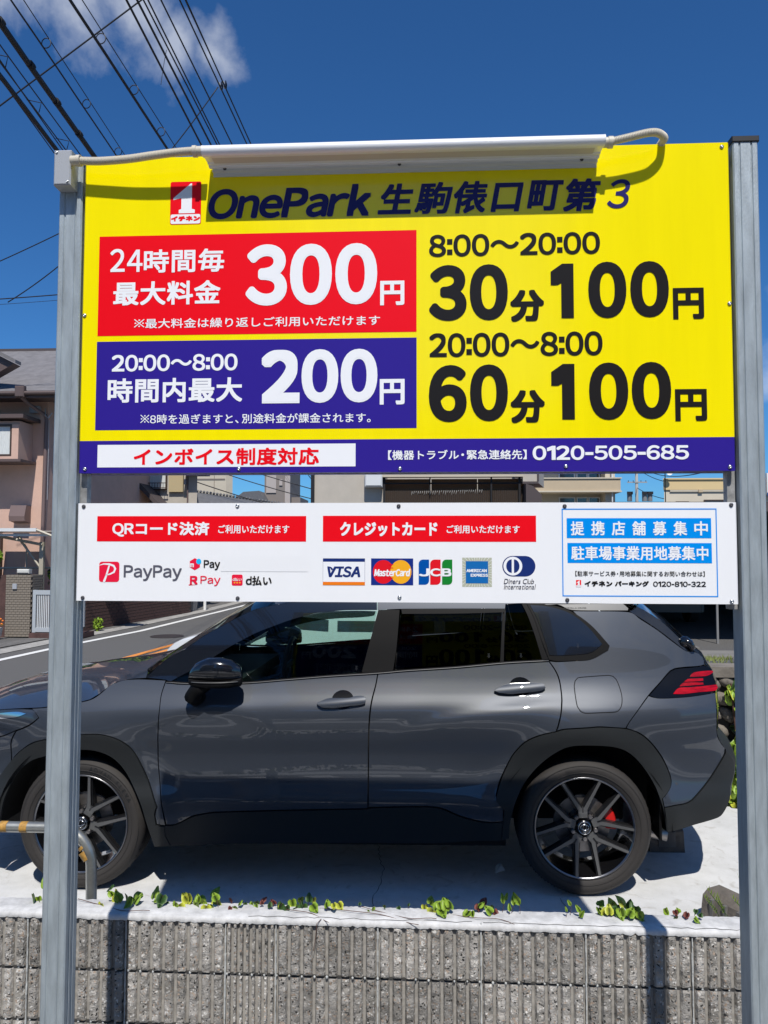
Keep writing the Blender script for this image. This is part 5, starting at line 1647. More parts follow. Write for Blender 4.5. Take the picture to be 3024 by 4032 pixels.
# ---------------------------------------------------------------- the white van beyond the car
def simple_car(name, label, cat, loc, rz, prof, glass, wheels, L, W, paint, glassm='win_dark', group=None, lines=(), handles=()):
    """prof: closed side outline (x,z) counterclockwise; glass: list of window outlines"""
    t = thing(name, label, cat, loc, group)
    t.rotation_euler = (0, 0, rz)
    LOCAL.add(t.name)
    top = max(p[1] for p in prof)
    def hw(x, z):
        b = W / 2
        b -= .10 * max(0, (z - top * .55) / (top * .45)) ** 1.5 * 1.6
        e_ = max(0, abs(x) / (L / 2) - .8) / .2
        return b - .16 * e_ ** 2
    pr = [Vector(p) for p in cr(prof, True, .08, 50)]
    vs, fs = [], []
    n = len(pr)
    cols_ = [-1, -.97, -.8, -.4, 0, .4, .8, .97, 1]
    for p in pr:
        for c in cols_:
            k = 1 - .03 * (abs(c) > .9)
            vs.append((p.x * (1 if abs(c) < .9 else .995), c * hw(p.x, p.y), p.y if abs(c) < .99 else p.y - .012 * (p.y > .6)))
    m_ = len(cols_)
    fs = [(i * m_ + k, i * m_ + k + 1, ((i + 1) % n) * m_ + k + 1, ((i + 1) % n) * m_ + k) for i in range(n) for k in range(m_ - 1)]
    mb = MB(); mb.add(vs, fs)
    mb.build('body', paint, t, smooth=True, angle=60)
    # sides
    for s_ in (-1, 1):
        pts = [Vector((p.x * .995, p.y - .012 * (p.y > .6))) for p in pr]
        ins = list(pts)
        x = -L / 2
        while x < L / 2:
            z = .15
            while z < top:
                p = Vector((x, z))
                if inside(p, pts) and min((p - q).length for q in pts) > .05: ins.append(p)
                z += .12
            x += .12
        vo, eo, fo, *_ = delaunay_2d_cdt(ins, [], [list(range(len(pts)))], 1, 1e-6)
        mb = MB(); mb.add([(v.x, s_ * hw(v.x, v.y), v.y) for v in vo], [tuple(f) for f in fo])
        mb.build('side_panel', paint, t, smooth=True)
        for g in glass:
            mb = MB()
            vo2 = [Vector(p) for p in g]
            mb.add([(v.x, s_ * (hw(v.x, v.y) + .006), v.y) for v in vo2], [tuple(range(len(vo2)))])
            mb.build('window', M[glassm], t)
        for a, b_ in lines:
            mb = MB(); mb.tube([(a[0], s_ * (hw(*a) + .001), a[1]), (b_[0], s_ * (hw(*b_) + .001), b_[1])], .005, 5)
            mb.build('door_gap', M['inner_black'], t)
        for hx, hz in handles:
            mb = MB(); mb.tube([(hx - .09, s_ * (hw(hx, hz) + .005), hz), (hx, s_ * (hw(hx, hz) + .03), hz), (hx + .09, s_ * (hw(hx, hz) + .005), hz)], .016, 8)
            mb.build('door_handle', paint, t, smooth=True)
        for wx in wheels:
            mb = MB(); mb.lathe([(.0, .19), (-.012, .24), (0, .285), (.03, .30), (.18, .30), (.19, .2)], (0, 0, 0), 'y', 28)
            w_ = mb.build('wheel', M['rubber'], t, smooth=True, angle=50)
            w_.location = (wx, s_ * (W / 2 - .0) * 1.0 , .30)
            w_.rotation_euler = (0, 0, 0 if s_ < 0 else PI)
            mb = MB(); mb.lathe([(.0, .19), (.02, .17), (.03, .05), (.02, .0001)], (0, 0, 0), 'y', 20)
            mb.build('rim', M['spoke_face'], w_, smooth=True)
    return t
vanp = [(-2.02, .30), (1.98, .30), (2.02, .9), (1.98, 1.30), (1.80, 1.62), (1.2, 1.70), (-.2, 1.70), (-.55, 1.66), (-.80, 1.52), (-1.22, 1.10), (-1.40, 1.06), (-1.75, 1.0), (-1.95, .93), (-2.06, .80), (-2.06, .5)]
van = simple_car('parked_van', 'white minivan parked beyond the dark grey car, seen past its windscreen', 'van', (-.30, 5.42, 0), 0, vanp,
     [[(-1.10, 1.10), (-.50, 1.06), (-.50, 1.58), (-.66, 1.54)], [(-.42, 1.06), (.45, 1.06), (.45, 1.60), (-.42, 1.60)], [(.55, 1.06), (1.35, 1.07), (1.35, 1.60), (.55, 1.60)], [(1.42, 1.08), (1.80, 1.12), (1.70, 1.56), (1.42, 1.60)]],
     (-1.30, 1.30), 4.1, 1.66, M['van_white'], 'glass_clear' if False else 'win_dark', lines=[((-.46, .38), (-.46, 1.6)), ((.5, .38), (.5, 1.6)), ((-1.12, .5), (-1.10, 1.1))], handles=[(-.66, .92), (.28, .93)])
mb = MB(); mb.rbox(-1.02, -.90, -.99, -.83, 1.02, 1.16, .02); mb.build('door_mirror', M['van_white'], van)
mb = MB(); mb.rbox(-2.04, -1.90, -.72, -.40, .70, .84, .03); mb.build('headlight', M['headlight'], van)
mb = MB()
for s_ in (-1, 1): mb.add([(-1.205, s_ * .70, 1.115), (-.83, s_ * .66, 1.505), (-.83, -s_ * .0, 1.515), (-1.205, 0, 1.125)], [(0, 1, 2, 3)])
mb.v = [(x - .012, y, z + .012) for x, y, z in mb.v]
mb.build('windscreen', M['win_dark'], van)

# ---------------------------------------------------------------- small things on the slab
g = thing('guard_pipe', 'bent steel guard pipe wrapped in faded orange tape before the front wheel', 'guard rail', (-1.7, 1.2, 0))
pts = [(-3.2, 1.2, .487), (-2.2, 1.2, .494), (-1.62, 1.2, .498)]
for i in range(1, 9):
    t = PI / 2 * i / 8
    pts.append((-1.62 + .165 * math.sin(t), 1.2, .498 - .165 * (1 - math.cos(t))))
pts += [(-1.452, 1.2, .20), (-1.450, 1.2, -.02)]
mb = MB(); mb.tube(pts, .0245, 18)
mb.build('pipe', M['pipe'], g, smooth=True, angle=50)
def wrap(path, r):
    mb = MB(); mb.tube(path, r, 18, cap=False); return mb.build('reflective_tape', M['tape_orange'], g, smooth=True)
for x in (-1.985, -1.885, -1.79): wrap([(x, 1.2, .4965), (x + .035, 1.2, .4970)], .0250)
wrap([(-1.493, 1.2, .395), (-1.480, 1.2, .378), (-1.468, 1.2, .362)], .0252)
wrap([(-1.50, 1.2, .42), (-1.49, 1.2, .41)], .0253)
def wheelstop(loc, rz, label, w=.5):
    t = thing('wheel_stop', label, 'wheel stop', loc, None)
    t.rotation_euler = (0, 0, rz)
    LOCAL.add(t.name)
    mb = MB()
    pr = [(-.095, 0), (.095, 0), (.075, .115), (.04, .138), (-.04, .138), (-.075, .115)]
    mb.prism(pr, lambda a, b: (-w / 2, a, b), lambda a, b: (w / 2, a, b))
    mb.build('block', M['rubber_stop'], t)
    for k in range(7):
        mb = MB()
        x = -w / 2 + .06 + k * (w - .12) / 6
        mb.box(x - .008, x + .008, -.092, -.070, .03, .116)
        mb.build('rib', M['concrete_dark'], t)
    return t
wheelstop((1.60, 1.30, .028), R(-60), 'worn grey wheel stop with grooves beside the right post', .56)
wheelstop((1.48, 2.42, .026), R(0), 'black wheel stop behind the grey car\'s rear tyre', .20)
mb = MB()
mb.add([(0, 0, .002), (.07, .01, .02), (.05, .04, .05), (.01, .05, .03), (.035, .02, .065)], [(0, 1, 2), (0, 2, 3), (0, 3, 4), (1, 2, 4)])
mb.v = [(x * .8 + .455, y + 2.0, z * .75 + .015) for x, y, z in mb.v]
tag(mb.build('paper_scrap', M['paper']), 'crumpled scrap of white paper lying under the grey car', 'litter')
mb = MB(); mb.add([(0, 0, 0), (.07, .01, .012), (.065, .045, .012), (.0, .03, .0)], [(0, 1, 2, 3)])
mb.v = [(x + 1.585, y + 1.36, z + .172) for x, y, z in mb.v]
tag(mb.build('paper_scrap', M['paper']), 'flat torn paper scrap resting on the worn wheel stop', 'litter')

# ---------------------------------------------------------------- ivy and weeds
def leaf_mesh(m, seed, lobed=True):
    rnd = random.Random(seed)
    mb = MB()
    if lobed:
        out = [(0, 0), (.26, -.10), (.44, .04), (.46, .26), (.47, .44), (.36, .56), (.27, .72), (.14, .88), (0, 1.0)]
    else:
        out = [(0, 0), (.16, .08), (.27, .3), (.25, .55), (.12, .82), (0, 1.0)]
    out = [(x * rnd.uniform(.9, 1.1), y + rnd.uniform(-.03, .03) * (0 < x)) for x, y in out]
    def zf(x, y): return -.35 * x * x + .10 * math.sin(y * 3 + seed) - .18 * y * y + abs(x) * .12
    vs = [(0, y, zf(0, y)) for y in (0, .25, .5, .75, 1.0)]
    R_ = [(x, y, zf(x, y)) for x, y in out[1:-1]]
    L_ = [(-x, y, zf(x, y)) for x, y in out[1:-1]]
    n = len(R_)
    vs += R_ + L_
    fs = []
    for base, sgn in ((5, 1), (5 + n, -1)):
        mids = [0, 0, 1, 1, 2, 2, 3, 3, 4]
        for i in range(n):
            mi_ = min(4, int(out[i + 1][1] * 4 + .5)); 
            mj = min(4, int(out[i + 2][1] * 4 + .5)) if i + 1 < n else 4
            if i == 0: fs.append((0, base, mi_) if mi_ else (0, base, 1)) 
            if i + 1 < n:
                f = (mi_, base + i, base + i + 1)
                fs.append(f)
                if mj != mi_: fs.append((mi_, base + i + 1, mj))
            else: fs.append((mi_, base + i, 4)) if mi_ != 4 else None
    fs = [f if True else f for f in fs if f and len(set(f)) == 3]
    mb.add(vs, fs)
    return mb.mesh('leaf', M[m], smooth=True)
LV = {k: [leaf_mesh(k, s) for s in range(3)] for k in ('leaf', 'leaf_dark', 'leaf_yellow', 'leaf_red')}
LN = {k: leaf_mesh(k, 5, False) for k in ('leaf', 'leaf_dark')}
def sprig(label, x0, x1, n, seed, h=.05, size=.042, mix=('leaf', 'leaf', 'leaf_yellow', 'leaf_dark'), y=.842, zb=.330, narrow=False, hang=.5):
    rnd = random.Random(seed)
    t = thing('ivy_sprig', label, 'ivy', ((x0 + x1) / 2, y, zb), 'ivy sprigs along the top of the block wall')
    mb = MB()
    for k in range(n):
        u = rnd.random()
        x = x0 + (x1 - x0) * (k + .5) / n + rnd.uniform(-.012, .012)
        zz = zb + .012 + rnd.uniform(-.004, h) * (1 - .5 * abs(2 * (k + .5) / n - 1))
        yy = y + rnd.uniform(-.045, .035)
        s_ = size * rnd.uniform(.65, 1.12)
        key = rnd.choice(mix)
        me = (LN['leaf'] if key == 'leaf' else LN['leaf_dark']) if narrow else rnd.choice(LV[key])
        place('leaf', me, t, (x, yy, zz), ((R(rnd.uniform(30, 80)) if rnd.random() < .35 or narrow else R(rnd.uniform(-135, -60))), R(rnd.uniform(-35, 35)), R(rnd.uniform(-50, 50))), (s_, s_, s_))
        mb.tube([(x, yy, zz), (x + rnd.uniform(-.01, .01), yy + .01, zb - .005)], .0011, 4)
    tag(mb.build('stalk', M['stem'], t), kind='stuff')
    return t
sprig('leafy ivy sprig left of the left steel post on the white wall top', -1.55, -1.36, 13, 1, .055, .046)
sprig('ivy sprig growing at the foot of the bent guard pipe', -1.26, -1.08, 11, 2, .035, .042)
sprig('dark curled ivy leaf pair standing just right of the guard pipe', -1.04, -.97, 4, 3, .045, .05, ('leaf', 'leaf_dark'))
sprig('large bright ivy clump left of the long low row of leaves', -.93, -.76, 14, 4, .045, .046, ('leaf', 'leaf', 'leaf_yellow'))
sprig('long low row of small dark ivy leaves along the wall top', -.74, -.53, 12, 5, .010, .024, ('leaf', 'leaf_dark', 'leaf_red'))
sprig('ivy clump with two yellow leaves hanging over the white edge', -.52, -.37, 12, 6, .035, .038, ('leaf', 'leaf_yellow', 'leaf_dark', 'leaf_yellow'))
sprig('single yellowish ivy leaf on the wall top below the front door gap', -.31, -.27, 3, 7, .03, .036, ('leaf_yellow', 'leaf'))
sprig('sparse dark seedling leaves between the dry vine stems', -.22, .02, 6, 8, .010, .020, ('leaf_dark', 'leaf', 'leaf_dark'))
sprig('bright green drooping ivy clump right of the slab crack', .07, .17, 8, 9, .04, .048, ('leaf', 'leaf', 'leaf_yellow'))
sprig('dark ivy clump with reddish rims right of the drooping clump', .24, .36, 9, 10, .03, .036, ('leaf_dark', 'leaf', 'leaf_red'))
sprig('upright pair of smooth narrow leaves on the wall top', .38, .46, 5, 11, .05, .05, ('leaf',), narrow=True)
sprig('tiny pale seedling with narrow leaves in shade on the wall top', .62, .70, 4, 12, .035, .035, ('leaf',), narrow=True)
sprig('widest bright ivy clump in front of the rear tyre', .76, .94, 18, 13, .045, .046, ('leaf', 'leaf', 'leaf_yellow', 'leaf_dark'))
sprig('reddish withered ivy cluster nearest the right post', 1.02, 1.16, 10, 14, .03, .030, ('leaf_red', 'leaf_dark', 'leaf', 'leaf_red'))
# weed with feathery leaves at the wheel stop
w_ = thing('feathery_weed', 'feathery green weed growing in front of the worn wheel stop', 'weed', (1.34, .95, .30))
rnd = random.Random(4)
for k in range(9):
    bx = 1.27 + .02 * k; by = .93
    tip = (bx + rnd.uniform(-.10, .06), by - .02, .36 + rnd.uniform(.0, .10))
    mb = MB(); mb.tube([(bx, by, .28), ((bx + tip[0]) / 2 + .01, by, .33), tip], .0012, 4); mb.build('stalk', M['leaf_dark'], w_)
    for j in range(7):
        u = .35 + .65 * j / 6
        for sg in (-1, 1):
            p = (bx + (tip[0] - bx) * u, by, .28 + (tip[2] - .28) * u)
            place('leaf', LN['leaf'], w_, p, (R(70), 0, R(sg * 60)), (.008, .022, .01))
# ivy over the retaining wall
iv = thing('wall_ivy', 'bright green creeper hanging over the stone retaining wall beside the right post', 'creeper', (2.5, 3.3, 0))
rnd = random.Random(8)
for k in range(290):
    z = rnd.random() ** 1.0 * .80
    xl = 2.19 + .10 * max(0, z - .25) + .05 * math.sin(z * 14) - .10 * (z < .3)
    x = xl + abs(rnd.gauss(0, .22))
    s_ = .095 * rnd.uniform(.6, 1.2)
    place('leaf', rnd.choice(LV[rnd.choice(('leaf', 'leaf', 'leaf', 'leaf_dark', 'leaf_yellow'))]), iv, (x, 3.28 - rnd.uniform(0, .16) * (1.2 - z), z + .02), (R(rnd.uniform(20, 115)), R(rnd.uniform(-40, 40)), R(rnd.uniform(-60, 60))), (s_, s_, s_))
mb = MB()
for k in range(12):
    x = 2.2 + .07 * k
    mb.tube([(x, 3.26, 0), (x + .05, 3.24, .4), (x + .02, 3.27, .85)], .006, 5)
mb.build('stem', M['stem'], iv)
# grass tufts on the asphalt bank
mb = MB()
rnd = random.Random(9)
for cx_, cy_, n, sp in ((2.55, 4.36, 90, .10), (2.32, 4.0, 70, .08), (2.62, 3.8, 60, .07), (2.0, 3.62, 120, .3)):
    for k in range(n):
        x = cx_ + rnd.gauss(0, sp); y = cy_ + rnd.gauss(0, .06)
        if y < 3.5: continue
        z = lotz(x, y); h_ = rnd.uniform(.01, .05)
        mb.add([(x - .004, y, z), (x + .004, y, z), (x + rnd.uniform(-.02, .02), y + rnd.uniform(-.02, .02), z + h_)], [(0, 1, 2)])
tag(mb.build('grass', M['grass']), kind='stuff')

# ---------------------------------------------------------------- left: pink house and its street front
def window(par, x0, x1, y, z0, z1, fr='frame_brown', pane='win_dark', t=.05, dv=1, depth=.06):
    mb = MB()
    mb.box(x0, x1, y - depth, y, z0, z0 + t); mb.box(x0, x1, y - depth, y, z1 - t, z1)
    mb.box(x0, x0 + t, y - depth, y, z0 + t, z1 - t); mb.box(x1 - t, x1, y - depth, y, z0 + t, z1 - t)
    for k in range(1, dv + 1):
        xm = x0 + (x1 - x0) * k / (dv + 1)
        if dv: mb.box(xm - t * .4, xm + t * .4, y - depth * .8, y, z0 + t, z1 - t)
    w = mb.build('window', M[fr], par)
    B('pane', M[pane], w, (x0 + t * .5, x1 - t * .5, y - depth * .45, y - depth * .35, z0 + t * .5, z1 - t * .5))
    return w
h1 = thing('house', 'pink stucco house with a slate grey roof behind the left post', 'house', (-11, 18, 0))
B('wall', M['house_pink'], h1, (-15, -8.98, 15.5, 21.5, 0, 5.40), (-8.98, -8.4, 16.6, 21.5, 0, 5.2))
# roof slates: courses with depth
rf = MB(); rf.add([(-15.5, 14.75, 5.44), (-7.9, 14.75, 5.44), (-7.9, 18.5, 7.40), (-15.5, 18.5, 7.40), (-15.5, 22.25, 5.44), (-7.9, 22.25, 5.44)], [(0, 1, 2, 3), (3, 2, 5, 4), (1, 5, 2)])
roof = rf.build('roof', M['roof_slate'], h1)
for k in range(19):
    u0, u1 = k / 19, (k + 1) / 19
    y0_, y1_ = 14.72 + 3.78 * u0, 14.72 + 3.78 * u1
    z0_, z1_ = 5.47 + 1.96 * u0, 5.47 + 1.96 * u1
    mb = MB(); mb.add([(-15.5, y0_, z0_), (-7.9, y0_, z0_), (-7.9, y1_, z1_), (-15.5, y1_, z1_), (-15.5, y0_, z0_ - .05), (-7.9, y0_, z0_ - .05)], [(0, 1, 2, 3)]); mb.add([(-15.5, y0_, z0_), (-7.9, y0_, z0_), (-15.5, y0_, z0_ - .05), (-7.9, y0_, z0_ - .05)], [(2, 3, 1, 0)], 1)
    mb.build('slate_course', [M['roof_slate'], M['roof_dark']], roof)
B('ridge_cap', M['roof_dark'], roof, (-15.5, -7.9, 18.43, 18.57, 7.39, 7.47))
B('fascia', M['eave'], h1, (-15.5, -7.9, 14.70, 14.76, 5.30, 5.42), (-15.5, -7.9, 14.76, 15.5, 5.36, 5.40))
mb = MB(); mb.tube([(-15.5, 14.64, 5.40), (-7.9, 14.64, 5.40)], .045, 8); mb.build('gutter', M['eave'], h1)
# front gable, upper left
mb = MB()
mb.prism([(-11.2, 7.02), (-9.27, 6.06), (-9.27, 6.14), (-11.2, 7.12)], lambda a, b: (a, 14.5, b), lambda a, b: (a, 14.75, b))
mb.build('gable_verge', M['roof_slate'], h1)
mb = MB(); mb.prism([(-11.2, 7.0), (-9.36, 6.08), (-9.9, 5.78), (-11.2, 5.5)], lambda a, b: (a, 14.62, b), lambda a, b: (a, 14.9, b)); mb.build('gable_wall', M['eave'], h1)
mb = MB(); mb.rbox(-9.32, -9.10, 14.58, 14.70, 5.30, 5.56, .02); mb.build('rain_head', M['eave'], h1)
mb = MB(); mb.tube([(-9.20, 14.66, 5.32), (-9.18, 14.9, 5.22), (-9.0, 15.42, 5.02), (-8.985, 15.44, 4.9), (-9.03, 15.44, .3)], .045, 10)
mb.build('downpipe', M['pipe_brown'], h1, smooth=True, angle=60)
mb = MB(); mb.tube([(-9.0, 15.4, 5.18), (-8.97, 15.35, 5.0), (-8.87, 15.3, 4.93), (-8.78, 15.3, 5.06)], .012, 6); mb.tube([(-8.9, 15.4, 4.9), (-8.9, 15.4, 3.0)], .006, 5)
mb.build('cable', M['box_grey'], h1)
B('vent_box', M['box_grey'], h1, (-9.38, -9.15, 15.38, 15.5, 5.08, 5.24))
# bay window
B('bay', M['house_pink'], h1, (-12.4, -9.34, 14.85, 15.5, 3.90, 3.97), (-9.50, -9.34, 14.85, 15.5, 3.97, 4.72), (-12.4, -9.34, 14.9, 15.5, 4.72, 4.80), (-12.4, -11.3, 14.85, 15.5, 3.97, 4.72))
B('bay_hood', M['eave'], h1, (-12.5, -9.16, 14.70, 15.5, 4.84, 4.93), (-12.5, -9.24, 14.78, 15.5, 3.84, 3.90))
window(h1, -11.3, -9.50, 14.92, 3.97, 4.72, 'frame_brown', 'curtain', .05, 1)
mb = MB(); mb.prism([(-.0, .42), (.0, 0), (.28, .05), (.30, .16), (.22, .42)], lambda a, b: (-9.72, 15.5 - a, 2.44 + b), lambda a, b: (-9.34, 15.5 - a, 2.44 + b))
mb.build('hood_vent', M['pipe_brown'], h1)
window(h1, -8.78, -8.42, 16.58, 4.2, 4.9, 'frame_brown', 'win_dark', .04, 0)
window(h1, -10.9, -10.0, 15.46, 1.2, 2.2, 'frame_brown', 'win_dark', .05, 1)
# carport in front of it
cp_ = thing('carport', 'beige metal carport with translucent roof in front of the pink house', 'carport', (-8.6, 13.9, 0))
for i in range(4):
    x = -9.9 + .55 * i
    B('roof_panel', M['polycarb'], cp_, (x, x + .52, 13.7, 15.2, 2.20 - .0, 2.212))
B('roof_panel', M['polycarb'], cp_, (-7.95, -7.7, 13.7, 15.2, 2.08, 2.09))
B('front_beam', M['alu_white'], cp_, (-10.2, -8.25, 13.66, 13.72, 2.20, 2.27), (-10.2, -7.65, 13.78, 13.82, 2.10, 2.15))
mb = MB(); mb.tube([(-8.25, 13.69, 2.235), (-7.9, 13.69, 2.10), (-7.75, 13.69, 2.0)], .03, 6); mb.tube([(-9.6, 13.9, 2.18), (-8.3, 14.05, 1.92)], .035, 6); mb.build('rafter', M['carport_beige'], cp_)
mb = MB(); mb.box(-8.37, -8.28, 14.06, 14.14, 0, 1.98); mb.build('post', M['carport_beige'], cp_)
mb = MB(); mb.tube([(-8.36, 14.1, 1.42), (-8.9, 14.1, 2.12)], .025, 6); mb.tube([(-8.78, 14.3, 1.3), (-8.78, 14.3, 1.85), (-8.95, 14.3, 2.1)], .02, 6); mb.tube([(-9.8, 14.3, 1.40), (-7.9, 14.3, 1.41)], .025, 6); mb.build('brace', M['carport_beige'], cp_)
# brick gate pillar: every brick its own piece
bp_ = thing('gate_pillar', 'grey brick gate pillar with intercom and a white lamp on top', 'brick pillar', (-8.3, 13.3, 0))
B('core', M['brick_joint'], bp_, (-8.575, -8.045, 13.132, 13.62, .02, 1.285))
bm_ = MB(); bm_.rbox(-.0425, .0425, -.01, .03, -.0215, .0215, .003); brick = bm_.mesh('brick', M['brick_grey'])
bs_ = MB(); bs_.rbox(-.0205, .0205, -.01, .03, -.0215, .0215, .003); brickh = bs_.mesh('brick', M['brick_grey'])
rows = 25
ph_ = 1.27 / rows
for j in range(rows):
    z = .02 + ph_ * (j + .5)
    x = -8.575 + (.0 if j % 2 else -.0)
    xs_ = []
    xx = -8.575
    if j % 2: xs_.append((xx + .022, 1)); xx += .044
    while xx + .088 <= -8.045 + .002: xs_.append((xx + .044, 0)); xx += .088
    if -8.045 - xx > .03: xs_.append((xx + .022, 1))
    for x, hf in xs_: place('brick', brickh if hf else brick, bp_, (x, 13.128, z))
    for k in range(5): place('brick', brick, bp_, (-8.041, 13.18 + .088 * k + (.044 if j % 2 else 0), z), (0, 0, PI / 2))
B('mail_intercom', M['box_grey'], bp_, (-8.42, -8.33, 13.09, 13.12, 1.0, 1.11))
lp = thing('pillar_lamp', 'flat white lamp standing on the grey brick gate pillar', 'lamp', (-8.25, 13.3, 1.29))
mb = MB(); mb.rbox(-8.39, -8.13, 13.18, 13.32, 1.315, 1.405, .02); mb.build('shade', M['pot_white'], lp)
B('base', M['cap_black'], lp, (-8.37, -8.15, 13.2, 13.3, 1.29, 1.316))
B('fence_wall', M['brick_red'], None, (-12, -8.62, 13.2, 13.35, 0, 1.28)); tag(bpy.data.objects['fence_wall'], 'dark brown wall left of the grey brick gate pillar', 'wall')
# planter with flowers
pl = thing('flower_planter', 'white planter with orange and yellow flowers in front of the brick pillar', 'planter', (-8.62, 12.75, .02))
mb = MB(); mb.prism([(-8.74, .06), (-8.50, .06), (-8.46, .24), (-8.78, .24)], lambda a, b: (a, 12.66, b), lambda a, b: (a, 12.86, b)); mb.build('pot', M['pot_white'], pl)
rnd = random.Random(2)
for k in range(16):
    mb = MB(); mb.sphere((0, 0, 0), .024, 4, 0, (1, 1, .7)); me = mb.mesh('flower', M['petal_orange' if k % 3 else 'petal_yellow'], smooth=True)
    place('flower', me, pl, (-8.62 + rnd.uniform(-.13, .18), 12.75 + rnd.uniform(-.08, .06), .29 + rnd.uniform(0, .16)))
for k in range(30):
    place('leaf', rnd.choice(LV['leaf_dark']), pl, (-8.62 + rnd.uniform(-.14, .16), 12.75 + rnd.uniform(-.08, .06), .25 + rnd.uniform(0, .12)), (rnd.uniform(.3, 1.6), 0, rnd.uniform(0, 6)), (.06, .06, .06))
# aluminium gate
gt = thing('slatted_gate', 'white aluminium gate with upright slats right of the brick pillar', 'gate', (-7.5, 13.1, 0))
B('frame', M['alu'], gt, (-7.965, -7.90, 13.06, 13.12, .12, .985), (-7.90, -6.95, 13.06, 13.12, .89, .98), (-7.90, -6.95, 13.06, 13.12, .13, .215), (-6.95, -6.89, 13.06, 13.12, .24, .985))
for k in range(24):
    B('slat', M['alu_white'], gt, (-7.875 + k * .038, -7.859 + k * .038, 13.075, 13.095, .215, .89))
tag(B('gate_step', M['brick_red'], None, (-8.0, -6.9, 13.0, 13.6, .015, .11)), kind='structure')
# brick garden wall in shade, running away along the road
gw = thing('garden_wall', 'long dark red brick garden wall in shade along the far pavement', 'brick wall', (-7.2, 17, 0))
A_ = Vector((-7.47, 14.3)); B_ = Vector((-6.78, 19.9)); D_ = (B_ - A_); LW = D_.length; D_ /= LW; N_ = Vector((D_.y, -D_.x))
def on(u, d): p = A_ + D_ * u + N_ * d; return p.x, p.y
mb = MB(); c_ = [on(0, 0), on(LW, 0), on(LW, -.2), on(0, -.2)]
mb.add([(x, y, -.0) for x, y in c_] + [(x, y, 1.25) for x, y in c_], [(0, 1, 5, 4), (1, 2, 6, 5), (2, 3, 7, 6), (3, 0, 4, 7), (4, 5, 6, 7)])
mb.build('core', M['brick_joint'], gw)
bk = MB(); bk.box(-.1, .1, -.008, .02, -.03, .03); bk = bk.mesh('brick', M['brick_red'])
ang = math.atan2(D_.y, D_.x)
cnt = 0
mbs = MB()
for j in range(15):
    for i in range(int(LW / .215)):
        u = .11 + i * .215 + (.107 if j % 2 else 0)
        if u > LW - .1: continue
        x, y = on(u, 0.0)
        if cnt < 300 and i < 20: place('brick', bk, gw, (x, y, .05 + j * .075), (0, 0, ang)); cnt += 1
        else:
            for_ = [on(u - .1, .008), on(u + .1, .008), on(u + .1, -.01), on(u - .1, -.01)]
            z0_ = .02 + j * .075
            mbs.add([(a, b, z0_) for a, b in for_] + [(a, b, z0_ + .06) for a, b in for_], [(0, 1, 5, 4), (1, 2, 6, 5), (3, 0, 4, 7), (4, 5, 6, 7)])
tag(mbs.build('brickwork', M['brick_red'], gw), kind='stuff')
def shrub(name, label, c, r, n, seed, mats_=('leaf_dark', 'leaf'), size=.1, cat='shrub', trunk=True):
    rnd = random.Random(seed)
    t = thing(name, label, cat, (c[0], c[1], 0))
    if trunk:
        mb = MB(); mb.tube([(c[0], c[1], 0), (c[0] + .02, c[1], c[2] * .6), (c[0], c[1], c[2])], [.04, .03, .015], 6); mb.build('trunk', M['stem'], t)
    for mk in mats_:
        mb = MB()
        for k in range(n):
            d = Vector((rnd.gauss(0, 1), rnd.gauss(0, 1), rnd.gauss(0, 1))).normalized() * rnd.uniform(.5, 1.05)
            d *= 1 + .3 * noise.noise(d * 2.3 + Vector((seed, 0, 0)))
            p = Vector((c[0] + d.x * r[0], c[1] + d.y * r[1], c[2] + d.z * r[2]))
            a = Vector((rnd.gauss(0, 1), rnd.gauss(0, 1), rnd.gauss(0, 1))).normalized() * size * rnd.uniform(.5, 1)
            b = a.cross(Vector((rnd.gauss(0, 1), rnd.gauss(0, 1), rnd.gauss(0, 1)))).normalized() * a.length * .6
            mb.add([p - a, p + b, p + a, p - b], [(0, 1, 2, 3)])
        tag(mb.build('crown', M[mk], t), kind='stuff')
    return t
shrub('shrub', 'dark leafy bush behind the carport post by the pink house', (-8.0, 14.6, 1.25), (.35, .3, .55), 700, 3)
shrub('shrub', 'dark bush overhanging the shaded red brick wall', (-7.1, 15.2, 1.15), (.5, .3, .28), 500, 4, trunk=False)
shrub('weed', 'small green weed at the foot of the shaded brick wall', (-7.22, 14.5, .16), (.10, .1, .17), 160, 5, ('leaf',), .05, 'weed')
shrub('potted_plant', 'spiky green potted plant at the far left above the gate wall', (-8.95, 13.1, 1.62), (.28, .2, .16), 260, 6, ('leaf',), .13, 'plant')
pb = thing('concrete_planter', 'grey concrete planter at the far end of the brick wall', 'planter', (-7.0, 20.4, 0))
mb = MB(); mb.prism([(-7.18, 0), (-6.86, 0), (-6.82, .38), (-7.22, .38)], lambda a, b: (a, 20.3, b), lambda a, b: (a, 20.7, b)); mb.build('pot', M['concrete'], pb)
mb = MB(); mb.tube([(-6.64, 20.8, 0), (-6.64, 20.8, .9)], .045, 12)
tag(mb.build('marker_post', M['line_white'], smooth=True, angle=50), 'slim white marker post standing on the far road edge', 'post')

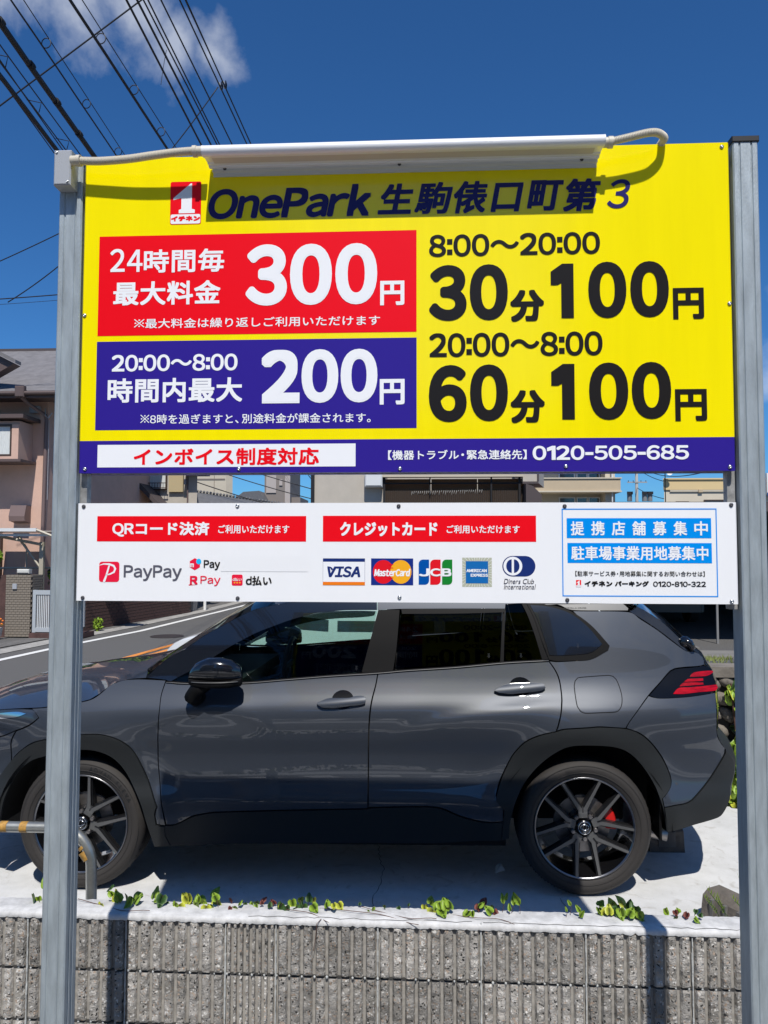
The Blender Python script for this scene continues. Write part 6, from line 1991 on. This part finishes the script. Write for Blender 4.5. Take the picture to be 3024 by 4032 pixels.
# ---------------------------------------------------------------- the houses in the gap between the boards
h2 = thing('house', 'beige two storey house with balcony and curtained window in the board gap', 'house', (-7.4, 19, 0))
BF('wall', M['shade_joint_grey'], h2, [(-8.7, 18), (-7.1, 18), (-8.9, 23), (-10.5, 23)], 0, 4.6); BF('wall', M['beige_wall'], h2, [(-7.1, 18.02), (-6.33, 18.02), (-8.1, 23), (-8.9, 23)], 0, 4.6); BF('wall', M['beige_wall'], h2, [(-6.33, 17.93), (-6.06, 17.93), (-7.7, 23), (-8.1, 23)], 0, 4.4)  # left wall's shade is painted in by its darker colour
B('balcony_floor', M['eave'], h2, (-8.25, -7.45, 16.95, 18, 3.40, 3.47))
for k in range(16):
    x = -8.22 + k * .05
    B('baluster', M['frame_brown'], h2, (x, x + .022, 16.97, 16.99, 3.47, 3.95))
B('balcony_rail', M['eave'], h2, (-8.25, -7.45, 16.95, 17.01, 3.95, 4.0))
mb = MB(); mb.prism([(-7.75, 3.50), (-7.42, 3.62), (-6.86, 3.05), (-6.95, 3.0), (-7.42, 3.46), (-7.72, 3.36)], lambda a, b: (a, 17.2, b), lambda a, b: (a, 18.0, b)); mb.build('porch_roof', M['roof_dark'], h2)
window(h2, -7.48, -6.90, 17.99, 3.44, 3.98, 'frame_brown', 'curtain', .03, 0)
B('window_rail', M['frame_brown'], h2, (-7.5, -6.85, 17.80, 17.82, 3.60, 3.62), (-7.5, -6.85, 17.80, 17.82, 3.47, 3.49))
for k in range(9): B('window_bar', M['frame_brown'], h2, (-7.48 + k * .075, -7.47 + k * .075, 17.80, 17.815, 3.47, 3.62))
B('shutter', M['shutter'], h2, (-6.84, -6.45, 17.93, 17.995, 3.38, 3.95))
B('meter', M['box_grey'], h2, (-6.42, -6.36, 17.92, 17.99, 3.58, 3.72))
mb = MB(); mb.tube([(-6.31, 17.9, 4.4), (-6.31, 17.9, 2.6)], .02, 6); mb.build('downpipe', M['pipe_brown'], h2)
B('eave_corner', M['roof_dark'], h2, (-6.4, -5.85, 17.6, 18.4, 3.84, 3.92))
h2.scale = (1.14, 1.14, 1.14); h2.location = (-8.447, 21.986, -.2475)      # stands behind the garden wall
fb = thing('apartment_block', 'pale yellow apartment block far behind the tiled roof', 'building', (-13.5, 46, 0))
BF('wall', M['beige_wall2'], fb, [(-17, 45), (-12.44, 45), (-12.10, 45.3), (-14.2, 52), (-19, 52)], 0, 9)
B('joint_line', M['shade_joint_grey'], fb, (-14.4, -12.5, 44.97, 45, 6.28, 6.36), (-13.2, -13.17, 44.98, 45, 0, 9))
tr = thing('tiled_house', 'low house with a grey ridge tiled roof in the board gap', 'house', (-7, 28, 0))
mb = MB(); mb.add([(-8.6, 26, 4.02), (-4.6, 27.5, 3.50), (-4.6, 29.5, 3.0), (-8.6, 24.0, 3.0), (-8.6, 30, 3.0), (-4.6, 25.5, 3.0)], [(0, 3, 5, 1), (0, 1, 2, 4)])
rr_ = mb.build('roof', M['tile_roof'], tr)
for k in range(34):
    u = k / 34
    mb = MB(); mb.sphere((-8.5 + 3.9 * u, 26 + 1.46 * u, 4.05 - .515 * u), .055, 4); mb.build('ridge_tile', M['tile_roof'], rr_, smooth=True)
B('wall', M['beige_wall'], tr, (-8.4, -4.7, 26.5, 29, 0, 3.2))
tw = thing('tower_block', 'brown and pink stepped tower block against the sky', 'building', (-14, 72, 0))
B('wall', M['tower_a'], tw, (-15.33, -12.9, 70, 76, 0, 10), (-12.9, -12.05, 71, 76, 0, 7.05))
B('wall', M['tower_b'], tw, (-15.15, -14.2, 69.9, 70, 7.4, 10), (-13.35, -12.85, 69.9, 70, 5, 9.0), (-13.9, -13.6, 69.9, 70, 8.1, 8.7))
gr = thing('far_house', 'small grey roofed house far away left of the tower block', 'house', (-16.5, 66, 0))
mb = MB(); mb.prism([(-18.0, 6.5), (-16.9, 7.35), (-15.4, 7.45), (-14.8, 6.5)], lambda a, b: (a, 68, b), lambda a, b: (a, 72, b)); mb.build('roof', M['tile_roof'], gr)
B('wall', M['concrete'], gr, (-18, -14.8, 68.2, 72, 0, 6.6))
# centre house with the corrugated lean-to
h3 = thing('house', 'beige stucco house with a brown corrugated lean-to in the board gap', 'house', (-.2, 14, 0))
B('wall', M['beige_wall'], h3, (-2.17, -.77, 13, 17, 0, 4.2), (-.77, 2.2, 14.4, 17, 0, 3.9))
B('corner_post', M['cap_black'], h3, (-2.235, -2.165, 12.95, 13.1, 0, 4.2))
B('lintel', M['beige_wall2'], h3, (-.80, 1.98, 12.85, 13.05, 3.26, 3.6))
mb = MB(); mb.rbox(-1.14, -.79, 12.78, 13.0, 3.06, 3.50, .03); mb.build('vent_hood', M['alu_white'], h3)
for i in range(3):
    x0 = -.76 + i * .93
    mb = MB(); nn = 46; vs = []
    for k in range(nn + 1):
        x = x0 + .93 * k / nn; yy = 13.0 + .016 * math.cos(k * PI)
        vs += [(x, yy, 2.2), (x, yy, 3.10)]
    mb.add(vs, [(2 * k, 2 * k + 2, 2 * k + 3, 2 * k + 1) for k in range(nn)])
    cs_ = mb.build('corrugated_sheet', M['corrugated'], h3)
    for v in cs_.data.vertices:
        if v.co.z > 3.0: v.co.z = 3.0
    B('bamboo_blind', M['bamboo'], h3, (x0 + .01, x0 + .925, 13.10, 13.12, 2.4, 3.24))
B('frame_bar', M['wire_dark'], h3, (-.78, 2.0, 12.95, 13.0, 3.13, 3.155), (-.78, -.74, 12.94, 13.0, 2.2, 3.26), (1.90, 1.94, 12.94, 13.0, 2.2, 3.30), (1.35, 1.38, 12.94, 12.98, 2.6, 3.26), (.14, .165, 12.95, 12.99, 2.9, 3.26))
mb = MB()
rnd = random.Random(6)
for k in range(34):
    x = -.22 + k * .042; zz = 2.99 + .03 * (k / 34)
    mb.add([(x, 12.975, zz - rnd.uniform(.04, .11)), (x + .012, 12.975, zz), (x + .026, 12.975, zz - rnd.uniform(.0, .02))], [(0, 1, 2)])
mb.build('torn_lace', M['lace'], h3)
mb = MB(); mb.prism([(2.0, 3.10), (2.14, 3.05), (2.30, 2.88), (2.30, 2.7), (2.0, 2.7)], lambda a, b: (a, 12.6, b), lambda a, b: (a, 14, b)); mb.build('gable_edge', M['roof_dark'], h3)
BF('upper_bay', M['beige_wall'], h3, [(1.98, 12.9), (2.26, 12.9), (2.6, 14.3), (1.98, 14.3)], 3.16, 3.9); B('bay_edge', M['roof_dark'], h3, (1.97, 2.28, 12.86, 12.9, 3.12, 3.165), (2.26, 2.29, 12.86, 12.9, 3.165, 3.9))
# balcony flats
ap = thing('apartment_block', 'tan apartment block with long balconies right of the lean-to', 'building', (6, 32, 0))
B('wall', M['apt_cream'], ap, (1.6, 7.9, 31.0, 40, 0, 9)); B('end_wall', M['apt_cream'], ap, (7.55, 7.95, 30.2, 31.0, 0, 9))
for zb_ in (2.25, 4.34, 6.4):
    B('balcony_parapet', M['apt_tan'], ap, (1.6, 8.12, 29.95, 30.1, zb_, zb_ + .50)); B('balcony_slab', M['apt_cream'], ap, (1.6, 8.16, 29.90, 31.0, zb_ - .06, zb_), (1.6, 8.16, 29.90, 30.14, zb_ + .50, zb_ + .55))
    for (a, b_) in ((3.2, 4.4), (5.75, 6.45), (6.5, 6.98), (7.0, 7.5)):
        window(ap, a, b_, 31.0, zb_ + .55, zb_ + 1.90, 'alu_white', 'win_dark', .05, 0)
    mb = MB(); mb.tube([(7.80, 30.05, zb_ - 1.5), (7.80, 30.05, zb_ + .2)], .03, 6); mb.build('drain_pipe', M['alu_white'], ap)
    for x in (4.9, 6.75): 
        mb = MB(); mb.lathe([(0, .05), (-.04, .03), (-.04, .001)], (x, 30.98, zb_ + 1.2), 'y', 10); mb.build('vent', M['wire_dark'], ap)
# yellow building
yb = thing('office_building', 'cream building with a yellow parapet and a satellite dish', 'building', (10, 28, 0))
BF('wall', M['cream_wall'], yb, [(8.70, 26.05), (13.5, 26.05), (17, 36), (12.4, 36)], 0, 4.05); BF('parapet', M['ylw_wall'], yb, [(8.66, 26.0), (13.55, 26.0), (17, 36.0), (12.4, 36.0)], 4.05, 4.42); BF('coping', M['ylw_wall'], yb, [(8.64, 25.95), (13.57, 25.95), (17, 36.0), (12.4, 36.0)], 4.42, 4.47)
B('band', M['beige_wall2'], yb, (8.9, 13.5, 26.0, 26.05, 3.98, 4.045)); B('vent', M['apt_tan'], yb, (9.9, 10.05, 25.96, 26.05, 3.96, 4.06)); window(yb, 10.1, 11.4, 26.04, 2.9, 3.69, 'frame_brown', 'win_dark', .04, 1); window(yb, 9.1, 9.56, 26.04, 2.9, 3.63, 'frame_brown', 'win_dark', .04, 0)
B('band', M['ylw_wall'], yb, (12.3, 13.52, 25.99, 26.05, 2.62, 2.75))
sg_ = thing('rooftop_sign', 'white and blue sign panel just right of the right post', 'sign', (12.6, 25.7, 3.8))
B('panel', M['line_white'], sg_, (12.20, 13.6, 25.70, 25.80, 3.86, 4.62)); B('stripe', M['ink_jcbblue'], sg_, (12.20, 13.6, 25.69, 25.70, 3.80, 3.92))
glyphs([c for c in 'na' if c not in GL], 3)
vs, fs, _r0 = text_shape('na', 12.30, 12.52, 3.97, 4.13, 0, ''); mb = MB(); mb.add([(x, 25.69, z) for x, z in vs], fs); mb.build('lettering', M['leaf_dark'], sg_)
ds = thing('satellite_dish', 'round white satellite dish on the corner of the cream building', 'antenna', (8.75, 25.9, 4.5))
mb = MB(); mb.lathe([(.0, .001), (.01, .05), (.02, .09), (.045, .125)], (8.78, 25.75, 4.68), 'y', 20); mb.v = [(x + (y - 25.75) * .5, 2 * 25.75 - y, z) for x, y, z in mb.v]; mb.build('dish', M['line_white'], ds, smooth=True)
mb = MB(); mb.tube([(8.70, 25.9, 3.5), (8.70, 25.9, 4.72)], .018, 6); mb.build('mast', M['wire_dark'], ds)
# dark parking shed on the right with cars
sh = thing('parking_shed', 'dark flat roofed parking shed beyond the rear of the grey car', 'shed', (6, 13, .4))
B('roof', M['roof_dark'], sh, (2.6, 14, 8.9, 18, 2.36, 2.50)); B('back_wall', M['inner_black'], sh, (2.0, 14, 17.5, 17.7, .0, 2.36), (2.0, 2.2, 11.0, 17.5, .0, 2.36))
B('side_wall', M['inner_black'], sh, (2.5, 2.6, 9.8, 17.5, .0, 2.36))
for x in (4.45, 8.5): B('post', M['trans_grey'], sh, (x, x + .03, 9.6, 9.63, .35, 2.36))
sp_ = [(-2.1, .25), (2.1, .25), (2.15, .8), (1.9, 1.0), (1.3, 1.42), (-.4, 1.45), (-1.1, .98), (-1.9, .85), (-2.15, .6)]
gl_ = [[(-.9, .98), (0, 1.0), (0, 1.36), (-.35, 1.36)], [(.08, 1.0), (.95, 1.0), (.9, 1.34), (.08, 1.36)]]
simple_car('shed_car', 'pale saloon car parked in the dark shed', 'car', (4.55, 14.6, .4), R(90), sp_, gl_, (-1.3, 1.3), 4.2, 1.7, M['shade_car'])
simple_car('shed_car', 'black car parked in the dark shed left of the pale one', 'car', (3.5, 14.8, .4), R(90), sp_, gl_, (-1.3, 1.3), 4.2, 1.7, M['dark_car'])
simple_car('shed_car', 'red car in the shed just above the grey car\'s spoiler', 'car', (2.9, 12.4, .4), R(90), sp_, gl_, (-1.3, 1.3), 4.0, 1.7, M['red_car'])
# far utility pole
up = thing('utility_pole', 'distant concrete utility pole with transformers and crossarms', 'utility pole', (22.2, 80, 0))
mb = MB(); mb.tube([(22.25, 80, 0), (22.25, 80, 12.5)], [.2, .14], 12); mb.build('pole', M['pole_conc'], up, smooth=True)
for z in (9.2, 11.6): B('crossarm', M['pole_conc'], up, (21.25, 23.3, 79.8, 79.9, z - .06, z + .06))
for dx in (-.75, .8, 1.35):
    mb = MB(); mb.lathe([(0, .001), (0, .26), (.9, .26), (.95, .001)], (22.25 + dx, 80, 7.2), 'z', 14); mb.build('transformer', M['trans_grey'], up, smooth=True, angle=40)
    B('bracket', M['wire_dark'], up, (22.2 + dx - .3, 22.2 + dx + .3, 79.6, 79.7, 7.9, 8.2))
for dx in (-.9, -.4, .4, .9):
    mb = MB(); mb.sphere((22.25 + dx, 79.8, 9.33), .06, 4); mb.build('insulator', M['wire_dark'], up)
shrub('far_tree', 'green bushy treetop far beyond the tiled roof', (-14.9, 60, 5.2), (.5, .5, .6), 200, 12, ('leaf_dark', 'leaf'), .3, 'tree')

# ---------------------------------------------------------------- overhead wires
def sagpath(A, B, n=40, sag=.0, wob=0., seed=0):
    A, B = Vector(A), Vector(B)
    out = []
    for i in range(n + 1):
        t = i / n
        p = A.lerp(B, t)
        p.z -= sag * 4 * t * (1 - t)
        if wob: p += Vector((noise.noise(Vector((t * 60, seed, 0))), 0, noise.noise(Vector((t * 60, seed, 5))))) * wob
        out.append(p)
    return out
def wire(label, x0, y0, x1, y1, h, r, extra=None, wob=0., cat='overhead wire', yn=-14., yf=60., name='overhead_wire'):
    """wire at height h passing over (x0,y0) and (x1,y1)"""
    dx = (x1 - x0) / (y1 - y0)
    A = (x0 + dx * (yn - y0), yn, h); B_ = (x1 + dx * (yf - y1), yf, h)
    t = thing(name, label, cat, A)
    mb = MB(); mb.tube(sagpath(A, B_, 160, 0, wob, h + x0), r, 6)
    mb.build('cable', M['wire'], t, smooth=True)
    return t, A, B_, dx
t, A, B_, dx = wire('thick black bundled cable lowest at far left, with triangular hangers', -3.35, 3.51, -3.44, 4.69, 5.6, .022, wob=.012)
mb = MB(); mb.tube(sagpath((A[0] + .03, A[1], A[2] + .07), (B_[0] + .03, B_[1], B_[2] + .07), 60), .006, 5); mb.build('messenger_wire', M['wire'], t)
for k in range(26):
    y = -1 + k * .62; x = A[0] + dx * (y - A[1])
    mb = MB(); mb.tube([(x + .01, y, 5.68), (x + .13, y + .02, 5.66), (x + .09, y + .06, 5.60)], .004, 4); mb.build('hanger', M['wire'], t)
for (a, b_, lab, wb) in (((-3.83, 4.31), (-4.02, 5.97), 'thin wavy wire just right of the lowest thick cable', .02), ((-3.71, 4.09), (-3.86, 5.98), 'thin wavy wire left of the thickest diagonal cable', .02), ((-3.95, 4.31), (-4.14, 5.97), 'thin wavy wire hugging the lowest thick cable', .02)):
    wire(lab, *a, *b_, 6.3, .0065, wob=wb)
t, A, B_, dx = wire('thickest black diagonal cable in the upper left sky', -3.32, 3.43, -3.47, 5.56, 6.0, .028, wob=.010)
for k in range(30):
    y = -1 + k * .55; x = A[0] + dx * (y - A[1])
    mb = MB(); mb.tube([(x, y, 6.0), (x, y + .06, 6.0)], .034, 8); mb.build('tie', M['wire_dark'], t)
def ringed(label, x0, y0, x1, y1, h, r, off_=(.05, 0, .09), rr_=.045, pitch=1.0):
    t, A, B_, dx = wire(label, x0, y0, x1, y1, h, r, wob=.008)
    mb = MB(); mb.tube(sagpath((A[0] + off_[0], A[1], A[2] + off_[2]), (B_[0] + off_[0], B_[1], B_[2] + off_[2]), 60), .005, 5); mb.build('messenger_wire', M['wire'], t)
    for k in range(22):
        y = -.4 + k * pitch; x = A[0] + dx * (y - A[1]) + off_[0] * .5
        mb = MB(); mb.tube([(x + rr_ * math.cos(2 * PI * i / 14), y + .02, h + off_[2] * .5 + rr_ * 1.1 * math.sin(2 * PI * i / 14)) for i in range(16)], .005, 5, cap=False); mb.build('hanger_ring', M['wire'], t)
ringed('second ringed cable from the left, thin pair hung with rings', -3.55, 3.98, -3.70, 6.69, 6.6, .009)
ringed('third ringed cable from the left, thicker with a messenger wire', -2.91, 3.75, -2.89, 6.24, 6.4, .015, pitch=.78)
wire('left wire of the steep close pair crossing the cloud', -3.3, 5.88, -3.36, 8.97, 8, .015)
wire('right wire of the steep close pair crossing the cloud', -3.18, 5.88, -3.21, 8.93, 8, .015)
for i, (x0, x1, y0, y1, h, lab) in enumerate([(-3.62, -3.63, 7.21, 10.75, 9, 'first of the fine power lines right of the steep pair'), (-3.56, -3.585, 7.21, 10.75, 9, 'fine power line close beside the first fine one'), (-3.39, -3.36, 7.22, 10.76, 9, 'third fine power line through the cloud edge'), (-3.19, -3.14, 7.3, 10.9, 9.1, 'fourth fine power line through the cloud edge'), (-3.28, -3.24, 7.89, 11.67, 9.5, 'fifth fine power line, next to the rightmost'), (-3.73, -3.66, 9.22, 13.5, 10.5, 'rightmost and thinnest power line in the upper left sky')]):
    wire(lab, x0, y0, x1, y1, h, .012 if i < 5 else .007)
def span(label, A, B_, r, sag=.0, cat='overhead wire'):
    t = thing('overhead_wire', label, cat, A)
    mb = MB(); mb.tube(sagpath(A, B_, 40, sag), r, 6); mb.build('cable', M['wire'], t, smooth=True)
    return t
span('crossing wire rising to the right across all the left cables', (-9.4, 9, 6.66), (-.2, 9, 13.4), .012, 0)
t = span('service wire rising to the small pale insulator', (-9.2, 14, 7.3), (-4.53, 14, 12.08), .012, .5)
t = thing('line_insulator', 'small pale insulator clamp on the rightmost power lines', 'insulator', (-4.5, 14, 12.1))
for k in range(4):
    mb = MB(); mb.lathe([(0, .03), (.015, .085), (.03, .03)], (-4.50 + .045 * k, 14, 12.10 + .01 * k), 'x', 14); mb.build('disc', M['pot_white'] if k % 2 == 0 else M['wire_dark'], t)
span('loose end wire looping down between the fine power lines', (-5.10, 12, 10.9), (-5.0, 12, 11.6), .006, -.05)
span('upper single wire at the far left beside the post', (-9.2, 12, 7.05), (-4.5, 12, 9.3), .010, .10)
span('lower wavy wire at the far left beside the post', (-11.5, 14, 7.30), (-3.5, 14, 7.88), .012, .1)
span('faint wire under the wavy one at the far left', (-11.5, 14, 7.18), (-3.5, 14, 7.75), .005, .1)
span('wire running past the slate roof at the far left', (-16, 26, 9.1), (-4, 26, 8.6), .012, .2)
span('upper cable crossing the gap between the boards towards the tower', (-10.5, 30, 6.3), (-2.2, 30, 3.80), .022, .15)
span('lower cable crossing the gap between the boards towards the tower', (-10.2, 26, 5.0), (-3.2, 26, 2.9), .022, .15)
span('middle cable crossing the gap between the boards towards the tower', (-9.8, 30, 5.55), (-2.2, 30, 3.45), .022, .15)
for k, (z0_, x1_) in enumerate(((12.2, 7.5), (11.7, 8.2), (9.6, 8.9))):
    span(('top', 'middle', 'lowest')[k] + ' line running from the distant utility pole to the cream building', (22.25, 79.8, z0_ - 1), (x1_ + 5.5, 30, 5.6 - .5 * k), .03, 1.0)
for k in range(2): span(('upper', 'lower')[k] + ' wire in the sky strip right of the right post', (12, 24, 6.05 - .14 * k), (16, 24, 6.10 - .14 * k), .012, .02)

# ---------------------------------------------------------------- across the street, behind the camera
for (x_, lab_, m_, r_) in ((-5.5, 'unseen pale car added across the street for reflections in the door panels', 'van_white', 0), (6.5, 'unseen dark car added across the street at the right for reflections', 'dark_car', 0)):
    simple_car('reflection_car', lab_, 'car', (x_, -9.6, -.75), R(r_), sp_, gl_, (-1.3, 1.3), 4.2, 1.7, M[m_])  # unseen cars, added for streaks in the grey car's paint
hb = thing('house_opposite', 'pale house across the street, mirrored in the car and the boards', 'house', (2, -14, -.75))
B('wall', M['beige_wall'], hb, (-4.3, 3.5, -20, -13, -.75, 4.4)); B('roof', M['roof_slate'], hb, (-4.5, 3.8, -20.5, -12.4, 4.4, 4.7))
for x in (-3.8, -1.4, 1):
    for z in (.4, 2.9): B('window', M['win_dark'], hb, (x, x + 1.6, -13.0, -12.94, z, z + 1.2))
B('door', M['frame_brown'], hb, (2.6, 3.4, -13.0, -12.94, -.75, 1.3))
hb = thing('house_opposite', 'tall brown house across the street at the right, mirrored in the car', 'house', (10, -14, -.75))
B('wall', M['house_pink'], hb, (4.2, 14, -22, -14, -.75, 10.8)); B('roof', M['roof_dark'], hb, (4.0, 14.5, -22.5, -13.7, 10.8, 11.2))
for x in (6.5, 9.5, 12): B('window', M['win_dark'], hb, (x, x + 1.6, -14.0, -13.94, 2.8, 4.1))
hb = thing('house_opposite', 'tall grey house across the street at the left, mirrored in the car', 'house', (-12, -14, -.75))
B('wall', M['concrete'], hb, (-17, -4.9, -22, -14, -.75, 11.0)); B('roof', M['roof_dark'], hb, (-17.5, -4.7, -22.5, -13.7, 11.0, 11.4))
for x in (-16, -13, -10.5, -7.5): B('window', M['win_dark'], hb, (x, x + 1.6, -14.0, -13.94, 2.8, 4.1))
tag(B('reflection_pavement', M['slab'], None, (-60, 60, -4.4, -3.3, -.745, -.738)), kind='structure')  # pavement, crossing bars and street line: unseen, added for streaks in the car's reflections
for k in range(5): tag(B('reflection_bar', M['line_white'], None, (-2.6 + k * .95, -2.15 + k * .95, -7.2, -5.2, -.745, -.740)), kind='structure')
tag(B('reflection_line', M['line_white'], None, (-60, 60, -7.6, -7.45, -.75, -.744)), kind='structure')
